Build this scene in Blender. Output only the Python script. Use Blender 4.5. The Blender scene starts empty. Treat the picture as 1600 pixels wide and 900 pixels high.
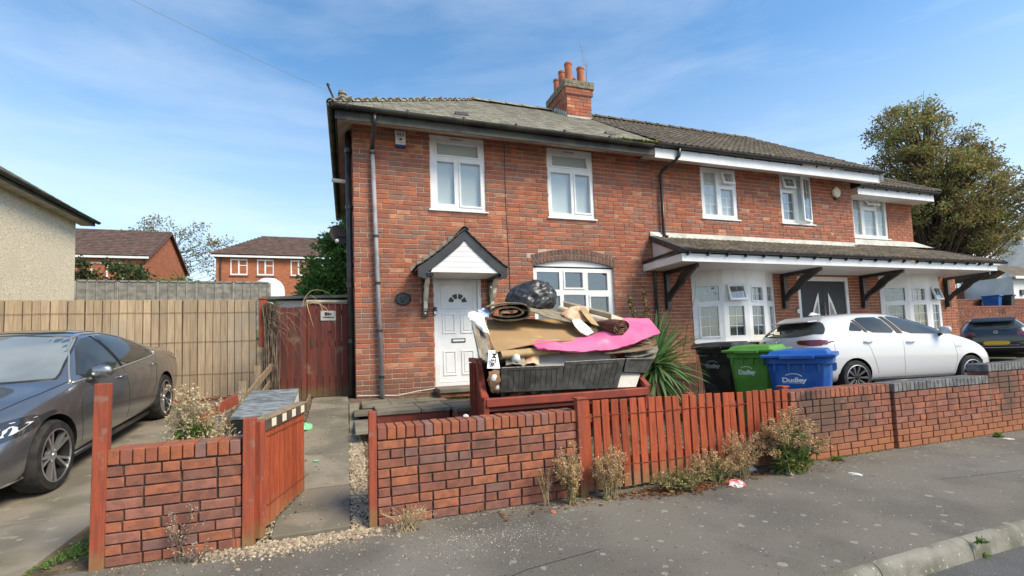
import bpy, bmesh, math, random
import numpy as np
from mathutils import Vector, Matrix, noise
from mathutils.bvhtree import BVHTree
from mathutils.geometry import delaunay_2d_cdt
random.seed(7)
rnd = random.random
def U(a, b): return a + (b - a) * rnd()
S = bpy.context.scene
COL = S.collection
R = math.radians
# ------------------------------------------------------------------ camera
EYE = 1.39
cd = bpy.data.cameras.new('camera'); cam = bpy.data.objects.new('camera', cd); COL.objects.link(cam); S.camera = cam
AX, AD, AF = Vector((0.9461, -0.321868, -0.035993)), Vector((-0.012859, 0.073714, -0.997197)), Vector((0.323619, 0.94391, 0.065602))
cam.matrix_world = Matrix((( AX.x, -AD.x, -AF.x, 0), (AX.y, -AD.y, -AF.y, 0), (AX.z, -AD.z, -AF.z, EYE), (0, 0, 0, 1)))
cd.sensor_width = 36; cd.lens = 36 * 735.85 / 1600
cd.shift_x = (800 - 793.3) / 1600; cd.shift_y = (495.16 - 450) / 1600
cd.clip_start = .05; cd.clip_end = 2000
# ------------------------------------------------------------------ sky, sun, exposure
SUN_EL, SUN_AZ = 44, 140           # azimuth: clockwise from +Y
W = bpy.data.worlds.new('World'); S.world = W; W.use_nodes = True
wn, wl = W.node_tree.nodes, W.node_tree.links; wn.clear()
wo = wn.new('ShaderNodeOutputWorld'); bg = wn.new('ShaderNodeBackground'); sky = wn.new('ShaderNodeTexSky')
sky.sky_type = 'NISHITA'; sky.sun_disc = False; sky.sun_elevation = R(SUN_EL); sky.sun_rotation = R(SUN_AZ)
sky.air_density = 1.0; sky.dust_density = .5; sky.ozone_density = 1.0; sky.altitude = 0
tc = wn.new('ShaderNodeTexCoord'); mp = wn.new('ShaderNodeMapping'); mp.inputs['Scale'].default_value = (1.1, 1.1, 5.5); mp.inputs['Rotation'].default_value = (.05, .12, .3)
n1 = wn.new('ShaderNodeTexNoise'); n1.inputs['Scale'].default_value = 1.25; n1.inputs['Detail'].default_value = 7; n1.inputs['Roughness'].default_value = .56; n1.inputs['Distortion'].default_value = .5
rp = wn.new('ShaderNodeValToRGB'); rp.color_ramp.elements[0].position = .44; rp.color_ramp.elements[1].position = .86; rp.color_ramp.elements[1].color = (.46, .46, .46, 1)
mx = wn.new('ShaderNodeMix'); mx.data_type = 'RGBA'; mx.inputs[7].default_value = (4.0, 4.35, 4.8, 1)
sx = wn.new('ShaderNodeSeparateXYZ'); hr = wn.new('ShaderNodeMapRange'); hr.inputs[1].default_value = .50; hr.inputs[2].default_value = 0.0; hr.inputs[3].default_value = 0; hr.inputs[4].default_value = .62
ad = wn.new('ShaderNodeMath'); ad.operation = 'ADD'; ad.use_clamp = True
hs = wn.new('ShaderNodeHueSaturation'); hs.inputs['Saturation'].default_value = 1.2; hs.inputs['Hue'].default_value = .494
wl.new(tc.outputs['Generated'], mp.inputs[0]); wl.new(mp.outputs[0], n1.inputs[0]); wl.new(n1.outputs[0], rp.inputs[0])
wl.new(tc.outputs['Generated'], sx.inputs[0]); wl.new(sx.outputs[2], hr.inputs[0]); wl.new(hr.outputs[0], ad.inputs[0]); wl.new(rp.outputs[0], ad.inputs[1])
wl.new(sky.outputs[0], hs.inputs['Color']); wl.new(hs.outputs[0], mx.inputs[6]); wl.new(ad.outputs[0], mx.inputs[0]); wl.new(mx.outputs[2], bg.inputs[0]); wl.new(bg.outputs[0], wo.inputs[0])
bg.inputs[1].default_value = .14
sd = bpy.data.lights.new('sun', 'SUN'); sun = bpy.data.objects.new('sun', sd); COL.objects.link(sun)
sd.energy = 2.8; sd.angle = R(26); sd.color = (1, .88, .68)
az, el = R(SUN_AZ), R(SUN_EL)
sun.rotation_euler = Vector((-math.sin(az)*math.cos(el), -math.cos(az)*math.cos(el), -math.sin(el))).to_track_quat('-Z', 'Y').to_euler()
S.view_settings.view_transform = 'Standard'; S.view_settings.look = 'None'; S.view_settings.gamma = 1; S.view_settings.exposure = .84
S.view_settings.use_curve_mapping = False
S.cycles.max_bounces = 6; S.cycles.transparent_max_bounces = 12
# ------------------------------------------------------------------ materials
def mat(name, col, rough=.8, col2=None, scale=6, detail=5, bump=0, bscale=None, rand=0, ramp=None, spec=.3, metal=0,
        stain=None, low=None, coat=0, stretch=(1, 1, 1), dist=0, mixr=(.38, .62), roughvar=0, trl=0, speck=None):
    m = bpy.data.materials.new(name); m.use_nodes = True; nt = m.node_tree; N, L = nt.nodes, nt.links
    b = N['Principled BSDF']; b.inputs['Roughness'].default_value = rough; b.inputs['Metallic'].default_value = metal
    b.inputs['Specular IOR Level'].default_value = spec; b.inputs['Coat Weight'].default_value = coat; b.inputs['Coat Roughness'].default_value = .03
    c4 = lambda c: (*c, 1)
    g = N.new('ShaderNodeNewGeometry'); pos = g.outputs['Position']
    def noi(sc, det=5, st=(1, 1, 1), ds=0, off=0):
        mpp = N.new('ShaderNodeMapping'); mpp.inputs['Scale'].default_value = st; mpp.inputs['Location'].default_value = (off, off*.7, off*.3)
        L.new(pos, mpp.inputs[0]); n = N.new('ShaderNodeTexNoise'); n.inputs['Scale'].default_value = sc; n.inputs['Detail'].default_value = det; n.inputs['Distortion'].default_value = ds
        L.new(mpp.outputs[0], n.inputs[0]); return n.outputs[0]
    def mr(v, a, bb, c=0, d=1):
        r = N.new('ShaderNodeMapRange'); r.interpolation_type = 'SMOOTHSTEP'
        for i, q in enumerate((a, bb, c, d)): r.inputs[i+1].default_value = q
        L.new(v, r.inputs[0]); return r.outputs[0]
    def mixc(f, A, B, mode='MIX'):
        x = N.new('ShaderNodeMix'); x.data_type = 'RGBA'; x.blend_type = mode
        for s, v in ((0, f), (6, A), (7, B)):
            if isinstance(v, (int, float)): x.inputs[s].default_value = v
            elif isinstance(v, tuple): x.inputs[s].default_value = c4(v)
            else: L.new(v, x.inputs[s])
        return x.outputs[2]
    def math_(op, A, B):
        x = N.new('ShaderNodeMath'); x.operation = op
        for i, v in enumerate((A, B)):
            if isinstance(v, (int, float)): x.inputs[i].default_value = v
            else: L.new(v, x.inputs[i])
        return x.outputs[0]
    out = c4(col); cur = None
    if ramp or rand:
        oi = N.new('ShaderNodeObjectInfo')
        rv = math_('FRACT', math_('MULTIPLY', math_('ADD', g.outputs['Random Per Island'], oi.outputs['Random']), 7.31), 0)
    if ramp:
        cr = N.new('ShaderNodeValToRGB'); cr.color_ramp.interpolation = 'CONSTANT'
        while len(cr.color_ramp.elements) < len(ramp): cr.color_ramp.elements.new(.5)
        for i, (p_, c_) in enumerate(ramp): cr.color_ramp.elements[i].position = p_; cr.color_ramp.elements[i].color = c4(c_)
        L.new(rv, cr.inputs[0]); cur = cr.outputs[0]
    if col2:
        f = mr(noi(scale, detail, stretch, dist), *mixr); cur = mixc(f, cur if cur else col, col2) if not ramp else mixc(math_('MULTIPLY', f, .45), cur, col2)
    if rand:
        v = math_('ADD', math_('MULTIPLY', rv, 2*rand), 1-rand); x = N.new('ShaderNodeCombineColor'); [L.new(v, x.inputs[i]) for i in range(3)]
        cur = mixc(1.0, cur if cur else col, x.outputs[0], 'MULTIPLY')
    if stain:
        for (sc_, lo, hi, sc) in stain: cur = mixc(mr(noi(sc, 6, off=sc*3.1), lo, hi), cur if cur else col, sc_)
    if speck:
        for (sc_, sc, rad, dens) in speck:
            v = N.new('ShaderNodeTexVoronoi'); v.inputs['Scale'].default_value = sc; L.new(pos, v.inputs[0])
            sep = N.new('ShaderNodeSeparateColor'); L.new(v.outputs['Color'], sep.inputs[0])
            f = math_('MULTIPLY', math_('LESS_THAN', v.outputs['Distance'], math_('MULTIPLY', sep.outputs[1], rad)), math_('LESS_THAN', sep.outputs[0], dens))
            cur = mixc(math_('MULTIPLY', f, .75), cur if cur else col, sc_)
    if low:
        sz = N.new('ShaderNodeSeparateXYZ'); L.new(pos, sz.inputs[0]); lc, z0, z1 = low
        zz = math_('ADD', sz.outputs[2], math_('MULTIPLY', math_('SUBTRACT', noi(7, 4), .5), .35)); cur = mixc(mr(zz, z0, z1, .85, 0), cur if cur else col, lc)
    if cur is None: b.inputs['Base Color'].default_value = out
    else: L.new(cur, b.inputs['Base Color'])
    if roughvar: L.new(mr(noi(scale*.7, 4, off=3), .3, .7, max(.02, rough-roughvar), min(1, rough+roughvar)), b.inputs['Roughness'])
    if bump:
        bp = N.new('ShaderNodeBump'); bp.inputs['Strength'].default_value = 1; bp.inputs['Distance'].default_value = bump
        L.new(noi(bscale or scale*3, 4, stretch), bp.inputs['Height']); L.new(bp.outputs[0], b.inputs['Normal'])
    if trl:
        tn = N.new('ShaderNodeBsdfTranslucent'); ms = N.new('ShaderNodeMixShader'); ms.inputs[0].default_value = trl
        if cur is None: tn.inputs[0].default_value = out
        else: L.new(cur, tn.inputs[0])
        L.new(b.outputs[0], ms.inputs[1]); L.new(tn.outputs[0], ms.inputs[2]); L.new(ms.outputs[0], N['Material Output'].inputs['Surface'])
    return m
def glassmat(name, tint=(.5, .55, .56), alpha=.45):
    m = bpy.data.materials.new(name); m.use_nodes = True; nt = m.node_tree; N, L = nt.nodes, nt.links; N.clear()
    o = N.new('ShaderNodeOutputMaterial'); t = N.new('ShaderNodeBsdfTransparent'); t.inputs[0].default_value = (*tint, 1)
    gl = N.new('ShaderNodeBsdfGlossy'); gl.inputs['Roughness'].default_value = .02; gl.inputs[0].default_value = (.95, .97, 1, 1)
    fr = N.new('ShaderNodeFresnel'); fr.inputs[0].default_value = 1.5
    a = N.new('ShaderNodeMath'); a.operation = 'ADD'; a.use_clamp = True; a.inputs[1].default_value = alpha
    x = N.new('ShaderNodeMixShader'); gg = N.new('ShaderNodeNewGeometry'); iv = N.new('ShaderNodeMath'); iv.operation = 'SUBTRACT'; iv.inputs[0].default_value = 1; L.new(gg.outputs['Backfacing'], iv.inputs[1]); mu = N.new('ShaderNodeMath'); mu.operation = 'MULTIPLY'; L.new(fr.outputs[0], mu.inputs[0]); L.new(iv.outputs[0], mu.inputs[1]); L.new(mu.outputs[0], a.inputs[0]); L.new(a.outputs[0], x.inputs[0]); L.new(t.outputs[0], x.inputs[1]); L.new(gl.outputs[0], x.inputs[2]); L.new(x.outputs[0], o.inputs[0])
    return m
M = {}
OLDB = [(0, (.41, .125, .065)), (.2, (.36, .115, .065)), (.36, (.30, .11, .075)), (.5, (.44, .145, .075)), (.66, (.28, .13, .09)), (.78, (.39, .12, .06)), (.9, (.22, .125, .10)), (.96, (.46, .22, .13))]
NEWB = [(0, (.38, .135, .07)), (.3, (.34, .12, .07)), (.6, (.41, .15, .075)), (.85, (.31, .115, .07))]
GARB = [(0, (.32, .12, .075)), (.18, (.27, .105, .07)), (.36, (.38, .135, .07)), (.5, (.24, .105, .075)), (.64, (.34, .12, .065)), (.8, (.20, .105, .085)), (.9, (.29, .12, .085))]
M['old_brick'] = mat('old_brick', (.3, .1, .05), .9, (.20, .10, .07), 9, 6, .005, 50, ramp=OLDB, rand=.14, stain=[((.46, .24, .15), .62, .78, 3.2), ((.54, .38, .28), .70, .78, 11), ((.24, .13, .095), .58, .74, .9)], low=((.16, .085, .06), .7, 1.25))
M['new_brick'] = mat('new_brick', (.3, .1, .05), .9, (.22, .08, .05), 9, 6, .003, 60, ramp=NEWB, rand=.08)
M['garden_brick'] = mat('garden_brick', (.3, .1, .05), .9, (.10, .055, .045), 13, 8, .004, 90, ramp=GARB, rand=.14, stain=[((.07, .045, .038), .56, .74, 2.3), ((.33, .25, .2), .72, .85, 11)])
M['garden_brick_low'] = mat('garden_brick_low', (.3, .1, .05), .9, (.12, .06, .045), 13, 8, .004, 90, ramp=GARB, rand=.12, stain=[((.13, .075, .055), .44, .64, 1.9), ((.24, .15, .11), .6, .75, 5)], low=((.34, .13, .06), .02, .4))
M['cop_brick'] = mat('cop_brick', (.35, .12, .06), .9, (.2, .08, .055), 16, 8, .004, 90, ramp=[(0, (.38, .125, .06)), (.35, (.31, .10, .055)), (.6, (.26, .09, .06)), (.85, (.22, .12, .10))], rand=.12, stain=[((.13, .10, .085), .6, .75, 6)])
M['blue_brick'] = mat('blue_brick', (.115, .115, .115), .7, (.19, .185, .175), 14, 6, .003, 80, rand=.15)
M['dark_brick'] = mat('dark_brick', (.12, .085, .075), .85, (.2, .1, .07), 14, 6, .003, 80, rand=.2)
M['mortar_pale'] = mat('mortar_pale', (.53, .39, .29), .95, (.42, .30, .22), 6, 5, .003, 80)
M['mortar_dark'] = mat('mortar_dark', (.06, .042, .032), .95, (.11, .08, .062), 9, 5, .004, 80)
M['render'] = mat('render', (.72, .64, .49), .95, (.46, .38, .27), 55, 2, .012, 40, mixr=(.44, .64), stain=[((.60, .52, .40), .5, .75, 1.1)])
M['white'] = mat('white', (.80, .80, .79), .35, (.72, .72, .70), 3, 3, spec=.5)
M['white_wall'] = mat('white_wall', (.78, .77, .74), .8, (.68, .67, .64), 2, 4)
M['cream'] = mat('cream', (.70, .64, .50), .5)
M['soffit'] = mat('soffit', (.50, .44, .36), .8, (.36, .31, .25), 3, 4)
M['black'] = mat('black', (.02, .02, .022), .35, (.04, .038, .035), 5, 4, spec=.5)
M['black_dirty'] = mat('black_dirty', (.022, .021, .02), .6, (.06, .06, .045), 3, 5, spec=.4)
M['moss'] = mat('moss', (.20, .25, .03), .95, (.10, .14, .02), 20, 4, .01, 60)
M['grey_pipe'] = mat('grey_pipe', (.30, .31, .33), .55, (.22, .22, .23), 5, 4)
M['glass_pale'] = glassmat('glass_pale', (.92, .94, .94), .03)
M['glass'] = glassmat('glass', (.72, .76, .75), .10)
M['pane_backing'] = mat('pane_backing', (.66, .70, .68), .9, (.56, .60, .59), .7, 3)  # pale board colour standing in for net curtain and reflected sky
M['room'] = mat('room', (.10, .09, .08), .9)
M['curtain'] = mat('curtain', (.44, .43, .36), .9, (.27, .27, .21), 6, 4, stretch=(3, 3, .2))
M['lead'] = mat('lead', (.56, .56, .51), .7, (.42, .42, .38), 4, 5)
M['old_tile'] = mat('old_tile', (.33, .31, .25), .95, (.24, .225, .18), 6, 6, .006, 50, rand=.22, stain=[((.36, .345, .25), .55, .75, 2.6), ((.18, .165, .13), .6, .75, 7)])
M['ridge_tile'] = mat('ridge_tile', (.30, .28, .22), .95, (.2, .18, .14), 8, 6, .006, 50, rand=.15)
M['roof_tile'] = mat('roof_tile', (.135, .11, .08), .9, (.075, .062, .046), 8, 5, .004, 50, rand=.2, stain=[((.165, .15, .09), .54, .74, 2.2)])
M['verge_tile'] = mat('verge_tile', (.055, .053, .055), .7, (.09, .085, .08), 8, 4, .002, 40, rand=.12)
M['brown_tile'] = mat('brown_tile', (.135, .085, .065), .9, (.09, .06, .05), 3, 5, .004, 20, rand=.15)
M['far_brick'] = mat('far_brick', (.40, .145, .07), .9, (.31, .11, .06), 2.5, 8, .003, 30, stretch=(1, 1, 2), rand=.06)
M['terracotta'] = mat('terracotta', (.46, .15, .065), .8, (.34, .13, .075), 6, 5, rand=.15)
M['flaunch'] = mat('flaunch', (.26, .22, .16), .95, (.14, .13, .09), 9, 6, .01, 30)
M['red_wood'] = mat('red_wood', (.37, .075, .028), .72, (.27, .055, .024), 9, 6, .002, 70, rand=.16, stretch=(5, 5, .5), stain=[((.30, .10, .06), .62, .74, 16)], low=((.28, .18, .085), -.06, .32), roughvar=.1)
M['red_post'] = mat('red_post', (.34, .075, .036), .75, (.24, .06, .035), 8, 6, .002, 70, stretch=(5, 5, .5), stain=[((.26, .13, .09), .6, .72, 12)], low=((.21, .17, .07), -.05, .22))
M['gate_wood'] = mat('gate_wood', (.16, .036, .024), .8, (.11, .035, .024), 6, 6, .002, 60, rand=.22, stretch=(5, 5, .5), stain=[((.19, .12, .075), .6, .74, 5)], low=((.14, .11, .05), .62, .95))
M['fence_wood'] = mat('fence_wood', (.45, .335, .215), .85, (.35, .265, .175), 5, 6, .002, 60, rand=.2, stretch=(6, 6, .5), stain=[((.36, .31, .24), .5, .72, 1.0)], speck=[((.14, .08, .04), 9, .13, .3)])
M['old_wood'] = mat('old_wood', (.30, .22, .14), .9, (.2, .15, .10), 8, 6, .003, 60, rand=.15, stretch=(2, 2, 1))
M['grey_fence'] = mat('grey_fence', (.30, .285, .245), .9, (.21, .2, .175), 5, 6, .003, 40, rand=.12)
M['brown_paling'] = mat('brown_paling', (.115, .05, .036), .85, (.08, .045, .035), 6, 6, .003, 50, rand=.2, stretch=(5, 5, .5), low=((.16, .14, .07), .3, .6))
M['asphalt'] = mat('asphalt', (.17, .154, .122), .85, (.125, .114, .092), 1.1, 9, .006, 170, stain=[((.205, .19, .155), .5, .7, .55), ((.105, .098, .082), .56, .72, 1.4), ((.20, .195, .18), .62, .67, 62), ((.035, .034, .034), .64, .7, 45), ((.20, .185, .165), .66, .82, 1.9)],
                   speck=[((.31, .305, .27), 6.5, .21, .5), ((.29, .28, .25), 14, .34, .2), ((.52, .50, .44), 42, .32, .10)], roughvar=.16, spec=.5)
M['road'] = mat('road', (.115, .113, .112), .8, (.085, .084, .083), 2, 9, .008, 130, stain=[((.2, .195, .19), .6, .68, 60)])
M['kerb'] = mat('kerb', (.24, .23, .19), .9, (.13, .125, .095), 4, 8, .004, 70, stain=[((.42, .40, .35), .62, .72, 28), ((.13, .15, .05), .6, .8, 3)])
M['slab'] = mat('slab', (.235, .205, .155), .8, (.16, .145, .11), 3, 8, .003, 60, rand=.15, stain=[((.12, .11, .07), .55, .75, 2.2)], speck=[((.4, .37, .3), 25, .25, .12)], roughvar=.2)
M['drive'] = mat('drive', (.25, .215, .165), .75, (.165, .145, .11), 2.2, 8, .003, 60, stain=[((.13, .12, .075), .52, .75, 1.4), ((.3, .27, .22), .6, .7, 8)], roughvar=.2)
M['soil'] = mat('soil', (.17, .125, .08), .95, (.095, .07, .045), 9, 8, .02, 60, speck=[((.38, .31, .22), 22, .4, .4)])
M['back_ground'] = mat('back_ground', (.13, .14, .06), .95, (.09, .1, .04), 2, 6, .02, 30)
M['stone'] = mat('stone', (.42, .34, .235), .9, (.28, .22, .155), 30, 4, rand=.35)
M['red_paint'] = mat('red_paint', (.26, .05, .03), .7, (.16, .045, .03), 6, 6, .003, 50, stain=[((.12, .08, .06), .6, .75, 4)])
M['concrete'] = mat('concrete', (.36, .34, .29), .9, (.24, .22, .18), 5, 6, .004, 50)
M['blue_strip'] = mat('blue_strip', (.02, .06, .16), .4)
M['pewter'] = mat('pewter', (.12, .12, .11), .45, (.2, .2, .19), 30, 4, metal=.4)
M['dish'] = mat('dish', (.09, .085, .08), .5, (.14, .12, .11), 6, 4)
M['door_grey'] = mat('door_grey', (.03, .032, .037), .6, spec=.5)
M['steel'] = mat('steel', (.50, .49, .45), .35, metal=.7)
M['frosted'] = mat('frosted', (.24, .25, .23), .4, (.3, .31, .29), 8, 4)
M['rust'] = mat('rust', (.16, .05, .025), .9)
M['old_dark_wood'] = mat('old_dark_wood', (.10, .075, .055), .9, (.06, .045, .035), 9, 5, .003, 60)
M['cream_wood'] = mat('cream_wood', (.52, .46, .34), .85, (.36, .31, .23), 6, 5, .002, 40, stretch=(1, 5, 5))
M['tin'] = mat('tin', (.55, .54, .50), .5, (.42, .41, .38), 12, 4)
M['teal'] = mat('teal', (.02, .20, .20), .4)
M['box_top'] = mat('box_top', (.11, .125, .13), .45, (.27, .29, .29), 4, 7, stretch=(1, 3, 1), dist=1.5, roughvar=.2)
M['far_glass'] = mat('far_glass', (.22, .26, .30), .1, (.5, .52, .55), 1.3, 2, spec=.6)
M['tyre'] = mat('tyre', (.018, .018, .019), .8, (.035, .033, .03), 14, 4)
M['rim_dark'] = mat('rim_dark', (.012, .012, .013), .6)
M['alloy'] = mat('alloy', (.50, .50, .51), .3, metal=.85)
M['grey_paint'] = mat('grey_paint', (.27, .275, .285), .27, (.25, .255, .265), 3, 2, metal=.8, coat=1, spec=.5)
M['white_paint'] = mat('white_paint', (.64, .645, .65), .3, coat=1, spec=.5)
M['dark_paint'] = mat('dark_paint', (.008, .012, .016), .25, coat=1, spec=.5)
M['car_glass'] = mat('car_glass', (.02, .022, .021), .05, (.045, .05, .045), 1.2, 3, spec=.6)
M['screen_glass'] = mat('screen_glass', (.17, .19, .19), .05, (.24, .26, .25), 1.5, 3, spec=1, coat=1)
M['lamp_dark'] = mat('lamp_dark', (.03, .033, .036), .08, spec=.8, coat=1)
M['lamp_clear'] = mat('lamp_clear', (.62, .65, .68), .08, spec=.8, coat=1)
M['red_lamp'] = mat('red_lamp', (.14, .012, .012), .12, spec=.7, coat=1)
M['yellow'] = mat('yellow', (.75, .50, .03), .5)
M['bin_black'] = mat('bin_black', (.018, .018, .018), .5, (.045, .043, .04), 5, 5)
M['bin_green'] = mat('bin_green', (.07, .22, .025), .5, (.10, .27, .05), 4, 5)
M['bin_dark_green'] = mat('bin_dark_green', (.05, .11, .03), .6)
M['bin_blue'] = mat('bin_blue', (.012, .085, .34), .45, (.03, .12, .36), 4, 5)
M['logo_grey'] = mat('logo_grey', (.35, .35, .34), .6)
M['skip_red'] = mat('skip_red', (.27, .052, .03), .6, (.20, .045, .03), 5, 7, .002, 50, stain=[((.34, .13, .10), .62, .76, 7), ((.10, .045, .03), .62, .8, 4)])
M['skip_dark'] = mat('skip_dark', (.13, .028, .02), .7, (.08, .025, .02), 4, 6, .002, 50)
M['cab_black'] = mat('cab_black', (.017, .016, .014), .68, (.045, .043, .038), 6, 8, .001, 60, dist=1, stain=[((.11, .105, .09), .68, .8, 9)])
M['pale_board'] = mat('pale_board', (.50, .48, .43), .6, (.40, .38, .34), 4, 6)
M['wood_board'] = mat('wood_board', (.30, .22, .14), .8, (.20, .15, .10), 8, 6, stretch=(1, 1, 4))
M['pewter_w'] = mat('pewter_w', (.22, .21, .19), .7, (.13, .12, .11), 8, 6)
M['hardboard'] = mat('hardboard', (.43, .27, .13), .75, (.35, .22, .11), 2.5, 7, .002, 30, stain=[((.48, .33, .18), .6, .8, 5)])
M['pink'] = mat('pink', (.74, .16, .31), .7, (.66, .11, .25), 3, 5, .004, 25, stain=[((.74, .34, .42), .6, .8, 4)])
M['carpet_back'] = mat('carpet_back', (.29, .25, .17), .95, (.20, .17, .115), 22, 6, .006, 90, stain=[((.35, .32, .24), .55, .75, 3)])
M['carpet_edge'] = mat('carpet_edge', (.075, .055, .035), .95, (.16, .13, .08), 40, 5, .01, 90)
M['carpet_brown'] = mat('carpet_brown', (.085, .035, .022), .95, (.14, .07, .045), 30, 5, .01, 80)
M['carpet_spiral'] = mat('carpet_spiral', (.045, .018, .014), .95, (.20, .10, .07), 26, 4, .01, 80)
M['cream_roll'] = mat('cream_roll', (.60, .52, .39), .8, (.50, .42, .31), 6, 6, .003, 40)
M['buff'] = mat('buff', (.47, .33, .15), .7, (.38, .26, .13), 5, 6, .003, 30)
M['peach'] = mat('peach', (.52, .30, .16), .8, (.58, .46, .33), 9, 5, .004, 40)
M['white_cloth'] = mat('white_cloth', (.72, .71, .68), .7, (.58, .57, .54), 9, 5, .006, 30)
M['card'] = mat('card', (.26, .155, .08), .85, (.17, .10, .055), 12, 6, .006, 40)
M['grey_card'] = mat('grey_card', (.30, .28, .23), .7, (.18, .165, .13), 9, 7, .005, 40)
M['blue_cloth'] = mat('blue_cloth', (.12, .24, .5), .8, (.5, .55, .65), 22, 3)
M['bag'] = mat('bag', (.024, .025, .027), .38, (.045, .047, .05), 5, 6, .008, 14, spec=.6)
M['debris'] = mat('debris', (.2, .15, .1), .8, (.12, .09, .06), 9, 5, ramp=[(0, (.28, .2, .12)), (.2, (.09, .07, .055)), (.4, (.36, .32, .26)), (.55, (.16, .11, .07)), (.7, (.05, .045, .04)), (.85, (.42, .40, .36)), (.94, (.24, .10, .06))])
M['green_bag'] = mat('green_bag', (.12, .52, .20), .4, (.3, .65, .4), 14, 3)
M['pink_w'] = mat('pink_w', (.72, .68, .66), .4, (.65, .12, .13), 14, 2, mixr=(.45, .52))
M['bark'] = mat('bark', (.13, .10, .07), .9, (.07, .055, .04), 12, 6, .01, 30)
AUT = [(0, (.26, .30, .09)), (.28, (.34, .33, .12)), (.48, (.18, .24, .07)), (.68, (.40, .29, .11)), (.84, (.27, .17, .075)), (.94, (.46, .38, .18))]
M['leaf_autumn'] = mat('leaf_autumn', (.1, .1, .03), .6, (.15, .09, .04), .5, 3, ramp=AUT, rand=.2, trl=.4)
M['leaf_laurel'] = mat('leaf_laurel', (.04, .10, .02), .5, ramp=[(0, (.12, .25, .05)), (.4, (.18, .34, .08)), (.75, (.08, .17, .045))], rand=.25, trl=.4)
M['leaf_dark'] = mat('leaf_dark', (.04, .08, .03), .6, ramp=[(0, (.05, .09, .03)), (.5, (.07, .12, .04)), (.85, (.20, .10, .035))], rand=.25, trl=.4)
M['leaf_lime'] = mat('leaf_lime', (.14, .25, .05), .6, ramp=[(0, (.13, .24, .04)), (.5, (.20, .30, .07)), (.8, (.10, .17, .04))], rand=.2, trl=.4)
M['leaf_yellow'] = mat('leaf_yellow', (.24, .20, .06), .7, ramp=[(0, (.22, .19, .07)), (.5, (.30, .27, .06)), (.8, (.15, .14, .05))], rand=.2, trl=.4)
M['leaf_yucca'] = mat('leaf_yucca', (.055, .13, .04), .45, (.09, .17, .07), 4, 4, rand=.3, trl=.4)
M['leaf_dead'] = mat('leaf_dead', (.28, .21, .11), .85, (.18, .13, .07), 8, 4, rand=.25, trl=.4)
M['seed_brown'] = mat('seed_brown', (.16, .075, .035), .85, ramp=[(0, (.15, .06, .03)), (.5, (.28, .22, .07)), (.8, (.10, .05, .03))], rand=.2)
M['seed_tan'] = mat('seed_tan', (.36, .25, .13), .85, ramp=[(0, (.50, .32, .155)), (.4, (.37, .23, .11)), (.75, (.60, .42, .23))], rand=.2)
M['seed_cream'] = mat('seed_cream', (.5, .42, .27), .85, ramp=[(0, (.44, .35, .20)), (.6, (.54, .45, .30)), (.85, (.30, .22, .11))], rand=.15)
M['seed_pale'] = mat('seed_pale', (.42, .37, .30), .85, rand=.3)
M['leaf_weed'] = mat('leaf_weed', (.12, .13, .04), .7, ramp=[(0, (.13, .20, .05)), (.5, (.27, .26, .08)), (.8, (.08, .13, .03))], rand=.25, trl=.4)
M['grass_mix'] = mat('grass_mix', (.2, .2, .07), .8, ramp=[(0, (.17, .21, .06)), (.4, (.32, .27, .13)), (.75, (.11, .16, .04))], rand=.2, trl=.4)
M['straw'] = mat('straw', (.40, .31, .18), .85, rand=.2)
M['dead_stem'] = mat('dead_stem', (.20, .15, .11), .9, (.12, .085, .06), 9, 4, rand=.3)
M['plaster'] = mat('plaster', (.55, .52, .46), .9, rand=.2)
M['leaf_litter'] = mat('leaf_litter', (.3, .13, .05), .8, ramp=[(0, (.30, .12, .045)), (.3, (.20, .10, .05)), (.55, (.38, .20, .08)), (.75, (.13, .08, .045)), (.92, (.45, .33, .16))], rand=.2, trl=.4)
M['old_lead'] = mat('old_lead', (.26, .25, .21), .8, (.17, .16, .14), 8, 5)
M['leaf_yucca'] = mat('leaf_yucca', (.13, .27, .085), .5, (.19, .31, .13), 4, 4, rand=.3, trl=.3)
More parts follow.
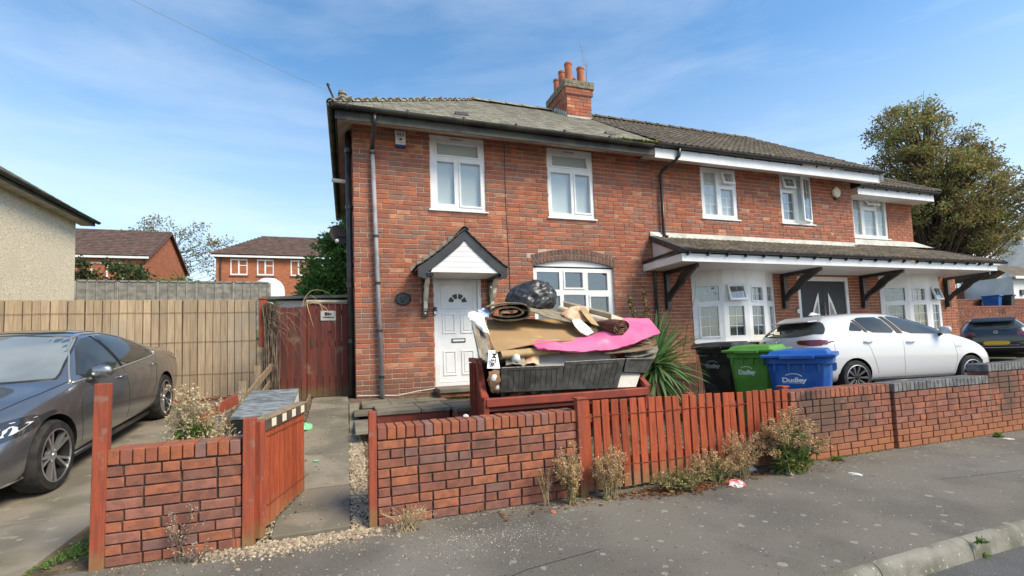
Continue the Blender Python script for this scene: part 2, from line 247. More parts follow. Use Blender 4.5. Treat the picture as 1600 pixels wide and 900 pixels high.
# ------------------------------------------------------------------ helpers
CAMP = Vector((0, 0, EYE))
def link(o, parent=None):
    COL.objects.link(o)
    if parent is not None: o.parent = parent
    return o
def tag(o, label=None, cat=None, group=None, kind=None):
    if label: o['label'] = label
    if cat: o['category'] = cat
    if group: o['group'] = group
    if kind: o['kind'] = kind
    return o
def thing(name, label, cat, loc=(0, 0, 0), rz=0, group=None):
    o = link(bpy.data.objects.new(name, None)); o.location = loc; o.rotation_euler = (0, 0, rz); o.empty_display_size = .2
    return tag(o, label, cat, group)
class MB:
    def __init__(s): s.v = []; s.f = []; s.mi = []
    def add(s, vs, fs, mi=0):
        n = len(s.v); s.v += [tuple(v) for v in vs]; s.f += [tuple(i+n for i in f) for f in fs]; s.mi += [mi]*len(fs); return s
    def box(s, x0, x1, y0, y1, z0, z1, mi=0, m=None):
        vs = [(x0, y0, z0), (x1, y0, z0), (x1, y1, z0), (x0, y1, z0), (x0, y0, z1), (x1, y0, z1), (x1, y1, z1), (x0, y1, z1)]
        if m is not None: vs = [m @ Vector(v) for v in vs]
        return s.add(vs, [(0, 3, 2, 1), (4, 5, 6, 7), (0, 1, 5, 4), (1, 2, 6, 5), (2, 3, 7, 6), (3, 0, 4, 7)], mi)
    def bar(s, a, b, w, h, up=(0, 0, 1), mi=0):
        a, b = Vector(a), Vector(b); d = (b-a).normalized(); u = Vector(up)
        if abs(d.dot(u)) > .99: u = Vector((0, 1, 0))
        x = d.cross(u).normalized(); y = x.cross(d)
        vs = [p + x*sx*w/2 + y*sy*h/2 for p in (a, b) for sx, sy in ((-1, -1), (1, -1), (1, 1), (-1, 1))]
        return s.add(vs, [(3, 2, 1, 0), (4, 5, 6, 7), (0, 1, 5, 4), (1, 2, 6, 5), (2, 3, 7, 6), (3, 0, 4, 7)], mi)
    def prism(s, poly, y0, y1, mi=0, f=lambda x, y, z: (x, y, z), weld=0):
        n = len(poly); vs = [f(x, y0, z) for x, z in poly] + [f(x, y1, z) for x, z in poly]
        return s.add(vs, [tuple(range(n)), tuple(range(2*n-1, n-1, -1))] + [(i, i+n, (i+1) % n+n, (i+1) % n) for i in range(n)], mi)
    def tube(s, path, r, n=8, mi=0, cap=True, ry=None):
        P = [Vector(p) for p in path]; rs = r if isinstance(r, (list, tuple)) else [r]*len(P); vs = []; ref = None
        for i, p in enumerate(P):
            d = (P[min(i+1, len(P)-1)] - P[max(i-1, 0)]).normalized()
            if ref is None: ref = Vector((0, 0, 1)) if abs(d.z) < .9 else Vector((1, 0, 0))
            x = d.cross(ref).normalized(); y = x.cross(d); ref = y
            vs += [p + (x*math.cos(a) + y*math.sin(a))*rs[i] for a in (2*math.pi*k/n for k in range(n))]
        fs = [(i*n+k, i*n+(k+1) % n, (i+1)*n+(k+1) % n, (i+1)*n+k) for i in range(len(P)-1) for k in range(n)]
        if cap: fs += [tuple(range(n-1, -1, -1)), tuple(range((len(P)-1)*n, len(P)*n))]
        return s.add(vs, fs, mi)
    def lathe(s, prof, n=20, axis='z', c=(0, 0, 0), mi=0):
        vs = []
        for r, h in prof:
            for k in range(n):
                a = 2*math.pi*k/n; q = (r*math.cos(a), r*math.sin(a), h)
                if axis == 'y': q = (q[0], q[2], q[1])
                vs.append((q[0]+c[0], q[1]+c[1], q[2]+c[2]))
        fs = [(i*n+k, i*n+(k+1) % n, (i+1)*n+(k+1) % n, (i+1)*n+k) for i in range(len(prof)-1) for k in range(n)]
        return s.add(vs, fs, mi)
    def holes(s, x0, x1, z0, z1, hs, y0, y1, mi=0):
        xs = sorted({x0, x1, *[min(max(v, x0), x1) for h in hs for v in h[:2]]}); zs = sorted({z0, z1, *[min(max(v, z0), z1) for h in hs for v in h[2:]]})
        ok = lambda i, j: 0 <= i < len(xs)-1 and 0 <= j < len(zs)-1 and not any(h[0]-1e-6 <= xs[i] and xs[i+1] <= h[1]+1e-6 and h[2]-1e-6 <= zs[j] and zs[j+1] <= h[3]+1e-6 for h in hs)
        for i in range(len(xs)-1):
            for j in range(len(zs)-1):
                if not ok(i, j): continue
                a, b, c, d = xs[i], xs[i+1], zs[j], zs[j+1]
                s.add([(a, y0, c), (b, y0, c), (b, y0, d), (a, y0, d)], [(0, 1, 2, 3)], mi); s.add([(a, y1, c), (b, y1, c), (b, y1, d), (a, y1, d)], [(3, 2, 1, 0)], mi)
                if not ok(i-1, j): s.add([(a, y0, c), (a, y0, d), (a, y1, d), (a, y1, c)], [(0, 1, 2, 3)], mi)
                if not ok(i+1, j): s.add([(b, y0, c), (b, y0, d), (b, y1, d), (b, y1, c)], [(3, 2, 1, 0)], mi)
                if not ok(i, j-1): s.add([(a, y0, c), (b, y0, c), (b, y1, c), (a, y1, c)], [(3, 2, 1, 0)], mi)
                if not ok(i, j+1): s.add([(a, y0, d), (b, y0, d), (b, y1, d), (a, y1, d)], [(0, 1, 2, 3)], mi)
        return s
    def mesh(s, name, mats, smooth=False, bevel=0, weld=False, seg=1):
        me = bpy.data.meshes.new(name); me.from_pydata(s.v, [], s.f)
        for m in (mats if isinstance(mats, (list, tuple)) else [mats]): me.materials.append(M[m] if isinstance(m, str) else m)
        if any(s.mi): me.polygons.foreach_set('material_index', s.mi)
        if bevel or weld:
            bm = bmesh.new(); bm.from_mesh(me); bmesh.ops.remove_doubles(bm, verts=bm.verts, dist=1e-5)
            if bevel: bmesh.ops.bevel(bm, geom=[e for e in bm.edges if len(e.link_faces) == 2 and e.calc_face_angle(0) > .6], offset=bevel, segments=seg, affect='EDGES', clamp_overlap=True)
            bmesh.ops.recalc_face_normals(bm, faces=bm.faces); bm.to_mesh(me); bm.free()
        if smooth: me.shade_smooth(); 
        if smooth and smooth is not True: me.set_sharp_from_angle(angle=smooth)
        return me
    def build(s, name, mats, parent=None, smooth=False, bevel=0, weld=False, loc=None, rz=0, label=None, seg=1):
        o = link(bpy.data.objects.new(name, s.mesh(name, mats, smooth, bevel, weld, seg)), parent)
        if loc is not None: o.location = loc
        if rz: o.rotation_euler.z = rz
        if label: o['label'] = label
        return o
def pieces(parent, name, items, mat_, limit=300, smooth=False, kindname=None):
    """items: (mesh, matrix in parent space). The nearest become objects, the rest one joined part."""
    pw = parent_matrix(parent)
    items = sorted(items, key=lambda t: (pw @ t[1].translation - CAMP).length)
    for me, mw in items[:limit]:
        o = link(bpy.data.objects.new(name, me), parent); o.matrix_local = mw
    rest = items[limit:]
    if rest: join(rest, name, mat_, parent, smooth)
def join(rest, name, mat_, parent, smooth=False):
    V, F, n = [], [], 0; cache = {}
    for me, mw in rest:
        if me.name not in cache:
            a = np.empty(len(me.vertices)*3, np.float32); me.vertices.foreach_get('co', a); cache[me.name] = (a.reshape(-1, 3), [tuple(p.vertices) for p in me.polygons])
        a, fs = cache[me.name]; m = np.array(mw)
        V.append(a @ m[:3, :3].T + m[:3, 3]); F += [tuple(i+n for i in f) for f in fs]; n += len(a)
    me = bpy.data.meshes.new(name); me.from_pydata(np.concatenate(V).tolist(), [], F); me.materials.append(M[mat_] if isinstance(mat_, str) else mat_)
    if smooth: me.shade_smooth()
    o = link(bpy.data.objects.new(name, me), parent); o['kind'] = 'stuff'; return o
def parent_matrix(p):
    m = Matrix.Identity(4)
    while p is not None:
        m = (Matrix.Translation(p.location) @ p.rotation_euler.to_matrix().to_4x4()) @ m; p = p.parent
    return m
_bm = {}
def brick_mesh(l, h, d, m, ch=.004):
    k = (round(l*100), round(h*200), round(d, 3), m if isinstance(m, str) else m.name, int(rnd()*3))
    if k not in _bm:
        l, h = max(.02, k[0]/100), max(.012, k[1]/200); a = []
        for (y, e) in ((d, 0), (ch, 0), (0, ch)):
            a += [(-l/2+e, y, -h/2+e), (l/2-e, y, -h/2+e), (l/2-e, y, h/2-e), (-l/2+e, y, h/2-e)]
        a = [(x + (U(-.0015, .0015) if i > 3 else 0), y, z + (U(-.0015, .0015) if i > 3 else 0)) for i, (x, y, z) in enumerate(a)]
        f = [(8, 9, 10, 11)] + [(i+4*j, (i+1) % 4+4*j, (i+1) % 4+4*j+4, i+4*j+4) for j in (0, 1) for i in range(4)]
        _bm[k] = MB().add(a, f).mesh('brick', m)
    return _bm[k]
def cut(r, hs):
    out = [r]
    for h in hs:
        nxt = []
        for (a, b, c, d) in out:
            if h[1] <= a or h[0] >= b or h[3] <= c or h[2] >= d: nxt.append((a, b, c, d)); continue
            if h[0] > a: nxt.append((a, h[0], c, d))
            if h[1] < b: nxt.append((h[1], b, c, d))
            a2, b2 = max(a, h[0]), min(b, h[1])
            if h[2] > c: nxt.append((a2, b2, c, h[2]))
            if h[3] < d: nxt.append((a2, b2, h[3], d))
        out = nxt
    return [r for r in out if r[1]-r[0] > .015 and r[3]-r[2] > .012]
def bricks(x0, x1, z0, z1, course, L, j, m, hs=(), O=(0, 0, 0), rz=0, proud=.004, d=.03, hdr=.12, jit=.003, zb=None, keep=None):
    """running-bond bricks; front face at local y=-proud"""
    T = Matrix.Translation(O) @ Matrix.Rotation(rz, 4, 'Z'); items = []; n = max(1, round((z1-z0)/course)); c = (z1-z0)/n
    for i in range(n):
        x = x0 - (L/2 if i % 2 else 0) - U(0, .02); za, zb_ = z0+i*c+j/2, z0+(i+1)*c-j/2
        while x < x1:
            l = (L-j)/2 - j/2 if rnd() < hdr else L-j
            r = (max(x, x0), min(x+l, x1), za, zb_); x += l+j
            if r[1]-r[0] < .03: continue
            for a, b, cc, dd in cut(r, hs):
                if keep and not keep((a+b)/2, (cc+dd)/2): continue
                items.append((brick_mesh(b-a, dd-cc, d, m), T @ Matrix.Translation(((a+b)/2, -proud+U(-jit, jit), (cc+dd)/2)) @ Matrix.Rotation(U(-.008, .008), 4, 'Y') @ Matrix.Rotation(U(-.012, .012), 4, 'Z')))
    return items
def gz(x, y):
    """ground height"""
    if y < 4.0: return 0.0
    a = .11*(y-4) if x < -1.2 else (.155*(y-4) if x > -.85 else .11*(y-4)+(x+1.2)/.35*.045*(y-4))
    top = .66 if x > -1.2 else .70
    a = min(a, top)
    if y > 10: a = max(a, .7 + .115*(y-10))
    if x > 5.9:
        k = min(1, (x-5.9)/.5); b_ = min(.24*(y-4), .335)
        a = a*(1-k)+b_*k
    return a
# ------------------------------------------------------------------ setting: ground, pavement, road, kerb
def ground_sheet():
    xs = sorted({*[-1.2, -.85, 5.9, 6.4], *[x*.5 for x in range(-20, 41)], *[x*5 for x in range(-12, 20)], -400, -150, 200, 500})
    ys = sorted({4.0, 4.05, 4.3, 8.2, 8.26, 9.45, 9.8, 10, 10.1, *[4+y*.35 for y in range(18)], 12, 15, 20, 25, 30, 40, 50, 60, 80, 140, 400})
    mb = MB(); nx = len(xs); vs = [(x, y, (gz(x, y) if y < 60 else 6.45) - .012 + (U(-.012, .012) if 4.1 < y < 8 else 0)) for y in ys for x in xs]
    mb.add(vs, [(j*nx+i, j*nx+i+1, (j+1)*nx+i+1, (j+1)*nx+i) for j in range(len(ys)-1) for i in range(nx-1)],)
    me_mi = []
    for j in range(len(ys)-1):
        for i in range(nx-1): me_mi.append(1 if ys[j] >= 9.8 else 0)
    mb.mi = me_mi
    tag(mb.build('ground', ['soil', 'back_ground'], smooth=False), kind='structure')
ground_sheet()
# kerb line along the near edge of the pavement: gently curving
def kerb_y(x): return 2.222-.02*(4.2-x)**2 if 0 < x < 4.2 else (2.222 if x >= 4.2 else 1.869+.168*max(x, -8))
def strip(name, xs, y0f, y1f, z, m, n=1, crown=0):
    mb = MB(); vs = []
    for x in xs:
        for k in range(n+1):
            t = k/n; vs.append((x, y0f(x)*(1-t)+y1f(x)*t, z))
    mb.add(vs, [(i*(n+1)+k, (i+1)*(n+1)+k, (i+1)*(n+1)+k+1, i*(n+1)+k+1) for i in range(len(xs)-1) for k in range(n)])
    return tag(mb.build(name, m), kind='structure')
XS = [-60, -30, -15] + [x*.25 for x in range(-40, 60)] + [20, 30, 60, 120]
strip('pavement', XS, lambda x: kerb_y(x)-.085, lambda x: 4.02, 0.0, 'asphalt', 4)
strip('road', XS, lambda x: -40, lambda x: kerb_y(x)-.1, -.115, 'road', 3)
kt = thing('kerb', 'weathered concrete kerb curving along the edge of the pavement', 'kerb')
x = -6.0
while x < 12:
    l = .9; mb = MB(); pr = [(-.185, -.13), (-.172, -.045), (-.160, -.02), (-.143, -.004), (-.125, .004), (-.10, .005), (-.10, -.13)]; vs = []; k = 8
    for i in range(k+1):
        xx = x + .004 + (l-.008)*i/k; yy = kerb_y(xx)
        vs += [(xx, yy+a+.02, b+U(-.0012, .0012)) for a, b in pr]
    n = len(pr); fs = [(i*n+j, i*n+j+1, (i+1)*n+j+1, (i+1)*n+j) for i in range(k) for j in range(n-1)] + [tuple(range(n)), tuple(range(k*n+n-1, k*n-1, -1))]
    mb.add(vs, [f[::-1] for f in fs]).build('kerb_stone', 'kerb', kt, smooth=.6); x += l
# ------------------------------------------------------------------ driveway slabs, path slabs, patio
def slab_part(parent, x0, x1, y0, y1, name='slab', m='slab', th=.05, lift=.0, g=None, zs=None):
    g = g or gz; cs = [(x0, y0), (x1, y0), (x1, y1), (x0, y1)]
    z = zs or [g(a, b)+lift for a, b in cs]; t = U(-.004, .004)
    mb = MB().add([(a, b, c-th) for (a, b), c in zip(cs, z)] + [(a, b, c+t+U(-.002, .002)) for (a, b), c in zip(cs, z)], [(0, 3, 2, 1), (4, 5, 6, 7), (0, 1, 5, 4), (1, 2, 6, 5), (2, 3, 7, 6), (3, 0, 4, 7)])
    return mb.build(name, m, parent, bevel=.006)
dr = tag(link(bpy.data.objects.new('driveway', None)), 'concrete driveway slabs sloping up beside the brick wall', None, kind='structure')
ys = [4.03, 5.0, 6.35, 7.7, 9.0, 9.78]
xe = lambda y: -1.52 - .30*min(1, max(0, 5.3-y)) if y < 5.3 else -1.52
for i in range(5):
    for xa, xb in ((-4.4, -3.02), (-3.01, None), (-6.4, -4.41)):
        y0, y1 = ys[i]+.006, ys[i+1]-.006; xb0 = xb if xb else [-2.05, -1.95, -1.7, -1.7, -1.7][i]; xb1 = xb if xb else [-1.95, -1.7, -1.7, -1.7, -1.7][i]
        cs = [(xa, y0), (xb0, y0), (xb1, y1), (xa, y1)]
        MB().add([(a, b, .11*(b-4)-.06) for a, b in cs]+[(a, b, .11*(b-4)+.012) for a, b in cs], [(0, 3, 2, 1), (4, 5, 6, 7), (0, 1, 5, 4), (1, 2, 6, 5), (2, 3, 7, 6), (3, 0, 4, 7)]).build('concrete_slab', 'drive', dr, bevel=.005)
pt = tag(link(bpy.data.objects.new('garden_path', None)), 'stone slab path leading up to the red side gate', None, kind='structure')
py = [4.06, 4.42, 4.86, 5.3, 5.78, 6.26, 6.74, 7.22, 7.7, 8.2, 8.66]
for i in range(10):
    xl = -.57 + (.03 if i > 4 else 0) + U(-.01, .01)
    pz = lambda a, b: .155*(b-4) if b < 8.2 else .651
    slab_part(pt, xl, .005, py[i]+.011, py[i+1]-.011, g=pz, lift=.012+U(-.004, .004))
for i in range(3): slab_part(pt, .018, .16, [5.78, 6.5, 7.3][i], [6.49, 7.29, 7.9][i], g=lambda a, b: .155*(b-4), lift=.006, name='edging_slab')
pa = thing('patio', 'raised slab patio with red painted edge in front of the white door', 'patio', (0, 0, 0))
px = [.36, .95, 1.36]
for i in range(2): slab_part(pa, px[i]+.004, px[i+1]-.004, 6.55, 7.36, zs=[.6]*4)
for i in range(3): slab_part(pa, [.2, .62, 1.04][i], [.614, 1.034, 1.5][i], 7.37, 8.16, zs=[.615]*4)
slab_part(pa, .08, .352, 5.95, 6.9, zs=[.47]*4); slab_part(pa, .08, .352, 6.92, 7.36, zs=[.56]*4)
slab_part(pa, 1.37, 2.45, 6.25, 7.3, zs=[.605]*4)
MB().box(.37, 1.345, 6.575, 8.14, .2, .548).build('riser', 'red_paint', pa)
MB().box(1.39, 2.42, 6.28, 7.25, .2, .553).build('riser', 'garden_brick', pa)
st = thing('doorstep', 'worn stone doorstep below the white front door', 'step', (0, 0, 0))
MB().box(1.42, 2.42, 7.70, 8.19, .68, .755).build('slab', 'slab', st, bevel=.012)
MB().box(1.45, 2.40, 7.74, 8.18, .615, .679).build('base', 'garden_brick', st)
# ------------------------------------------------------------------ front garden walls of brick
def garden_wall(label, x0, x1, z0, nc, bm_='garden_brick', cop='cop_brick', th=.22, course=.075, coph=.102, end=False, Y=4.0, grp=None, copw=.075):
    t = thing('garden_wall', label, 'brick wall', (0, 0, 0))
    top = z0+nc*course
    MB().box(x0+.012, x1-.012, Y+.016, Y+th-.016, z0-.3, top+.088).build('mortar', 'mortar_dark', t)
    it = bricks(x0, x1, z0, top, course, .225, .012, bm_, (), (0, Y, 0), 0, proud=0, d=.1, hdr=.2, jit=.003)
    pieces(t, 'brick', it, bm_)
    back = bricks(-x1, -x0, z0, top, course, .225, .012, bm_, (), (0, Y+th, 0), math.pi, proud=0, d=.1, hdr=.13)
    join(back, 'brick', bm_, t)
    for xx, rz in ((x0, -math.pi/2), (x1, math.pi/2)):
        e = bricks(.01, th-.01, z0, top, course, .2, .011, bm_, (), (xx, Y+(th if rz < 0 else 0), 0), rz, proud=0, d=.05, hdr=0)
        join(e, 'brick', bm_, t)
    n = round((x1-x0)/copw); w = (x1-x0)/n
    for i in range(n):
        tz = U(-.003, .003); m = MB().box(-w/2+.004, w/2-.004, -.004+U(-.002, .002), th+.004, 0, coph)
        key = ('cop', round(w, 4), cop, int(rnd()*5))
        if key not in _bm: _bm[key] = m.mesh('coping_brick', cop, bevel=.005)
        o = link(bpy.data.objects.new('coping_brick', _bm[key]), t); o.location = (x0+(i+.5)*w, Y, top+.008+tz); o.rotation_euler = (0, U(-.01, .01), U(-.012, .012))
    return t
garden_wall('short brick garden wall left of the open red gate, by the grey car', -1.57, -.755, 0, 9)
garden_wall('brick garden wall between the path and the red picket fence', .222, 2.03, 0, 9)
garden_wall('brown brick garden wall between the red picket fence and the blue-topped wall', 4.66, 6.27, 0, 9, 'garden_brick_low', 'garden_brick', copw=.078)
garden_wall('orange brick garden wall with grey-blue coping in front of the white car', 6.32, 8.2, 0, 9, 'garden_brick_low', 'blue_brick', th=.24, Y=3.98)
garden_wall('taller brick garden wall at the right end with blue coping', 8.21, 14.5, 0, 11, 'garden_brick_low', 'blue_brick', th=.24, Y=3.98)
# ------------------------------------------------------------------ windows
def window(parent, O, w, h, panes, rz=0, sill=.06, depth=.07, glass='glass', back='curtain', backd=.075, head=0, bars=None, name='window', sillw=.04, fr='white', label=None):
    """panes: (x0,x1,z0,z1,kind) kind 'f' fixed, 's' sash ring, 'o<deg>' top-hung open, 'r<deg>' side-hung open"""
    mb = MB(); hs = [p[:4] for p in panes]; mb.holes(0, w, 0, h, hs, 0, depth)
    o = mb.build(name, fr, parent, loc=O, rz=rz, label=label)
    for (a, b, c, d, k) in panes:
        if k[0] in 'sf':
            if k[0] == 's':
                s = MB().holes(a-.035, b+.035, c-.035, d+.035, [(a, b, c, d)], -.014, .002); s.build('sash', fr, o, bevel=.003)
            p = MB().box(a-.004, b+.004, .034, .04, c-.004, d+.004).build('pane', glass, o)
            bs = MB()
            if bars:
                nx, nz = bars if isinstance(bars, tuple) else bars(b-a, d-c)
                for i in range(1, nx): bs.box(a+(b-a)*i/nx-.005, a+(b-a)*i/nx+.005, .028, .033, c, d)
                for i in range(1, nz): bs.box(a, b, .0285, .0325, c+(d-c)*i/nz-.005, c+(d-c)*i/nz+.005)
                if bs.v: bs.build('glazing_bar', fr, o)
        else:
            ang = R(float(k[1:])); s = MB()
            e = .035; W_, H_ = b-a+2*e, d-c+2*e
            s.holes(0, W_, 0, H_, [(e+.01, W_-e-.01, e+.01, H_-e-.01)], -.02, .02)
            g = MB().box(e, W_-e, -.003, .003, e, H_-e)
            if bars:
                s.box(W_/2-.004, W_/2+.004, -.008, -.0035, e, H_-e)
                n3 = 3 if H_ > .6 else 2
                for i in range(1, n3): s.box(e, W_-e, -.0075, -.0035, H_*i/n3-.004, H_*i/n3+.004)
            so = s.build('sash', fr, o, bevel=.003); go = g.build('pane', glass, o)
            if k[0] == 'o': mt = Matrix.Translation((a-e, -.02, d+e)) @ Matrix.Rotation(-ang, 4, 'X') @ Matrix.Translation((0, 0, -H_))
            else: mt = Matrix.Translation((b+e, -.03, c-e)) @ Matrix.Rotation(ang, 4, 'Z') @ Matrix.Translation((-W_, 0, 0))
            so.matrix_local = mt; go.matrix_local = mt
    if sill: MB().box(-sillw, w+sillw, -sill, depth, -.03, 0).build('sill', fr, o, bevel=.004)
    if back == 'curtain':
        mb = MB(); n = max(8, int(w/.035)); vs = []
        for i in range(n+1):
            xx = .03+(w-.06)*i/n; yy = backd+.018*math.sin(i*1.9)+.008*math.sin(i*.7)
            gap = 0
            vs += [(xx, yy, .02), (xx, yy, h-.02)]
        mb.add(vs, [(2*i, 2*i+2, 2*i+3, 2*i+1) for i in range(n)]).build('curtain', 'curtain', o, smooth=True)
    elif back: MB().box(.01, w-.01, backd, backd+.01, .01, h-.01).build('pane_backing', back, o)  # flat board closing the opening behind the panes
    return o
def tile_mesh(kind):
    if kind == 'plain': return MB().box(-.08, .08, 0, .2, 0, .013).mesh('roof_tile', 'old_tile')
    w = .3; n = 12; pr = []
    for i in range(n+1):
        x = -w/2 + w*i/n; t = (x/w*2) % 1; pr.append((x, .022*max(0, math.sin(t*2*math.pi-.5))**.8 if math.sin(t*2*math.pi-.5) > 0 else 0))
    vs = [(x, 0, z-.012) for x, z in pr]+[(x, 0, z+.008) for x, z in pr]+[(x, .4, z+.008) for x, z in pr]; k = n+1
    return MB().add(vs, [(i, i+1, k+i+1, k+i) for i in range(n)]+[(k+i, k+i+1, 2*k+i+1, 2*k+i) for i in range(n)]).mesh('roof_tile', 'roof_tile', smooth=.9)
def roof_face(parent, O, ud, vd, L, xlo, xhi, kind, w, gauge, tilt, matn, limit=300):
    ud, vd = Vector(ud).normalized(), Vector(vd).normalized(); nd = ud.cross(vd); me = tile_mesh(kind); it = []; r = 0; v = 0
    while v < L-.02:
        a, b = xlo(v), xhi(v); x = a + (w/2 if r % 2 == 0 or kind != 'plain' else 0)
        while x < b:
            P = Vector(O)+ud*x+vd*v+nd*U(0, .004)
            m = Matrix(((ud.x, vd.x, nd.x, P.x), (ud.y, vd.y, nd.y, P.y), (ud.z, vd.z, nd.z, P.z), (0, 0, 0, 1)))
            it.append((me, m @ Matrix.Rotation(-tilt, 4, 'X') @ Matrix.Translation((0, -.02, tilt*gauge)) @ Matrix.Rotation(U(-.012, .012), 4, 'Z') @ Matrix.Rotation(U(-.01, .01), 4, 'Y'))); x += w
        v += gauge; r += 1
    pieces(parent, 'roof_tile', it, matn, limit, smooth=False)
def ridge_tiles(parent, a, b, r=.11, seg=.33, m='ridge_tile', name='ridge_tile', step=.02):
    a, b = Vector(a), Vector(b); n = max(1, round((b-a).length/seg)); key = ('ridge', r, m, round((b-a).length/n, 3)); l = (b-a).length/n
    if key not in _bm:
        mb = MB(); vs = []; K = 9
        for y, e in ((0, 0), (l*1.02, -step)):
            for rr in (r+e, r+e-.018): vs += [(rr*math.cos(math.pi*k/(K-1)), y, rr*math.sin(math.pi*k/(K-1))*.8) for k in range(K)]
        fs = [(k, k+1, 2*K+k+1, 2*K+k) for k in range(K-1)]+[(k, K+k, K+k+1, k+1) for k in range(K-1)]+[(2*K+k, 2*K+k+1, 3*K+k+1, 3*K+k) for k in range(K-1)]
        _bm[key] = mb.add(vs, fs).mesh(name, m, smooth=.7)
    y = (b-a).normalized(); x = y.cross(Vector((0, 0, 1))).normalized(); z = x.cross(y)
    for i in range(n):
        p = a+(b-a)*i/n; o = link(bpy.data.objects.new(name, _bm[key]), parent)
        o.matrix_local = Matrix(((x.x, y.x, z.x, p.x), (x.y, y.y, z.y, p.y), (x.z, y.z, z.z, p.z), (0, 0, 0, 1))) @ Matrix.Rotation(U(-.03, .03), 4, 'Y')
def text(s, size, name, m, parent, mw, extrude=.001, bold=0, sp=1, align='CENTER'):
    c = bpy.data.curves.new('t', 'FONT'); c.body = s; c.size = size; c.extrude = extrude; c.offset = bold; c.space_character = sp; c.align_x = align; c.resolution_u = 3
    t = bpy.data.objects.new('t', c); me = bpy.data.meshes.new_from_object(t); bpy.data.objects.remove(t); me.materials.clear(); me.materials.append(M[m]); me.name = name
    o = link(bpy.data.objects.new(name, me), parent); o.matrix_local = mw; return o
FRONT = Matrix.Rotation(math.pi/2, 4, 'X')   # text standing up, facing -Y
YF = 8.2
# ================================================================== LEFT HOUSE
HL = thing('semi_detached_house', 'red brick house with mossy grey hipped roof and small porch over a white door', 'house')
HX0, HX1, HB, HT = .135, 6.12, .60, 5.31
hW1, hW2, hA, hD = (1.445, 2.465, 3.90, 5.275), (3.735, 4.735, 3.885, 5.275), (3.355, 5.10, 1.62, 3.058), (1.45, 2.325, .76, 2.80)
wl_ = MB().holes(HX0, HX1, HB-.3, HT, [hW1, hW2, hA, hD], YF+.006, YF+.26)
wl_.box(HX0+.006, HX0+.25, YF+.262, 13.8, HB-.3, HT); wl_.box(HX0+.26, HX1, 13.55, 13.8, HB-.3, HT)
wall = wl_.build('wall', 'mortar_pale', HL)
def archz(x):  # intrados of the brick arch
    t = (x-4.235)/.9; return 3.055-.135*t*t
arch_in = lambda x, z: not (3.33 < x < 5.15 and 2.85 < z < archz(x)+.235)
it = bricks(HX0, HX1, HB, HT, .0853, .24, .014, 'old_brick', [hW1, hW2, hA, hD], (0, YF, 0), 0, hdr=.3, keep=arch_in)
MB().prism([(3.355+.1745*i, archz(3.355+.1745*i)+.003) for i in range(11)][::-1]+[(3.355, 2.9), (5.1, 2.9)], YF+.05, YF+.2).build('window_head', 'white', HL)
pieces(wall, 'brick', it, 'old_brick')
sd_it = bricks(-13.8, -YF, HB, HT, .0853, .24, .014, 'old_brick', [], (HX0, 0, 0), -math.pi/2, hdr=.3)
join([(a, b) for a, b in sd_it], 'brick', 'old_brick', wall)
# brick arch: two rings of dark bricks on edge
for ring in (0, 1):
    n = 23
    for i in range(n):
        x0 = 3.34+(i+.5)*1.80/n; dz = -2*.135*((x0-4.235)/.9)/.9; a = math.atan(dz)
        key = ('vous', int(rnd()*4))
        if key not in _bm: _bm[key] = MB().box(-.034, .034, -.006, .03, .004, .105).mesh('arch_brick', 'dark_brick', bevel=.004)
        o = link(bpy.data.objects.new('arch_brick', _bm[key]), wall); o.location = (x0, YF-.003+U(-.002, .002), archz(x0)+ring*.112); o.rotation_euler = (0, -a, 0)
MB().prism([(3.33+.182*i, archz(3.33+.182*i)) for i in range(11)]+[(5.15-.182*i, archz(5.15-.182*i)+.235) for i in range(11)], YF+.003, YF+.02).build('arch_mortar', 'mortar_pale', wall)
# first floor windows
window(HL, (1.445, YF+.02, 3.90), 1.02, 1.375, [(.13, .90, 1.02, 1.24, 's'), (.13, .44, .12, .90, 'f'), (.56, .93, .10, .90, 's')], back='pane_backing', glass='glass_pale', label='upper window over the door, one wide light above two')
window(HL, (3.735, YF+.02, 3.885), 1.0, 1.39, [(.11, .88, 1.04, 1.26, 's'), (.08, .50, .10, .91, 'f'), (.60, .92, .13, .90, 's')], back='pane_backing', glass='glass_pale', label='upper window over the arched window')
window(HL, (3.355, YF+.05, 1.62), 1.745, 1.31, [(.09, .56, .86, 1.20, 'f'), (.68, 1.06, .90, 1.20, 's'), (1.18, 1.62, .85, 1.20, 'f'), (.09, .56, .12, .74, 'f'), (.64, 1.12, .10, .76, 'f'), (1.22, 1.62, .12, .72, 's')], back='room', backd=.8, label='wide white ground floor window under the brick arch')
MB().box(1.5, 2.4, YF+.0, YF+.01, 3.82, 3.868).build('sill_mortar', 'mortar_pale', HL); MB().box(3.8, 4.7, YF+.0, YF+.01, 3.81, 3.853).build('sill_mortar', 'mortar_pale', HL)
for (a, z) in ((1.82, 5.215), (4.1, 5.215)): MB().box(a, a+.24, YF+.003, YF+.017, z, z+.012).build('trickle_vent', 'grey_pipe', HL)
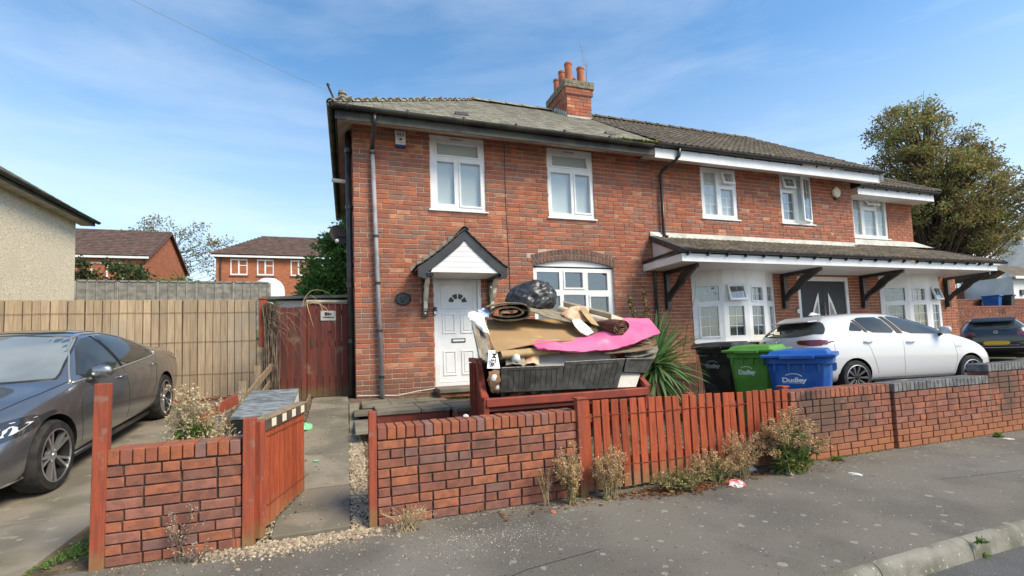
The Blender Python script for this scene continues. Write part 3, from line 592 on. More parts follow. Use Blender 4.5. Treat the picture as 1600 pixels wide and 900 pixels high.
# front door
dfr = MB().holes(0, .875, 0, 2.04, [(.07, .805, .06, 1.96)], 0, .07).build('door_frame', 'white', HL, loc=(1.45, YF+.02, .76))
dm = MB(); dm.box(.075, .80, .03, .075, .065, 1.955)
for (a, b, c, d) in ((.15, .39, .18, .62), (.48, .72, .18, .62), (.15, .39, .92, 1.28), (.48, .72, .92, 1.28)):
    dm.holes(a, b, c, d, [(a+.03, b-.03, c+.03, d-.03)], .018, .031); dm.box(a+.05, b-.05, .021, .031, c+.05, d-.05)
dm.holes(.13, .745, 1.36, 1.80, [(.155, .72, 1.385, 1.775)], .021, .031)
door = dm.build('door', 'white', HL, loc=(1.45, YF+.02, .76), bevel=.004)
for k in range(4):
    a0, a1 = R(8+43*k), R(8+43*k+33); pts = [(.4375+.17*math.cos(a0+(a1-a0)*i/4), 1.46+.17*math.sin(a0+(a1-a0)*i/4)) for i in range(5)]+[(.4375+.085*math.cos(a1-(a1-a0)*i/4), 1.46+.085*math.sin(a1-(a1-a0)*i/4)) for i in range(5)]
    MB().prism([(x, z) for x, z in pts][::-1], .026, .034).build('fan_light', 'room', door)
MB().holes(.31, .56, .76, .83, [(.325, .545, .775, .815)], .018, .032).build('letterbox_frame', 'black', door)
MB().box(.326, .544, .02, .03, .776, .814).build('letterbox', 'white', door, bevel=.003)
MB().box(0, .9, -.02, .02, -.04, 0).build('threshold', 'red_paint', HL, loc=(1.44, YF, .76))
t = thing('door_bell', 'small black and white door bell on the frame of the white door', 'doorbell', (1.44, YF-.004, 2.01))
MB().box(0, .055, -.03, 0, .0, .14).build('bell_body', 'black', t, bevel=.006); MB().box(.006, .05, -.034, -.029, .01, .06).build('button_panel', 'white', t, bevel=.002)
# porch canopy
pc = thing('porch_canopy', 'small dark gabled porch canopy with white cladding over the front door', 'porch')
ax, az_, ex0, ex1, ez, yo = 1.875, 3.37, 1.09, 2.60, 2.74, 7.55
rise = az_-ez
def slope_pts(side, o=0.0):  # swept curve of the eaves
    e = ex0 if side < 0 else ex1; out = []
    for i in range(9):
        t = i/8; x = ax+(e-ax)*t; out.append((x, az_-rise*(t*1.12-.12*t*t*t*1.0)+o))
    return out
for sgn in (-1, 1):
    P = slope_pts(sgn); 
    MB().prism(P+[(P[-1][0], P[-1][1]-.16), (P[-1][0]-sgn*.14, P[-1][1]-.20)]+[(x+(0 if x == ax else -sgn*.02), z-.17) for x, z in P[-2::-1]], yo-.03, yo).build('bargeboard', 'black', pc, weld=True)
    MB().prism(P+[(x, z-.03) for x, z in P[::-1]], yo+.01, YF-.005).build('roof_board', 'black_dirty', pc, weld=True)
    nr = 8
    for r_ in range(nr):
        t0, t1 = r_/nr, (r_+1.3)/nr; e = ex0 if sgn < 0 else ex1
        zf = lambda t: az_-rise*(t*1.12-.12*t**3)
        for c in range(4):
            y0 = yo-.06+c*.18; y1 = y0+.175; a = (ax+(e-ax)*t0, zf(t0)+.012); b = (ax+(e-ax)*min(t1, 1.03), zf(min(t1, 1.03))+.03)
            MB().add([(a[0], y0, a[1]), (a[0], y1, a[1]), (b[0], y1, b[1]), (b[0], y0, b[1])]+[(a[0], y0, a[1]+.014), (a[0], y1, a[1]+.014), (b[0], y1, b[1]+.014), (b[0], y0, b[1]+.014)], [(0, 1, 2, 3), (7, 6, 5, 4), (0, 3, 7, 4), (1, 5, 6, 2), (0, 4, 5, 1), (3, 2, 6, 7)]).build('roof_tile', 'roof_tile', pc)
    bx = 1.29 if sgn < 0 else 2.49
    MB().box(bx-.05, bx+.05, YF-.06, YF-.006, 1.98 if sgn < 0 else 2.02, 2.68).build('wall_post', 'black', pc, bevel=.006)
    MB().box(bx-.06, bx+.06, yo+.05, YF-.065, 2.60, 2.70).build('top_arm', 'black', pc, bevel=.006)
    pr = [(YF-.07, 2.08), (YF-.12, 2.12), (YF-.14, 2.24), (YF-.22, 2.30), (YF-.27, 2.37), (YF-.30, 2.46), (YF-.40, 2.52), (YF-.46, 2.60), (YF-.34, 2.60), (YF-.28, 2.56), (YF-.20, 2.50), (YF-.17, 2.42), (YF-.09, 2.36), (YF-.066, 2.26)]
    MB().prism(pr, bx-.03, bx+.03, f=lambda x, y, z: (y, x, z)).build('scroll_bracket', 'flaunch' if False else 'cream', pc, weld=True)
    for z in (2.04, 2.50): MB().lathe([(0, -.006), (.016, -.004), (.018, 0)], 10, 'y', (bx, YF-.062, z)).build('bolt_cap', 'white', pc)
for k in range(6):
    z0 = 2.66+.088*k; hw = lambda z: max(.02, (az_-.17-z)*1.18)
    if hw(z0+.085) < .04: pass
    MB().prism([(max(ax-hw(z0), 1.30), z0), (min(ax+hw(z0), 2.44), z0), (min(ax+hw(z0+.085), 2.44), z0+.085), (max(ax-hw(z0+.085), 1.30), z0+.085)], yo-.012+.0, yo+.01, f=lambda x, y, z: (x, y, z)).build('cladding_board', 'white', pc, weld=True)
MB().box(1.24, 2.5, yo+.03, YF-.004, 2.655, 2.67).build('ceiling_board', 'white', pc)
ridge_tiles(pc, (ax, yo-.06, az_+.005), (ax, YF-.01, az_+.005), .075, .2, 'verge_tile')
for i in range(7):  # stepped flashing
    t = (i+.5)/7
    for sgn, e in ((-1, ex0),):
        x = ax+(e-ax)*t; z = az_-rise*t+.0; MB().box(x-.09, x+.06, YF-.012, YF-.006, z, z+.085).build('lead_flashing', 'old_lead', pc)
# roof of the left house
EY, EZ, RY, RZ = 7.62, 5.31, 11.0, 7.56
sl = math.hypot(RY-EY, RZ-EZ); LX = -.20; HRX = 3.02
rf = MB().add([(LX, EY, EZ), (HX1, EY, EZ), (HX1, RY, RZ), (HRX, RY, RZ), (LX, 2*RY-EY, EZ), (HX1, 2*RY-EY, EZ)], [(0, 1, 2, 3), (4, 0, 3), (5, 4, 3, 2)]).build('roof', 'old_tile', HL)
vd = (0, RY-EY, RZ-EZ)
roof_face(rf, (0, EY, EZ+.01), (1, 0, 0), vd, sl, lambda v: LX+(HRX-LX)*v/sl, lambda v: HX1, 'plain', .166, .105, .06, 'old_tile')
sh = math.hypot(HRX-LX, RZ-EZ)
roof_face(rf, (LX, 2*RY-EY, EZ+.01), (0, -1, 0), (HRX-LX, 0, RZ-EZ), sh, lambda v: (RY-EY)*v/sh, lambda v: 2*(RY-EY)-(RY-EY)*v/sh, 'plain', .166, .105, .06, 'old_tile', limit=0)
ridge_tiles(rf, (LX, EY, EZ+.02), (HRX, RY, RZ+.02), .085, .24, step=.035); ridge_tiles(rf, (HRX, RY, RZ+.02), (HX1-.9, RY, RZ+.02), .11, .4)
for vx, vz in ((2.0, .42), (5.05, .42)):
    v = vz; MB().box(vx-.12, vx+.12, EY+(RY-EY)*v/sl-.02, EY+(RY-EY)*v/sl+.1, EZ+(RZ-EZ)*v/sl+.03, EZ+(RZ-EZ)*v/sl+.09).build('roof_vent', 'black', rf, bevel=.006)
MB().lathe([(.06, 0), (.06, .12), (.075, .12), (.075, .15), (.045, .15), (.045, .19), (.07, .19), (.06, .24), (0, .26)], 14, c=(-.02, 8.0, 5.50)).build('vent_cowl', 'old_lead', HL, smooth=.6)
MB().bar((-.14, 7.7, 5.42), (-.24, 7.62, 5.62), .025, .02).bar((-.24, 7.62, 5.62), (-.22, 7.66, 5.63), .03, .03).build('stay_bracket', 'black_dirty', HL)
# soffit, fascia and gutters
so = MB().add([(-.10, 7.70, 5.12), (HX1-.28, 7.70, 5.12), (HX1-.28, YF+.004, 5.298), (HX0, YF+.004, 5.298)]+[(-.10, 7.70, 5.14), (HX1-.28, 7.70, 5.14), (HX1-.28, YF+.004, 5.318), (HX0, YF+.004, 5.318)], [(0, 3, 2, 1), (4, 5, 6, 7), (0, 1, 5, 4), (1, 2, 6, 5)])
so.add([(-.10, 7.70, 5.12), (HX0, YF+.004, 5.298), (HX0, 13.8, 5.298), (-.10, 14.2, 5.12)], [(0, 1, 2, 3)])
so.build('soffit', 'soffit', HL)
MB().box(-.11, HX1-.26, 7.675, 7.698, 5.11, 5.27).box(-.135, -.112, 7.675, 14.2, 5.11, 5.27).build('fascia', 'black_dirty', HL)
def gutter(parent, a, b, r=.058, m='black', n=9, name='gutter'):
    a, b = Vector(a), Vector(b); d = (b-a).normalized(); s = d.cross(Vector((0, 0, 1))).normalized(); vs = []
    for p in (a, b):
        for rr in (r, r-.006): vs += [p + s*rr*math.cos(math.pi*k/(n-1)) - Vector((0, 0, rr*math.sin(math.pi*k/(n-1)))) for k in range(n)]
    fs = [(k, k+1, 2*n+k+1, 2*n+k) for k in range(n-1)]+[(n+k, 3*n+k, 3*n+k+1, n+k+1) for k in range(n-1)]+[(0, n, 3*n, 2*n), (n-1, 3*n-1, 4*n-1, 2*n-1)]+[(k, n+k, n+k+1, k+1) for k in range(n-1)]+[(2*n+k, 2*n+k+1, 3*n+k+1, 3*n+k) for k in range(n-1)]
    return MB().add(vs, fs).build(name, m, parent, smooth=.5)
g1 = gutter(HL, (-.20, 7.61, 5.305), (HX1-.35, 7.61, 5.285), m='black_dirty'); gutter(HL, (-.20, 7.56, 5.305), (-.20, 14.3, 5.30), m='black_dirty')
for x in [.05+.95*i for i in range(7)]: 
    if x < 5.7: MB().lathe([(.062, -.02), (.064, 0), (.062, .02)], 16, c=(0, 0, 0)).build('gutter_joint', 'black_dirty', HL).matrix_local = Matrix.Translation((x, 7.61, 5.298)) @ Matrix.Rotation(math.pi/2, 4, 'Y')
random.seed(11)
mm = MB()
for i in range(160):
    x = 5.0+.85*rnd()**.6; mm.lathe([(0, -.01), (U(.015, .04), 0), (U(.01, .03), .015), (0, .03)], 6, c=(x, 7.6+U(-.04, .09), 5.315+U(0, .02)))
tag(mm.build('moss', 'moss', HL), kind='stuff')
dp = MB().tube([(.47, 7.64, 5.25), (.465, 7.66, 5.10), (.45, 8.05, 4.93), (.45, 8.12, 4.85)], .038, 10).build('downpipe_bend', 'black', HL, smooth=True)
MB().tube([(.45, 8.12, 4.97), (.545, 8.12, .64)], .036, 12).build('downpipe', 'grey_pipe', HL, smooth=True)
for z in (4.78, 3.35, 2.55, 1.75, .98): MB().lathe([(.044, -.02), (.045, .02)], 14, c=(.451+(4.85-z)*.0224, 8.12, z)).box(.41+(4.85-z)*.0224, .49+(4.85-z)*.0224, 8.13, 8.19, z-.02, z+.02).build('pipe_clip', 'black', HL)
MB().tube([(.06, 8.4, 5.25), (.07, 8.4, .66)], .052, 14).build('soil_pipe', 'black', HL, smooth=True)
for z in (4.9, 3.9, 2.9, 2.55, 1.6): MB().lathe([(.062, -.035), (.062, .035)], 14, c=(.065, 8.4, z)).build('pipe_collar', 'black', HL)
MB().tube([(.13, 8.7, 4.45), (-.22, 8.7, 4.47)], .035, 10).build('overflow_pipe', 'cream', HL, smooth=True)
MB().tube([(2.86, YF-.008, 5.25), (2.85, YF-.008, 4.2), (2.87, YF-.008, 3.3), (2.88, YF-.008, 1.0)], .006, 5).build('wall_cable', 'black', HL)
MB().tube([(.15, 8.17, .70), (.5, 8.16, .68), (.8, 8.15, .66), (1.1, 8.14, .71), (1.42, 8.14, .74)], .006, 5).build('ground_cable', 'white', HL)
t = thing('alarm_box', 'white alarm box lettered GLS with blue base high on the left house', 'alarm box', (.93, YF-.008, 4.955))
MB().box(-.088, .088, -.05, 0, .045, .29).build('cover', 'white', t, bevel=.008); MB().box(-.086, .086, -.048, 0, 0, .044).build('base_strip', 'blue_strip', t, bevel=.006)
text('GLS', .085, 'lettering', 'black', t, Matrix.Translation((0, -.0505, .215)) @ FRONT, bold=.002)
text('ALARMS', .03, 'lettering', 'black', t, Matrix.Translation((0, -.0505, .188)) @ FRONT)
MB().prism([(-.03, .13), (-.01, .15), (.015, .155), (.03, .14), (.02, .12), (-.01, .118)], -.0535, -.05).build('emblem', 'black', t)
text('01384', .028, 'lettering', 'black', t, Matrix.Translation((0, -.0505, .075)) @ FRONT)
t = thing('wall_plaque', 'dark oval relief plaque on brick wall left of the front door', 'plaque', (.918, YF-.008, 2.29))
MB().lathe([(.13, 0), (.135, -.02), (.12, -.028), (.112, -.012), (0, -.012)], 28, 'y').build('plaque_oval', 'black', t, smooth=.5).scale = (1, 1, .82)
mb = MB()
for i in range(34):
    a, r_ = U(0, 6.28), .085*math.sqrt(rnd()); mb.lathe([(0, -.03), (U(.01, .022), -.02), (U(.01, .02), -.012)], 6, 'y', (r_*math.cos(a), 0, r_*math.sin(a)*.75))
mb.build('relief', 'pewter', t, smooth=True)
t = thing('satellite_dish', 'dark grey satellite dish on the side wall by the corner pipe', 'satellite dish', (-.12, 8.75, 3.50))
dsh = MB().lathe([(0, .05), (.07, .045), (.13, .028), (.175, 0), (.178, -.004), (.13, .02), (0, .04)], 24, 'y').build('dish', 'dish', t, smooth=.8); dsh.rotation_euler = (R(-12), 0, R(38))
MB().bar((0, .04, 0), (.24, .06, -.02), .03, .03).bar((.0, .04, -.1), (-.02, -.2, -.16), .014, .014).build('arm', 'black', t); MB().lathe([(0, -.05), (.03, -.04), (.03, .03), (0, .04)], 12, 'y', (-.02, -.2, -.16)).build('receiver', 'white', t, smooth=True)
# chimney shared on the ridge
ch = thing('chimney', 'brick chimney stack with five clay pots on the ridge between the houses', 'chimney')
CX0, CX1, CY0, CY1, CZ = 5.36, 6.06, 10.4, 11.45, 8.0
cs = MB().box(CX0+.006, CX1-.006, CY0+.006, CY1-.006, 6.9, CZ).build('stack', 'mortar_pale', ch)
ci = bricks(CX0, CX1, 6.9, 7.78, .0853, .24, .01, 'old_brick', (), (0, CY0, 0)) + bricks(-CY1, -CY0, 6.9, 7.78, .0853, .24, .01, 'old_brick', (), (CX0, 0, 0), -math.pi/2)
ci += bricks(CX0-.04, CX1+.04, 7.78, 7.95, .0853, .24, .01, 'old_brick', (), (0, CY0-.04, 0))+bricks(-CY1-.04, -CY0+.04, 7.78, 7.95, .0853, .24, .01, 'old_brick', (), (CX0-.04, 0, 0), -math.pi/2)
pieces(cs, 'brick', ci, 'old_brick', 200)
MB().box(CX0-.035, CX1+.035, CY0-.035, CY1+.035, 7.782, 7.948).build('corbel', 'mortar_pale', ch)
cpv = bricks(CX0-.07, CX1+.07, 7.95, 8.13, .09, .24, .01, 'flaunch', (), (0, CY0-.07, 0))+bricks(-CY1-.07, -CY0+.07, 7.95, 8.13, .09, .24, .01, 'flaunch', (), (CX0-.07, 0, 0), -math.pi/2)
pieces(cs, 'cap_brick', cpv, 'flaunch'); MB().box(CX0-.065, CX1+.065, CY0-.065, CY1+.065, 7.95, 8.14).build('cap', 'flaunch', ch)
fm = MB().box(CX0-.0, CX1+.0, CY0-.0, CY1+.0, 8.142, 8.19).build('flaunching', 'flaunch', ch, bevel=.03)
for i, (x, y, h, r_) in enumerate(((CX0+.17, CY0+.17, .52, .095), (CX1-.17, CY0+.18, .46, .095), (CX0+.15, CY0+.52, .50, .085), (CX1-.2, CY0+.55, .36, .08), (CX0+.15, CY0+.85, .46, .08))):
    MB().lathe([(r_*1.12, 0), (r_*1.0, h*.9), (r_*1.12, h*.9), (r_*1.12, h), (r_*.85, h), (r_*.8, h*.5)], 18, c=(x, y, 8.18)).build('chimney_pot', 'terracotta', ch, smooth=.6)
for i in range(7):
    x = CX0-.01+.105*i; MB().add([(x, CY0-.02, 7.16), (x+.1, CY0-.02, 7.16), (x+.1, CY0-.15, 7.05), (x, CY0-.15, 7.05)], [(0, 1, 2, 3)]).box(x, x+.1, CY0-.014, CY0-.008, 7.13, 7.22).build('lead_flashing', 'lead', ch)
for i in range(6):
    y = CY0+.02+.12*i; zz = EZ+(RZ-EZ)*(y-EY)/(RY-EY); MB().box(CX0-.016, CX0-.009, y, y+.1, zz+.02, zz+.17).build('lead_flashing', 'lead', ch)
t = thing('television_aerial', 'thin television aerial on a mast beside the chimney', 'aerial', (CX1+.07, CY0+.3, 8.0))
MB().tube([(0, 0, 0), (.01, 0, .85)], .012, 6).build('mast', 'grey_pipe', t); MB().tube([(0, 0, .82), (-.06, .12, 1.45)], .008, 5).build('boom', 'grey_pipe', t)
for k in range(9):
    f = k/8; c = Vector((-.06*f, .12*f, .82+.63*f)); w_ = .11 if k < 3 else .06; MB().tube([c+Vector((-w_, -.02, .02)), c+Vector((w_, .02, -.02))], .004, 4).build('element', 'grey_pipe', t)
# ================================================================== RIGHT HOUSE
HR = thing('semi_detached_house', 'extended red brick house with long tiled front canopy and two white bay windows', 'house')
RX0, RX1, EXR, GXR, YE = 6.125, 12.08, 15.34, 15.85, 8.8
r1, r2, r3 = (7.41, 8.41, 4.075, 5.23), (9.72, 10.72, 4.085, 5.27), (12.95, 14.33, 4.02, 5.19)
bay1, bay2, bdr = (6.98, 9.27, 1.33, 2.86), (12.8, 15.05, 1.33, 2.86), (10.04, 11.70, .72, 2.82)
w = MB().holes(RX0, RX1, 2.9, 5.29, [r1, r2], YF+.006, YF+.26); w.holes(RX0, GXR, .3, 2.9, [bay1, bay2, bdr], YF+.006, YF+.26)
w.holes(RX1-.25, EXR, 2.9, 5.2, [r3], YE+.006, YE+.26); w.box(RX1-.26, RX1-.006, YF+.26, YE, 2.9, 5.29); w.box(GXR-.25, GXR-.006, YF+.26, 13.8, .3, 2.9); w.box(EXR-.25, EXR-.006, YE+.26, 13.8, 2.9, 5.2); w.box(RX0, GXR-.26, 13.55, 13.8, .3, 5.1)
rw = w.build('wall', 'mortar_pale', HR)
it = bricks(RX0, RX1, 3.42, 5.29, .0853, .24, .014, 'old_brick', [r1, r2], (0, YF, 0), hdr=.25)
it += bricks(RX0, GXR, .3, 3.12, .075, .225, .012, 'new_brick', [bay1, bay2, bdr], (0, YF, 0), hdr=.02, jit=.0015)
it += bricks(RX1, EXR, 3.52, 5.2, .075, .225, .012, 'new_brick', [r3], (0, YE, 0), hdr=.02, jit=.0015)
ob = [q for q in it if q[1].translation.z > 3.42 and q[1].translation.y < 8.5]; nb = [q for q in it if not (q[1].translation.z > 3.42 and q[1].translation.y < 8.5)]
pieces(rw, 'brick', ob, 'old_brick', 150); pieces(rw, 'brick', nb, 'new_brick', 150)
join(bricks(YF, 13.8, .3, 2.9, .075, .225, .012, 'new_brick', (), (GXR, 0, 0), math.pi/2), 'brick', 'new_brick', rw)
join(bricks(YE, 13.8, 2.9, 5.2, .075, .225, .012, 'new_brick', (), (EXR, 0, 0), math.pi/2), 'brick', 'new_brick', rw)
gb = (2, 3)
window(HR, (7.41, YF+.02, 4.075), 1.0, 1.155, [(.10, .44, .10, 1.05, 'f'), (.56, .90, .10, .70, 'f'), (.60, .86, .82, 1.06, 'o14')], back='pane_backing', glass='glass_pale', bars=lambda w_, h_: (2, 4 if h_ > .8 else 3), label='upper window with its small top light open')
window(HR, (9.72, YF+.02, 4.085), 1.0, 1.185, [(.08, .42, .10, .74, 'f'), (.10, .40, .86, 1.08, 'o12'), (.55, .90, .09, 1.09, 'r16')], back='pane_backing', glass='glass', bars=lambda w_, h_: (2, 3), label='upper window with its right sash standing open')
window(HR, (12.95, YE+.02, 4.02), 1.38, 1.17, [(.08, .36, .09, 1.07, 'f'), (.48, .92, .09, .78, 'f'), (.50, .90, .90, 1.08, 'o30'), (1.0, 1.30, .09, 1.07, 'f')], back='pane_backing', glass='glass_pale', bars=lambda w_, h_: (2, 3), label='upper window in the extension, top light open')
for (a, b, z, y) in ((7.45, 8.4, 4.0, YF), (9.75, 10.7, 4.0, YF)): MB().box(a, b, y, y+.01, z-.03, z+.044).build('sill_mortar', 'cream', HR)
def bay(pts, z0, label, kinds):
    for i in range(4):
        a, b = Vector(pts[i]), Vector(pts[i+1]); w_ = (b-a).length; rz = math.atan2(b.y-a.y, b.x-a.x); h = 1.28
        k = kinds[i]; ps = [(.10, w_-.08, .86, 1.18, 'f') if k == 'f' else ((.14, w_-.14, .86, 1.14, 's') if k == 's' else (.12, w_-.12, .88, 1.16, 'o14')), (.15 if i in (0, 3) else .11, w_-(.12 if i in (0, 3) else .11), .12, .74, 's' if i in (0, 3) else 'f')]
        window(HR, (a.x, a.y, z0), w_, h, ps, rz=rz, sill=.0, bars=lambda ww, hh: (2, 3 if hh > .5 else 2), name='bay_window', back='curtain', backd=.1)
        p2 = [(a.x, a.y), (b.x, b.y), (b.x+.0, b.y+.04), (a.x, a.y+.04)]
        MB().add([(x, y, z0+h) for x, y in p2]+[(x, y, 2.875) for x, y in p2], [(0, 3, 2, 1), (4, 5, 6, 7), (0, 1, 5, 4), (1, 2, 6, 5), (2, 3, 7, 6), (3, 0, 4, 7)]).build('bay_head', 'white', HR)
        sp = [(a.x-.04, a.y-.05), (b.x+.04, b.y-.05), (b.x, YF), (a.x, YF)]
        MB().add([(x, y, z0-.03-.001*i) for x, y in sp]+[(x, y, z0-.001*i) for x, y in sp], [(0, 3, 2, 1), (4, 5, 6, 7), (0, 1, 5, 4), (1, 2, 6, 5), (2, 3, 7, 6), (3, 0, 4, 7)]).build('bay_sill', 'white', HR)
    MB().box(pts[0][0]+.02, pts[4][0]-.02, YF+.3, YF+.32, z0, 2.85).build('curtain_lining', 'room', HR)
    it = []
    for i in range(4):
        a, b = Vector(pts[i]), Vector(pts[i+1]); rz = math.atan2(b.y-a.y, b.x-a.x)
        it += bricks(0, (b-a).length, .25, z0-.035, .075, .225, .012, 'new_brick', (), (a.x, a.y+.03, 0), rz, jit=.001, hdr=0)
        MB().box(.0, (b-a).length, .004, .06, .25, z0-.035).build('bay_base', 'mortar_pale', HR, loc=(a.x, a.y+.03, 0), rz=rz)
    join(it, 'brick', 'new_brick', HR)
bay([(6.98, 8.19), (7.50, 7.86), (8.07, 7.76), (8.68, 7.86), (9.27, 8.19)], 1.36, '', 'fosf')
bay([(12.80, 8.19), (13.33, 7.86), (13.93, 7.76), (14.52, 7.86), (15.05, 8.19)], 1.36, '', 'fsof')
# black double doors
MB().holes(0, 1.66, 0, 2.10, [(.08, 1.57, .06, 2.0)], 0, .08).build('door_frame', 'white', HR, loc=(10.04, YF-.0, .72))
for s in (-1, 1):
    cx = 10.04+.825; x0, x1 = (cx-.745, cx-.004) if s < 0 else (cx+.004, cx+.745)
    d_ = MB().box(x0, x1, YF+.03, YF+.08, .78, 2.71); 
    dd = d_.build('door', 'door_grey', HR)
    pts = []
    for i in range(9): t = i/8; pts.append((cx+s*(.52-.36*t**2.0), 1.2+1.25*t))
    inner = [(cx+s*.16, 2.45), (cx+s*.14, 1.2)]
    MB().prism(pts+inner, YF+.018, YF+.029, weld=True).build('door_trim', 'steel', dd)
    pts2 = [(cx+s*(.47-.27*t**1.8), 1.27+.95*t) for t in [i/8 for i in range(9)]]
    MB().prism(pts2+[(cx+s*.2, 1.27)], YF+.012, YF+.019, weld=True).build('door_glass', 'frosted', dd)
    MB().lathe([(0, -.02), (.014, -.018), (.014, 0)], 10, 'y', (cx+s*.07, YF+.03, 2.0)).build('lock', 'pewter', dd)
MB().tube([(10.83, YF-.03, 1.2), (10.83, YF-.03, 2.2)], .013, 8).bar((10.83, YF-.03, 1.3), (10.83, YF+.03, 1.3), .02, .02).bar((10.83, YF-.03, 2.1), (10.83, YF+.03, 2.1), .02, .02).build('pull_handle', 'steel', HR, smooth=True)
t = thing('door_bell', 'white bell push with black cap left of the dark double doors', 'doorbell', (9.97, YF-.008, 1.95)); MB().box(-.035, .035, -.03, 0, 0, .1).build('bell_body', 'white', t, bevel=.005); MB().box(-.03, .03, -.025, 0, .101, .13).build('bell_cap', 'black', t)
t = thing('alarm_box', 'cream hexagonal alarm box on the upper brick wall right of the open window', 'alarm box', (11.5, YF-.008, 4.93))
MB().prism([(-.13, .05), (0, .15), (.13, .05), (.10, -.09), (0, -.14), (-.10, -.09)], -.07, 0).build('cover', 'cream', t, bevel=.015); MB().box(-.06, .06, -.055, 0, -.17, -.125).build('lamp_base', 'black', t, bevel=.006)
# main roof (profiled tiles), gable end
VX = 12.42; GE, GZ = 7.60, 5.33
slr = math.hypot(RY-GE, RZ-GZ)
rr_ = MB().add([(HX1, GE, GZ), (VX, GE, GZ), (VX, RY, RZ), (HX1, RY, RZ), (HX1, 2*RY-GE, GZ), (VX, 2*RY-GE, GZ)], [(0, 1, 2, 3), (3, 2, 5, 4)]).build('roof', 'roof_tile', HR)
roof_face(rr_, (0, GE, GZ+.015), (1, 0, 0), (0, RY-GE, RZ-GZ), slr, lambda v: HX1-.25+.15, lambda v: VX-.1, 'roll', .3, .325, .055, 'roof_tile', limit=200)
ridge_tiles(rr_, (HX1-.03, RY, RZ+.03), (VX-.35, RY, RZ+.0), .12, .4, 'roof_tile')
MB().add([(RX1, YF+.1, 5.25), (RX1, RY, RZ-.1), (RX1, 2*RY-YF, 5.25)], [(0, 1, 2)]).build('gable', 'new_brick', HR)
MB().add([(VX-.02, GE+.02, GZ-.02), (VX-.02, RY, RZ-.02), (VX-.02, RY, RZ-.2), (VX-.02, GE+.02, GZ-.22)], [(0, 1, 2, 3)]).build('bargeboard', 'white', HR)
MB().box(5.87, VX-.04, 7.70, 7.72, 5.085, 5.285).build('fascia', 'white', HR)
MB().add([(5.87, 7.705, 5.085), (VX-.04, 7.705, 5.085), (VX-.04, YF+.003, 5.25), (5.87, YF+.003, 5.25)], [(0, 3, 2, 1)]).add([(5.87, 7.70, 5.085), (5.87, YF, 5.25), (5.87, 7.70, 5.285)], [(0, 1, 2)]).build('soffit', 'white', HR)
gutter(HR, (5.80, 7.63, 5.345), (VX, 7.63, 5.345), m='black')
for i in range(14):
    x = 6.05+.47*i; MB().prism([(7.695, 5.27), (7.64, 5.29), (7.64, 5.32), (7.695, 5.34)], x-.018, x+.018, f=lambda a, b, c: (b, a, c)).build('gutter_bracket', 'black', HR, weld=True)
MB().tube([(6.42, 7.63, 5.29), (6.42, 7.66, 5.15), (6.36, 7.74, 5.06), (6.32, 8.08, 4.99), (6.315, 8.13, 4.93), (6.315, 8.13, 3.62), (6.33, 8.05, 3.58)], .036, 8).build('downpipe', 'black', HR, smooth=True)
# extension roof
EG = 8.22; ez0 = 5.25; E2 = 15.62
er = MB().add([(VX-.1, EG, ez0), (E2, EG, ez0), (E2-2.0, EG+2.0, ez0+1.35), (VX-.1, EG+2.0, ez0+1.35), (E2, EG+5, ez0)], [(0, 1, 2, 3), (1, 4, 2)]).build('extension_roof', 'roof_tile', HR)
roof_face(er, (0, EG, ez0+.01), (1, 0, 0), (0, 2, 1.35), 2.41, lambda v: VX-.55+.0*v, lambda v: E2-.14-.83*v, 'roll', .3, .325, .055, 'roof_tile', limit=50)
ridge_tiles(er, (E2, EG, ez0+.01), (E2-2, EG+2, ez0+1.36), .1, .35, 'roof_tile')
MB().box(RX1+.42, E2-.12, EG+.09, EG+.11, 5.02, 5.205).add([(RX1+.42, EG+.1, 5.02), (E2-.12, EG+.1, 5.02), (E2-.12, YE, 5.06), (RX1+.42, YE, 5.06)], [(0, 3, 2, 1)]).add([(RX1+.42, EG+.1, 5.02), (RX1+.42, YE, 5.06), (RX1+.42, YE, 5.2), (RX1+.42, EG+.1, 5.2)], [(0, 1, 2, 3)]).build('extension_fascia', 'white', HR)
gutter(HR, (RX1+.38, EG+.03, 5.25), (E2, EG+.03, 5.25), m='black')
for i in range(7):
    x = 12.7+.44*i; MB().prism([(EG+.088, 5.17), (EG+.03, 5.19), (EG+.03, 5.22), (EG+.088, 5.24)], x-.018, x+.018, f=lambda a, b, c: (b, a, c)).build('gutter_bracket', 'black', HR, weld=True)
# long front canopy over bays and door
CXa, CXb, CY, CZ0, CYt, CZt = 5.80, 15.22, 7.0, 3.06, 8.19, 3.56
cr = MB().add([(CXa+.04, CY-.05, CZ0-.01), (CXb+.25, CY-.05, CZ0-.01), (CXb+.25-.9, CYt+.6, CZt+.24), (CXa+.26, CYt, CZt), (12.1, CYt, CZt), (12.1, CYt+.6, CZt+.24)], [(0, 1, 2, 5, 4, 3)]).build('canopy_roof', 'roof_tile', HR)
roof_face(cr, (0, CY-.06, CZ0+.0), (1, 0, 0), (0, CYt-CY, CZt-CZ0), 1.27, lambda v: CXa+.22+.14*v, lambda v: CXb+.10-.3*v, 'roll', .3, .25, .05, 'roof_tile', limit=220)
roof_face(cr, (0, CYt, CZt), (1, 0, 0), (0, CYt-CY, CZt-CZ0), .62, lambda v: 12.25, lambda v: CXb-.35-.6*v, 'roll', .3, .25, .05, 'roof_tile', limit=40)
for i in range(5):
    t0, t1 = i/5, (i+1)/5; a = Vector((CXa+.02+.26*t0, CY-.06+1.25*t0, CZ0+.02+.52*t0)); b = Vector((CXa+.02+.26*t1, CY-.06+1.25*t1, CZ0+.02+.52*t1))
    MB().bar(a, b, .16, .045).bar(a+Vector((-.075, 0, -.05)), b+Vector((-.075, 0, -.05)), .012, .1).build('verge_tile', 'verge_tile', cr, bevel=.008)
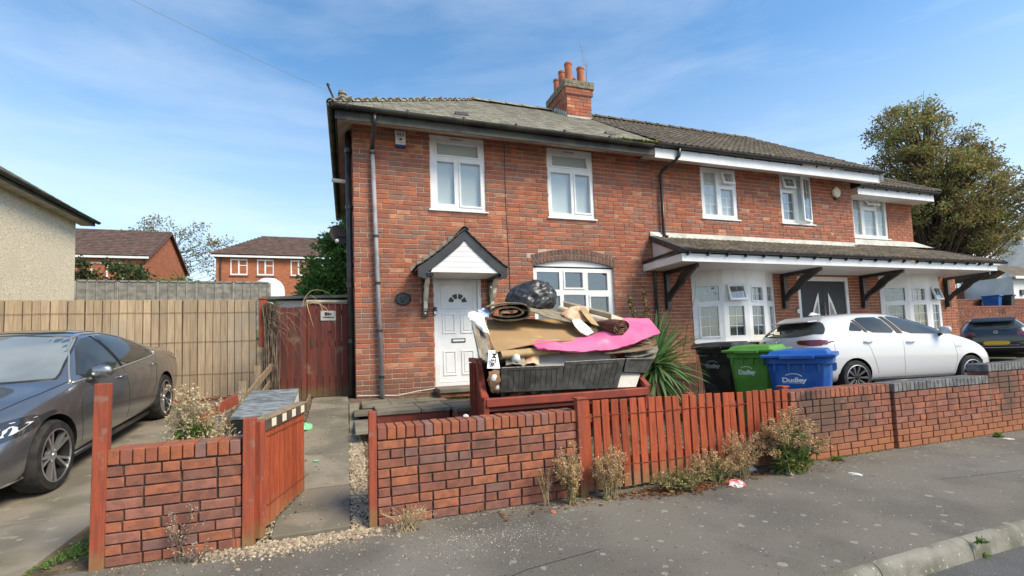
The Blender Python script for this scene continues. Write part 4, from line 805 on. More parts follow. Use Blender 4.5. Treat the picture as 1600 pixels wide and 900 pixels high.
for i in range(4):
    t0, t1 = i/4, (i+1)/4; a = Vector((CXb+.23-.35*t0, CY-.06+1.25*t0, CZ0+.02+.52*t0)); b = Vector((CXb+.23-.35*t1, CY-.06+1.25*t1, CZ0+.02+.52*t1))
    MB().bar(a, b, .16, .045).build('verge_tile', 'verge_tile', cr, bevel=.008)
MB().add([(CXa+.13, CY+.2, 3.07), (CXa+.26, CYt, 3.07), (CXa+.25, CYt, 3.50), (CXa+.13, CY+.2, 3.10)], [(0, 1, 2, 3)]).build('side_panel', 'white', HR)
MB().box(CXa, CXb, CY, CY+.02, 2.855, 3.0).box(CXa, CXa+.02, CY+.021, YF-.01, 2.857, 3.0).box(CXb-.02, CXb, CY+.021, YF-.01, 2.857, 3.0).build('canopy_fascia', 'white', HR)
MB().box(CXa+.021, CXb-.021, CY+.021, YF-.005, 2.87, 2.88).build('canopy_soffit', 'white', HR)
gutter(HR, (CXa-.06, CY-.06, 3.065), (CXb+.25, CY-.06, 3.065), r=.05, m='black'); gutter(HR, (CXa-.07, CY-.08, 3.065), (CXa+.02, YF-.02, 3.065), r=.05, m='black')
for i in range(21):
    x = CXa+.12+.45*i; MB().prism([(CY-.003, 2.96), (CY-.07, 2.985), (CY-.07, 3.02), (CY-.003, 3.04)], x-.016, x+.016, f=lambda a, b, c: (b, a, c)).build('gutter_bracket', 'black', HR, weld=True)
MB().tube([(6.03, 8.12, 3.03), (6.04, 8.14, 2.9), (6.04, 8.14, .66)], .034, 10).build('downpipe', 'black', HR, smooth=True)
MB().tube([(15.9, 8.3, 2.8), (15.9, 8.3, .5)], .02, 8).build('cable', 'black', HR)
fl = MB().add([(6.03, YF-.012, 3.70), (12.1, YF-.012, 3.70), (12.1, YF-.05, 3.56), (6.03, YF-.05, 3.56), (6.03, YF-.0, 3.70), (12.1, YF-.0, 3.70)], [(0, 3, 2, 1), (0, 1, 5, 4)])
fl.add([(6.0, YF-.016, 3.70), (6.0, YF-.05, 3.50), (6.2, YF-.12, 3.54), (6.35, YF-.016, 3.70)], [(0, 1, 2, 3)])
fl.add([(12.0, YF-.05, 3.64), (12.28, YF-.1, 3.54), (12.28, YF+.1, 3.66), (12.08, YF+.1, 3.70)], [(0, 1, 2, 3)]); fl.add([(12.1, YE-.01, 3.98), (EXR, YE-.01, 3.98), (EXR+.3, YE-.3, 3.76), (12.1, YE-.1, 3.80)], [(0, 3, 2, 1)])
fl.build('lead_flashing', 'lead', HR)
for x in (6.33, 9.55, 12.14, 15.38):
    b = MB().box(x-.045, x+.045, YF-.10, YF-.006, 2.06, 2.86).box(x-.044, x+.044, YF-.105, YF-.1, 2.1, 2.2).build('canopy_bracket', 'black', HR, bevel=.012)
    MB().box(x-.04, x+.04, 7.22, YF-.101, 2.79, 2.868).build('bracket_arm', 'black', b, bevel=.006)
    pr = [(YF-.10, 2.22), (YF-.10, 2.36), (YF-.20, 2.47), (YF-.36, 2.57), (YF-.46, 2.70), (YF-.60, 2.785), (7.28, 2.785), (YF-.74, 2.68), (YF-.62, 2.62), (YF-.52, 2.52), (YF-.36, 2.42), (YF-.2, 2.34)]
    MB().prism([(a, c) for a, c in pr], x-.035, x+.035, f=lambda a, b_, c: (b_, a, c)).build('curved_brace', 'black', b, weld=True)

MB().box(9.9, 11.85, 7.6, YF-.01, .2, .66).build('front_step', 'slab', HR, bevel=.012)
# ------------------------------------------------------------------ posts, picket fence, gates, fences
def post(label, x, y, z, w=.085, d=.085, z0=-.1, m='red_post', lean=0, cap=False, name='wooden_post', cat='post'):
    t = thing(name, label, cat, (x, y, z0)); MB().box(-w/2, w/2, -d/2, d/2, 0, z-z0, ).build('post_shaft', m, t, bevel=.004)
    if cap: MB().box(-w/2-.012, w/2+.012, -d/2-.012, d/2+.012, z-z0+.001, z-z0+.03).build('post_cap', m, t, bevel=.008)
    t.rotation_euler = (lean, R(.5), 0); return t
post('tall red wooden post at the left end of the short brick wall', -1.612, 4.02, 1.245, .082, .07, m='red_post')
post('red gate post the open picket gate hangs from', -.708, 4.035, .935, .08, .09)
post('red wooden post on the right side of the path entrance', .178, 4.03, .915, .062, .085)
def picket_mesh(h, w, m='red_wood'):
    key = ('pick', round(h, 2), w, m, int(rnd()*3))
    if key not in _bm: _bm[key] = MB().box(-w/2, w/2, -.009, .009, 0, round(h, 2)).mesh('picket', m, bevel=.003)
    return _bm[key]
pf = thing('picket_fence', 'red painted picket fence between two brick walls, green at its foot', 'fence', (2.05, 4.0, 0))
n = 25; pitch = 2.56/n
for i in range(n):
    x = .075+pitch*i; top = .865-.045*i/n + (.0 if i % 7 else .004)
    o = link(bpy.data.objects.new('picket', picket_mesh(top-.03, .078)), pf); o.location = (x, .015+U(-.003, .003), .03+U(-.006, .006)); o.rotation_euler = (U(-.01, .01), U(-.014, .014), U(-.03, .03))
for z in (.22, .66): MB().box(.0, 2.58, .028, .068, z, z+.075).build('rail', 'red_wood', pf, bevel=.004)
for x in (.0, 1.3, 2.585): 
    MB().box(x-.04, x+.04, .03 if x else -.03, .11 if x else .04, -.05, .885-.02*x).build('post', 'red_post', pf, bevel=.004)
    if x != 1.3: MB().box(x-.05, x+.05, .02 if x else -.04, .12 if x else .06, .886-.02*x, .905-.02*x).build('post_cap', 'red_post', pf, bevel=.004)
for z in (.715, .235): MB().tube([(.0+.43*i, .002+(.003 if i % 2 else 0), z-.02*i/6+(.006 if i % 2 else 0)) for i in range(7)], .0035, 5).build('wire', 'rust', pf)
gt = thing('garden_gate', 'open red picket gate with dark top board carrying four pale squares', 'gate', (-.655, 4.075, 0), R(72.5))
gl_ = .83
for i in range(9):
    x = .10+.083*i; o = link(bpy.data.objects.new('picket', picket_mesh(.78, .07)), gt); o.location = (x, -.02, .085+.008*i); o.rotation_euler.z = U(-.02, .02)
MB().box(-.02, .055, -.035, .045, .03, .90).build('stile', 'red_post', gt, bevel=.004)
for z in (.22, .70): MB().bar((.02, .012, z), (gl_, .012, z+.03), .035, .07).build('rail', 'red_wood', gt)
MB().bar((.03, .012, .25), (gl_, .012, .7), .03, .06).build('brace', 'red_wood', gt)
MB().bar((.05, -.026, .855), (gl_, -.026, .90), .032, .085).build('top_board', 'old_dark_wood', gt, bevel=.003)
MB().bar((.05, .0, .905), (gl_, .0, .95), .09, .016).build('top_cap', 'old_wood', gt, bevel=.003)
for i in range(4):
    x = .14+.185*i; z = .862+.0575*(x-.05)
    MB().add([(x, -.0435, z-.032), (x+.075, -.0435, z-.03), (x+.075, -.0435, z+.034), (x, -.0435, z+.032), (x, -.03, z-.032), (x+.075, -.03, z-.03), (x+.075, -.03, z+.034), (x, -.03, z+.032)], [(0, 1, 2, 3), (0, 4, 5, 1), (1, 5, 6, 2), (2, 6, 7, 3), (3, 7, 4, 0)]).build('reflector_plate', 'cream', gt)
for z in (.245, .77): MB().tube([(.08+.1*i, -.034-(.003 if i % 2 else 0), z+.004*i) for i in range(9)], .003, 5).build('wire', 'rust', gt)
# feather-edge fence behind the drive
ff = thing('board_fence', 'tall pale brown feather-edge board fence behind the grey car', 'fence', (-1.6, 9.85, .70))
key = MB().add([(-.054, -.012, 0), (.054, -.016, 0), (.054, .0, 0), (-.054, .0, 0), (-.054, -.012, 1.76), (.054, -.016, 1.76), (.054, .0, 1.76), (-.054, .0, 1.76)], [(0, 3, 2, 1), (4, 5, 6, 7), (0, 1, 5, 4), (1, 2, 6, 5), (2, 3, 7, 6), (3, 0, 4, 7)]).mesh('board', 'fence_wood')
x = 0; i = 0
while x > -9.5:
    o = link(bpy.data.objects.new('board', key), ff); o.location = (x-.06, U(-.003, .003), U(-.008, .008)); o.rotation_euler = (0, U(-.004, .004), 0); o.scale = (U(.96, 1.02), 1, 1); x -= .118; i += 1
for z in (.3, .95, 1.52): MB().box(-9.5, 0, .008, .07, z-.04, z+.04).build('rail', 'fence_wood', ff)
for z in (.42, 1.0, 1.53): MB().tube([(-9.5+.5*k, -.027, z+(.004 if k % 2 else -.004)) for k in range(20)], .004, 4).build('wire', 'old_wood', ff)
MB().box(-9.5, 0, .001, .007, 0, 1.74).build('gap_shadow_board', 'old_dark_wood', ff)  # dark sheet added so the gaps between boards show as painted shadow lines
MB().box(-9.5, 0, -.03, .02, -.14, -.004).build('gravel_board', 'fence_wood', ff)
pl = thing('plinth', 'low red painted plinth under the board fence', 'low wall', (-1.6, 9.72, .45)); MB().box(-2.6, .1, 0, .1, 0, .235).build('plinth_body', 'red_paint', pl, bevel=.01)
pp = post('thick red fence post with cap at the end of the pale board fence', -1.335, 8.75, 2.34, .11, .11, z0=.5, cap=True)
MB().box(-.075, .05, -.075, -.058, .35, 1.05).build('patch_board', 'old_wood', pp)
# side panel and side gate
sp = thing('board_fence', 'dark red boarded panel between the fence post and the side gate', 'fence', (-1.275, 8.72, .62))
for i in range(6):
    MB().box(.107*i+.004, .107*i+.103, U(-.003, .003), .02, 0, 1.60+U(-.02, .02)).build('board', 'gate_wood', sp, bevel=.002)
sg = thing('side_gate', 'dark red boarded side gate with a bulldog sign', 'gate', (-.60, 8.72, .67))
for i in range(6):
    MB().box(.103*i+.003, .103*i+.100, U(-.003, .003), .02, .0, 1.60).build('board', 'gate_wood', sg, bevel=.002)
for z in (.25, .85, 1.4): MB().box(0, .62, .021, .05, z, z+.1).build('ledge', 'gate_wood', sg)
MB().lathe([(0, -.04), (.022, -.034), (.024, -.02), (.01, -.01), (.01, 0)], 12, 'y', (.33, 0, 1.12)).build('knob', 'gate_wood', sg, smooth=True)
MB().box(.02, .05, -.012, 0, .85, 1.02).build('latch_plate', 'black_dirty', sg)
post('dark red post between the boarded panel and the side gate', -.625, 8.74, 2.27, .05, .07, z0=.55, m='gate_wood', name='gate_post')
ln = thing('gate_lintel', 'pale weathered timber lying across the top of the side gate', 'timber', (-.66, 8.68, 2.285)); MB().box(0, .72, 0, .09, 0, .045).box(.1, .62, -.004, 0, .002, .04).build('timber', 'cream_wood', ln, bevel=.004)
ds = thing('gate_sign', 'small pale sign with black bulldog silhouette on the side gate', 'sign', (-.30, 8.712, 2.06))
MB().box(-.125, .125, -.006, 0, -.085, .085).build('plate', 'tin', ds, bevel=.002)
dog = [(-.06, -.01), (-.058, .03), (-.065, .05), (-.05, .062), (-.025, .058), (-.015, .05), (.02, .052), (.045, .046), (.055, .03), (.052, -.01), (.04, -.01), (.036, .01), (.02, .012), (.016, -.01), (.004, -.01), (.002, .01), (-.018, .006), (-.02, -.01), (-.034, -.01), (-.036, .004), (-.046, .002), (-.048, -.01)]
MB().prism(dog, -.009, -.0065).build('dog_emblem', 'black', ds); MB().box(-.09, .09, -.009, -.0065, -.042, -.02).build('lettering', 'black', ds)
rnd_ = random.Random(5)
# low timber fence along the planting strip
lf = thing('low_fence', 'broken low fence of weathered timber beside the planting strip', 'fence', (-1.3, 5.2, .1))
def lfp(x, y, z0, z1, w=.07): MB().box(x-w/2, x+w/2, y-w/2, y+w/2, z0, z1).build('post', 'old_wood', lf, bevel=.005)
lfp(.02, 1.7, .1, .98, .09); lfp(-.07, .55, -.05, .72, .08); lfp(-.02, 3.0, .2, 1.15, .08)
MB().bar((-.1, .0, .30), (.12, 3.4, 1.12), .022, .11).build('rail', 'old_wood', lf); MB().bar((-.14, .1, .02), (.10, 3.4, .85), .022, .10).build('rail', 'old_wood', lf); MB().bar((-.15, .2, .66), (.05, 1.2, .8), .03, .12).build('rail', 'red_post', lf)
for k in range(7): MB().box(-.24-.0*k, -.22, -.3+.42*k, .08+.42*k, -.1+.045*k, .22+.045*k).build('edging_board', 'red_post' if k < 3 else 'old_wood', lf)
bd = thing('bed_edging', 'rotten timber edging along the left side of the slab path', 'edging', (-.62, 6.9, .44)); MB().bar((0, 0, 0), (.02, 1.75, .22), .03, .16).build('edging_board', 'old_wood', bd); MB().bar((.60, .1, -.02), (.63, 1.0, .12), .03, .06).build('edging_board', 'old_wood', bd)
# appliance box beside the path
bx = thing('storage_box', 'long black box with scratched grey top and pale end beside the path', 'box', (-.89, 6.35, .30)); bx.rotation_euler = (R(8.6), 0, 0)
MB().box(-.27, .268, -.6, .6, 0, .53).build('box_body', 'black', bx, bevel=.006); MB().box(-.28, .28, -.61, .61, .532, .57).build('box_top', 'box_top', bx, bevel=.006); MB().box(.2685, .276, -.58, .58, .02, .52).build('side_panel', 'white', bx)
tl = thing('tub', 'teal plastic tub beside the black box', 'tub', (-1.2, 5.62, .45)); MB().lathe([(0, -.1), (.09, -.1), (.11, .06), (.12, .08), (.115, .08)], 20).build('tub_body', 'teal', tl, smooth=.6); tl.rotation_euler = (R(80), 0, R(20))
tr = thing('tray', 'flat black plastic tray behind the short brick wall', 'tray', (-1.0, 5.0, .62)); MB().holes(-.24, .24, -.03, .03, [(-.2, .2, -.02, .02)], -.2, .2).box(-.23, .23, -.19, .19, -.03, -.02).build('tray_body', 'black', tr, bevel=.006)
MB().box(-.2,.2,-.17,.17,-.5,-.03).build('tray_stand','black',tr)
# brown palings between the two front gardens
bp_ = thing('paling_fence', 'low brown paling fence behind the spiky plant, next to the black bin', 'fence', (4.95, 6.6, .36))
for i in range(14): 
    o = link(bpy.data.objects.new('paling', picket_mesh(.66, .1, 'brown_paling')), bp_); o.location = (.105*i, 0, U(-.015, .015)); o.rotation_euler.y = U(-.02, .02)
MB().box(-.05, 1.45, .012, .05, .15, .22).build('rail', 'brown_paling', bp_)
post('short weathered stump beside the blue bin behind the brick wall', 6.18, 4.75, .86, .11, .08, z0=.05, m='old_wood', name='wooden_stump')
# ------------------------------------------------------------------ background left
bh = thing('rendered_house', 'neighbouring pebble-dashed cream house at the left edge', 'house', (-6.5, 10, .6))
MB().box(-8, 0, -3.8, 4.7, -.3, 4.42).build('wall', 'render', bh)
e0 = 4.32
MB().add([(.32, -4.3, e0+.14), (.32, 5.0, e0+.14), (-3.6, 5.0-2.6, e0+2.75), (-3.6, -1.5, e0+2.75), (-8, 5, e0+.14), (-8, -4.3, e0+.14)], [(0, 1, 2, 3), (1, 4, 2)]).build('roof', 'old_tile', bh)
it = []; me = tile_mesh('plain'); vdv = Vector((-3.92, 0, 2.61)).normalized()
nd_ = Vector((0, 1, 0)).cross(vdv); L_ = 4.7
v = 0; r_ = 0
while v < 3.0:
    y = -4.2+(.08 if r_ % 2 else 0)
    while y < 5.0-v*.55:
        P = Vector((.34, y, e0+.16))+vdv*v; m = Matrix(((0, vdv.x, nd_.x, P.x), (1, vdv.y, nd_.y, P.y), (0, vdv.z, nd_.z, P.z), (0, 0, 0, 1)))
        it.append((me, m @ Matrix.Rotation(-.08, 4, 'X') @ Matrix.Rotation(U(-.02, .02), 4, 'Z'))); y += .166
    v += .14; r_ += 1
pieces(bh, 'roof_tile', it, 'old_tile', 200)
MB().box(.0, .28, -4.2, 4.95, e0+.03, e0+.05).build('soffit', 'soffit', bh); MB().box(.28, .30, -4.2, 4.95, e0+.03, e0+.15).build('fascia', 'black_dirty', bh)
gutter(bh, (.35, -4.2, e0+.15), (.35, 5.0, e0+.15), m='black_dirty'); MB().box(.0, .008, -.06, .12, 3.62, 3.76).build('air_vent', 'terracotta', bh)
lpf = thing('lap_fence', 'grey lapped panel fence on the rise behind the board fence', 'fence', (-2.82, 20, 1.8))
for k in range(7):
    x1 = -1.2*k; p = MB()
    for s in range(17): p.box(x1-1.14, x1-.03, -.012-.003*(s % 2), .006, .62+.108*s, .62+.108*s+.112, m=Matrix.Rotation(0, 4, 'X'))
    p.v = [(a, b-(.010 if (c-.62) % .108 < .02 else 0), c) for a, b, c in p.v]
    p.build('fence_panel', 'grey_fence', lpf); 
    q = MB(); [q.box(x1-1.15+j*.275, x1-1.11+j*.275, -.05, -.02, .6, 2.44) for j in range(5)]; q.box(x1-1.16, x1-.02, -.05, -.02, 2.40, 2.46); q.build('batten', 'grey_fence', lpf)
    MB().box(x1-.02, x1+.06, -.05, .05, 0, 2.42).build('concrete_post', 'concrete', lpf)
def far_window(parent, x0, x1, z0, z1, y, rz=0, nx=2, door=False):
    hs = [(x0+.09+(x1-x0-.09)/nx*i, x0+(x1-x0-.0)/nx*(i+1)-.06, z0+.1, z1-.1) for i in range(nx)]
    w_ = MB().holes(x0, x1, z0, z1, hs, y-.03, y+.03); h = hs[-1]; w_.box(h[0], h[1], y-.028, y+.028, (z0+z1)/2+.1, (z0+z1)/2+.16)
    o = w_.build('window', 'white', parent); MB().box(x0+.05, x1-.05, y+.032, y+.04, z0+.05, z1-.05).build('pane', 'far_glass', o)
    MB().box(x0-.05, x1+.05, y-.08, y+.0, z0-.1, z0-.005).build('sill', 'dark_brick', o); return o
def far_tiles(parent, O, ud, vd, L, xlo, xhi, gauge=.34, w=.34):
    ud, vd = Vector(ud).normalized(), Vector(vd).normalized(); nd = ud.cross(vd); me = _bm.setdefault(('ft',), MB().box(-.165, .165, 0, .4, 0, .03).mesh('roof_tile', 'brown_tile')); it = []; v = 0
    while v < L:
        x = xlo(v)+w/2
        while x < xhi(v):
            P = Vector(O)+ud*x+vd*v; it.append((me, Matrix(((ud.x, vd.x, nd.x, P.x), (ud.y, vd.y, nd.y, P.y), (ud.z, vd.z, nd.z, P.z), (0, 0, 0, 1))) @ Matrix.Rotation(-.07, 4, 'X') @ Matrix.Translation((0, 0, .03)))); x += w
        v += gauge
    join(it, 'roof_tile', 'brown_tile', parent)
# far gabled house, left
fl_ = thing('brick_house', 'far orange brick house with gable end, left of the sky gap', 'house', (-13.5, 40, 4.0))
MB().add([(-12, 0, 0), (0, 0, 0), (0, 8.4, 0), (-12, 8.4, 0), (-12, 0, 5.0), (0, 0, 5.0), (0, 8.4, 5.0), (-12, 8.4, 5.0), (0, 4.2, 7.55), (-12, 4.2, 7.55)], [(0, 1, 5, 4), (1, 2, 6, 8, 5), (2, 3, 7, 6), (3, 0, 4, 9, 7), (4, 5, 8, 9), (6, 7, 9, 8)]).build('wall', 'far_brick', fl_)
rfm = MB().add([(-12, -.35, 4.82), (.25, -.35, 4.82), (.25, 4.2, 7.62), (-12, 4.2, 7.62), (-12, 8.75, 4.82), (.25, 8.75, 4.82)], [(0, 1, 2, 3), (3, 2, 5, 4)]).build('roof', 'brown_tile', fl_)
far_tiles(rfm, (0, -.4, 4.83), (1, 0, 0), (0, 4.55, 2.8), 5.3, lambda v: -12, lambda v: .25)
MB().box(-12, .2, -.37, -.35, 4.66, 4.82).build('fascia', 'white', fl_); MB().box(-.25, -.15, -.08, 0, 0, 4.7).build('downpipe', 'black', fl_)
MB().add([(.26, -.4, 4.68), (.26, 4.2, 7.5), (.26, 4.2, 7.66), (.26, -.4, 4.84)], [(0, 1, 2, 3)]).add([(.26, 8.8, 4.68), (.26, 4.2, 7.5), (.26, 4.2, 7.66), (.26, 8.8, 4.84)], [(3, 2, 1, 0)]).build('bargeboard', 'dark_brick', fl_)
far_window(fl_, -3.3, -1.4, 2.95, 4.4, 0); far_window(fl_, -8.3, -6.4, 2.95, 4.4, 0)
w_ = MB().box(.0, .05, 4.9, 6.1, 1.6, 3.4).build('window', 'white', fl_); MB().box(.051, .06, 5.05, 5.95, 1.75, 3.25).build('pane', 'far_glass', w_)
# far hipped house, middle left
f2 = thing('brick_house', 'far orange brick house with brown hipped roof beside the green tree', 'house', (-9.2, 40, 4.0))
MB().box(0, 13, 0, 7, 0, 5.1).build('wall', 'far_brick', f2)
f2r = MB().add([(-.35, -.35, 5.1), (13.3, -.35, 5.1), (10.5, 3.5, 7.35), (2.5, 3.5, 7.35), (-.35, 7.3, 5.1), (13.3, 7.3, 5.1)], [(0, 1, 2, 3), (4, 0, 3), (5, 4, 3, 2), (1, 5, 2)]).build('roof', 'brown_tile', f2)
far_tiles(f2r, (0, -.4, 5.11), (1, 0, 0), (0, 3.85, 2.25), 4.45, lambda v: -.35+2.85*v/4.46, lambda v: 13.3-2.8*v/4.46)
MB().box(-.3, 13.2, -.37, -.35, 4.93, 5.08).build('fascia', 'white', f2); MB().box(.25, .35, -.08, 0, 0, 5).build('downpipe', 'black', f2)
for x in (.95, 2.75, 5.1, 7.4): far_window(f2, x, x+1.15, 3.62, 4.85, 0)
# things seen over the side gate
sh = thing('garden_shed', 'dark brown shed with white window beyond the side gate', 'shed', (-2.4, 26, 2.6)); MB().box(0, 1.6, 0, 2, 0, 2.25).build('wall', 'dark_brick', sh); MB().box(-.1, 1.7, -.1, 2.1, 2.25, 2.35).build('roof', 'black_dirty', sh); far_window(sh, .7, 1.75, 1.35, 2.15, -.04)
dm_ = thing('white_dome', 'white domed cover beyond the grey lapped fence', 'dome', (-3.1, 22.0, 3.0)); MB().lathe([(.62, 0), (.62, 1.1), (.58, 1.35), (.45, 1.55), (.25, 1.68), (0, 1.72)], 28).build('dome_shell', 'white_wall', dm_, smooth=True)
ob_ = thing('outbuilding', 'low pale outbuilding with grey felt roof behind the side gate', 'outbuilding', (-1.5, 11.6, .7)); MB().box(0, 1.5, 0, 2.4, 0, 1.93).build('wall', 'white_wall', ob_); MB().add([(-.25, -.2, 1.94), (1.6, -.2, 1.99), (1.6, 2.6, 2.15), (-.25, 2.6, 2.1), (-.25, -.2, 2.0), (1.6, -.2, 2.05), (1.6, 2.6, 2.21), (-.25, 2.6, 2.16)], [(0, 3, 2, 1), (4, 5, 6, 7), (0, 1, 5, 4), (1, 2, 6, 5), (2, 3, 7, 6), (3, 0, 4, 7)]).build('roof', 'concrete', ob_)
# overhead wire at upper left
ow = thing('telephone_wire', 'thin telephone wire crossing the sky at upper left', 'wire', (0, 0, 0))
MB().tube([(-6.2+12.5*t, 9+15*t, 8.6+4.2*t-2.2*t*(1-t)) for t in [i/16 for i in range(17)]], .006, 5).build('wire_strand', 'steel', ow)
# ------------------------------------------------------------------ background right
def brick_bank(label, x0, y0, x1, y1, z0, z1, th=.25, cop='dark_brick'):
    L_ = math.hypot(x1-x0, y1-y0); t = thing('retaining_wall', label, 'brick wall', (x0, y0, z0), math.atan2(y1-y0, x1-x0))
    MB().box(0, L_, .006, th, 0, z1-z0).build('wall', 'mortar_dark', t)
    join(bricks(0, L_, 0, z1-z0-.08, .075, .225, .011, 'garden_brick', hdr=.1, proud=.003), 'brick', 'garden_brick', t)
    MB().box(-.01, L_, -.02, th+.02, z1-z0-.078, z1-z0).build('coping', cop, t); return t
brick_bank('near brick retaining wall right behind the black car', 18.5, 13.4, 33, 12.8, 0, 2.5, cop='garden_brick')
brick_bank('middle brick retaining wall above the black car', 22, 16.2, 38, 15.3, 1.5, 3.1)
brick_bank('upper brick retaining wall below the white houses', 24, 18.6, 46, 17.8, 2.4, 4.05)
tag(MB().add([(18.5, 13.6, 2.2), (33, 13.0, 2.2), (38, 15.4, 2.2), (20, 16.4, 2.2)], [(0, 1, 2, 3)]).add([(22, 16.4, 2.72), (38, 15.5, 2.72), (46, 17.9, 2.72), (24, 18.7, 2.72)], [(0, 1, 2, 3)]).add([(22, 18.8, 3.5), (90, 16.5, 3.5), (90, 60, 3.5), (20, 60, 3.5)], [(0, 1, 2, 3)]).build('terrace_ground', 'back_ground'), kind='structure')
wh = thing('white_house', 'white rendered house on the rise at the right edge', 'house', (50.5, 21.5, 3.4))
MB().box(0, 10, 0, 8, 0, 6.3).box(-12, 0, 1.2, 8, 0, 5.2).build('wall', 'white_wall', wh)
MB().add([(-.4, -.5, 6.2), (10, -.5, 6.2), (10, 4, 8.6), (-.4, 4, 8.6)], [(0, 1, 2, 3)]).add([(-12.4, .8, 5.1), (-.1, .8, 5.1), (-.1, 4.5, 7.2), (-12.4, 4.5, 7.2)], [(0, 1, 2, 3)]).build('roof', 'roof_tile', wh)
MB().box(-.4, 10, -.52, -.5, 6.0, 6.2).build('fascia', 'white', wh)
far_window(wh, -10.6, -8.6, .3, 2.0, 1.15, nx=3); far_window(wh, 1.2, 3.2, 3.6, 5.2, -.05, nx=3); far_window(wh, -6.5, -4.8, .4, 1.9, 1.15)
pr_ = thing('white_porch', 'white porch with tiled pitched roof at the right edge', 'porch', (35.9, 15.9, 2.4))
MB().box(0, 3, 0, 2.4, 0, 2.0).build('wall', 'white_wall', pr_); MB().add([(-.4, -.3, 2.0), (3.3, -.3, 2.0), (3.3, 1.2, 2.9), (-.1, 1.2, 2.9), (3.3, 2.7, 2.0), (-.4, 2.7, 2.0)], [(0, 1, 2, 3), (3, 2, 4, 5)]).build('roof', 'roof_tile', pr_)
MB().box(-.4, 3.3, -.32, -.3, 1.85, 2.0).build('fascia', 'white', pr_); MB().box(.55, .85, -.08, 0, .95, 1.25).build('wall_lantern', 'black', pr_)
rf_ = thing('panel_fence', 'small bright red fence panel on the upper terrace', 'fence', (38.3, 18.9, 3.5))
for i in range(8): MB().box(.21*i, .21*i+.195, 0, .03, 0, 1.55-.05*i+(.3 if i == 5 else 0)).build('board', 'red_wood', rf_)
rf2 = thing('panel_fence', 'weathered grey green fence panel next to the bright red one', 'fence', (40.05, 18.8, 3.5))
for i in range(6): MB().box(.25*i, .25*i+.23, 0, .03, 0, 1.3).build('board', 'old_wood', rf2)
# ------------------------------------------------------------------ cars
def lerp(tab, x):
    if x <= tab[0][0]: return tab[0][1]
    for (a, va), (b, vb) in zip(tab, tab[1:]):
        if x <= b: return va+(vb-va)*(x-a)/(b-a)
    return tab[-1][1]
def car_body(P):
    st = P['st']; rings = []
    for x in st:
        T, B, wB, wM, zb = (lerp(P[k], x) for k in ('T', 'B', 'wB', 'wM', 'zb')); wR, zR = lerp(P['wR'], x), lerp(P['zR'], x)
        h = [(0, zb), (wM*.8, zb), (wM*.965, zb+.07), (wM, zb+(B-zb)*.42), (wM*.997, zb+(B-zb)*.74), (wB, B), (wR, zR), (wR*.6, T-.012), (0, T)]
        rings.append([(x, -y, z) for y, z in h[:0:-1]][0:] + [(x, y, z) for y, z in h[:]] [0:])
    # order: from top centre round the right side, bottom, left side (closed)
    R_ = []
    for x, r in zip(st, rings):
        h = [p for p in r]; right = h[:8]; left = h[8:]   # right: top->...->low ; left: bottom centre ... top centre
        ring = right + left
        R_.append(ring)
    n = len(R_[0]); bm = bmesh.new(); V = [[bm.verts.new(p) for p in r] for r in R_]
    for i in range(len(V)-1):
        for k in range(n):
            a, b = k, (k+1) % n
            try: bm.faces.new((V[i][a], V[i+1][a], V[i+1][b], V[i][b]))
            except ValueError: pass
    for r in (V[0], V[-1][::-1]): bm.faces.new(r)
    bmesh.ops.remove_doubles(bm, verts=bm.verts, dist=1e-5); bmesh.ops.recalc_face_normals(bm, faces=bm.faces)
    me = bpy.data.meshes.new('b'); bm.to_mesh(me); bm.free(); return me
def evalmesh(me, mods, name):
    o = bpy.data.objects.new('tmp', me); COL.objects.link(o)
    for f in mods: f(o)
    dg = bpy.context.evaluated_depsgraph_get(); dg.update(); r = bpy.data.meshes.new_from_object(o.evaluated_get(dg)); r.name = name
    bpy.data.objects.remove(o); return r
def decal(bvh, pts, O, u, v, d, off=.004, step=.05, flip=False):
    """polygon (u,v) projected along d onto the body"""
    O, u, v, d = Vector(O), Vector(u), Vector(v), Vector(d).normalized()
    n = len(pts); P = []
    for i in range(n):   # subdivide outline
        a, b = Vector(pts[i]), Vector(pts[(i+1) % n]); k = max(1, int((b-a).length/step))
        P += [a+(b-a)*j/k for j in range(k)]
    xs = [p.x for p in P]; ys = [p.y for p in P]; m = len(P)
    inn = lambda x, y: sum(((P[i].y > y) != (P[i-1].y > y)) and (x < (P[i-1].x-P[i].x)*(y-P[i].y)/(P[i-1].y-P[i].y+1e-12)+P[i].x) for i in range(m)) % 2
    G = [Vector((a, b)) for a in np.arange(min(xs)+step*.5, max(xs), step) for b in np.arange(min(ys)+step*.5, max(ys), step) if inn(a, b) and min((Vector((a, b))-p).length for p in P) > step*.4]
    r = delaunay_2d_cdt(P+G, [(i, (i+1) % m) for i in range(m)], [list(range(m))], 1, 1e-6)
    vs = []; 
    for q in r[0]:
        s = O+u*q.x+v*q.y; h = bvh.ray_cast(s, d)
        vs.append((h[0]+h[1]*off) if h[0] else s+d*.5)
    fs = [tuple(f) for f in r[2]]
    if fs:
        a, b, c = (Vector(vs[i]) for i in fs[0][:3])
        if (b-a).cross(c-a).dot(d) > 0: fs = [f[::-1] for f in fs]
    return MB().add(vs, fs)
def trace(bvh, pts, O, u, v, d, r=.004, off=0, step=.06, close=False):
    O, u, v, d = Vector(O), Vector(u), Vector(v), Vector(d).normalized(); P = []
    pp = list(pts)+([pts[0]] if close else [])
    for a, b in zip(pp, pp[1:]):
        a, b = Vector(a), Vector(b); k = max(1, int((b-a).length/step)); P += [a+(b-a)*j/k for j in range(k)]
    P.append(Vector(pp[-1])); out = []
    for q in P:
        h = bvh.ray_cast(O+u*q.x+v*q.y, d)
        if h[0]: out.append(h[0]+h[1]*off)
    return MB().tube(out, r, 5) if len(out) > 1 else MB()
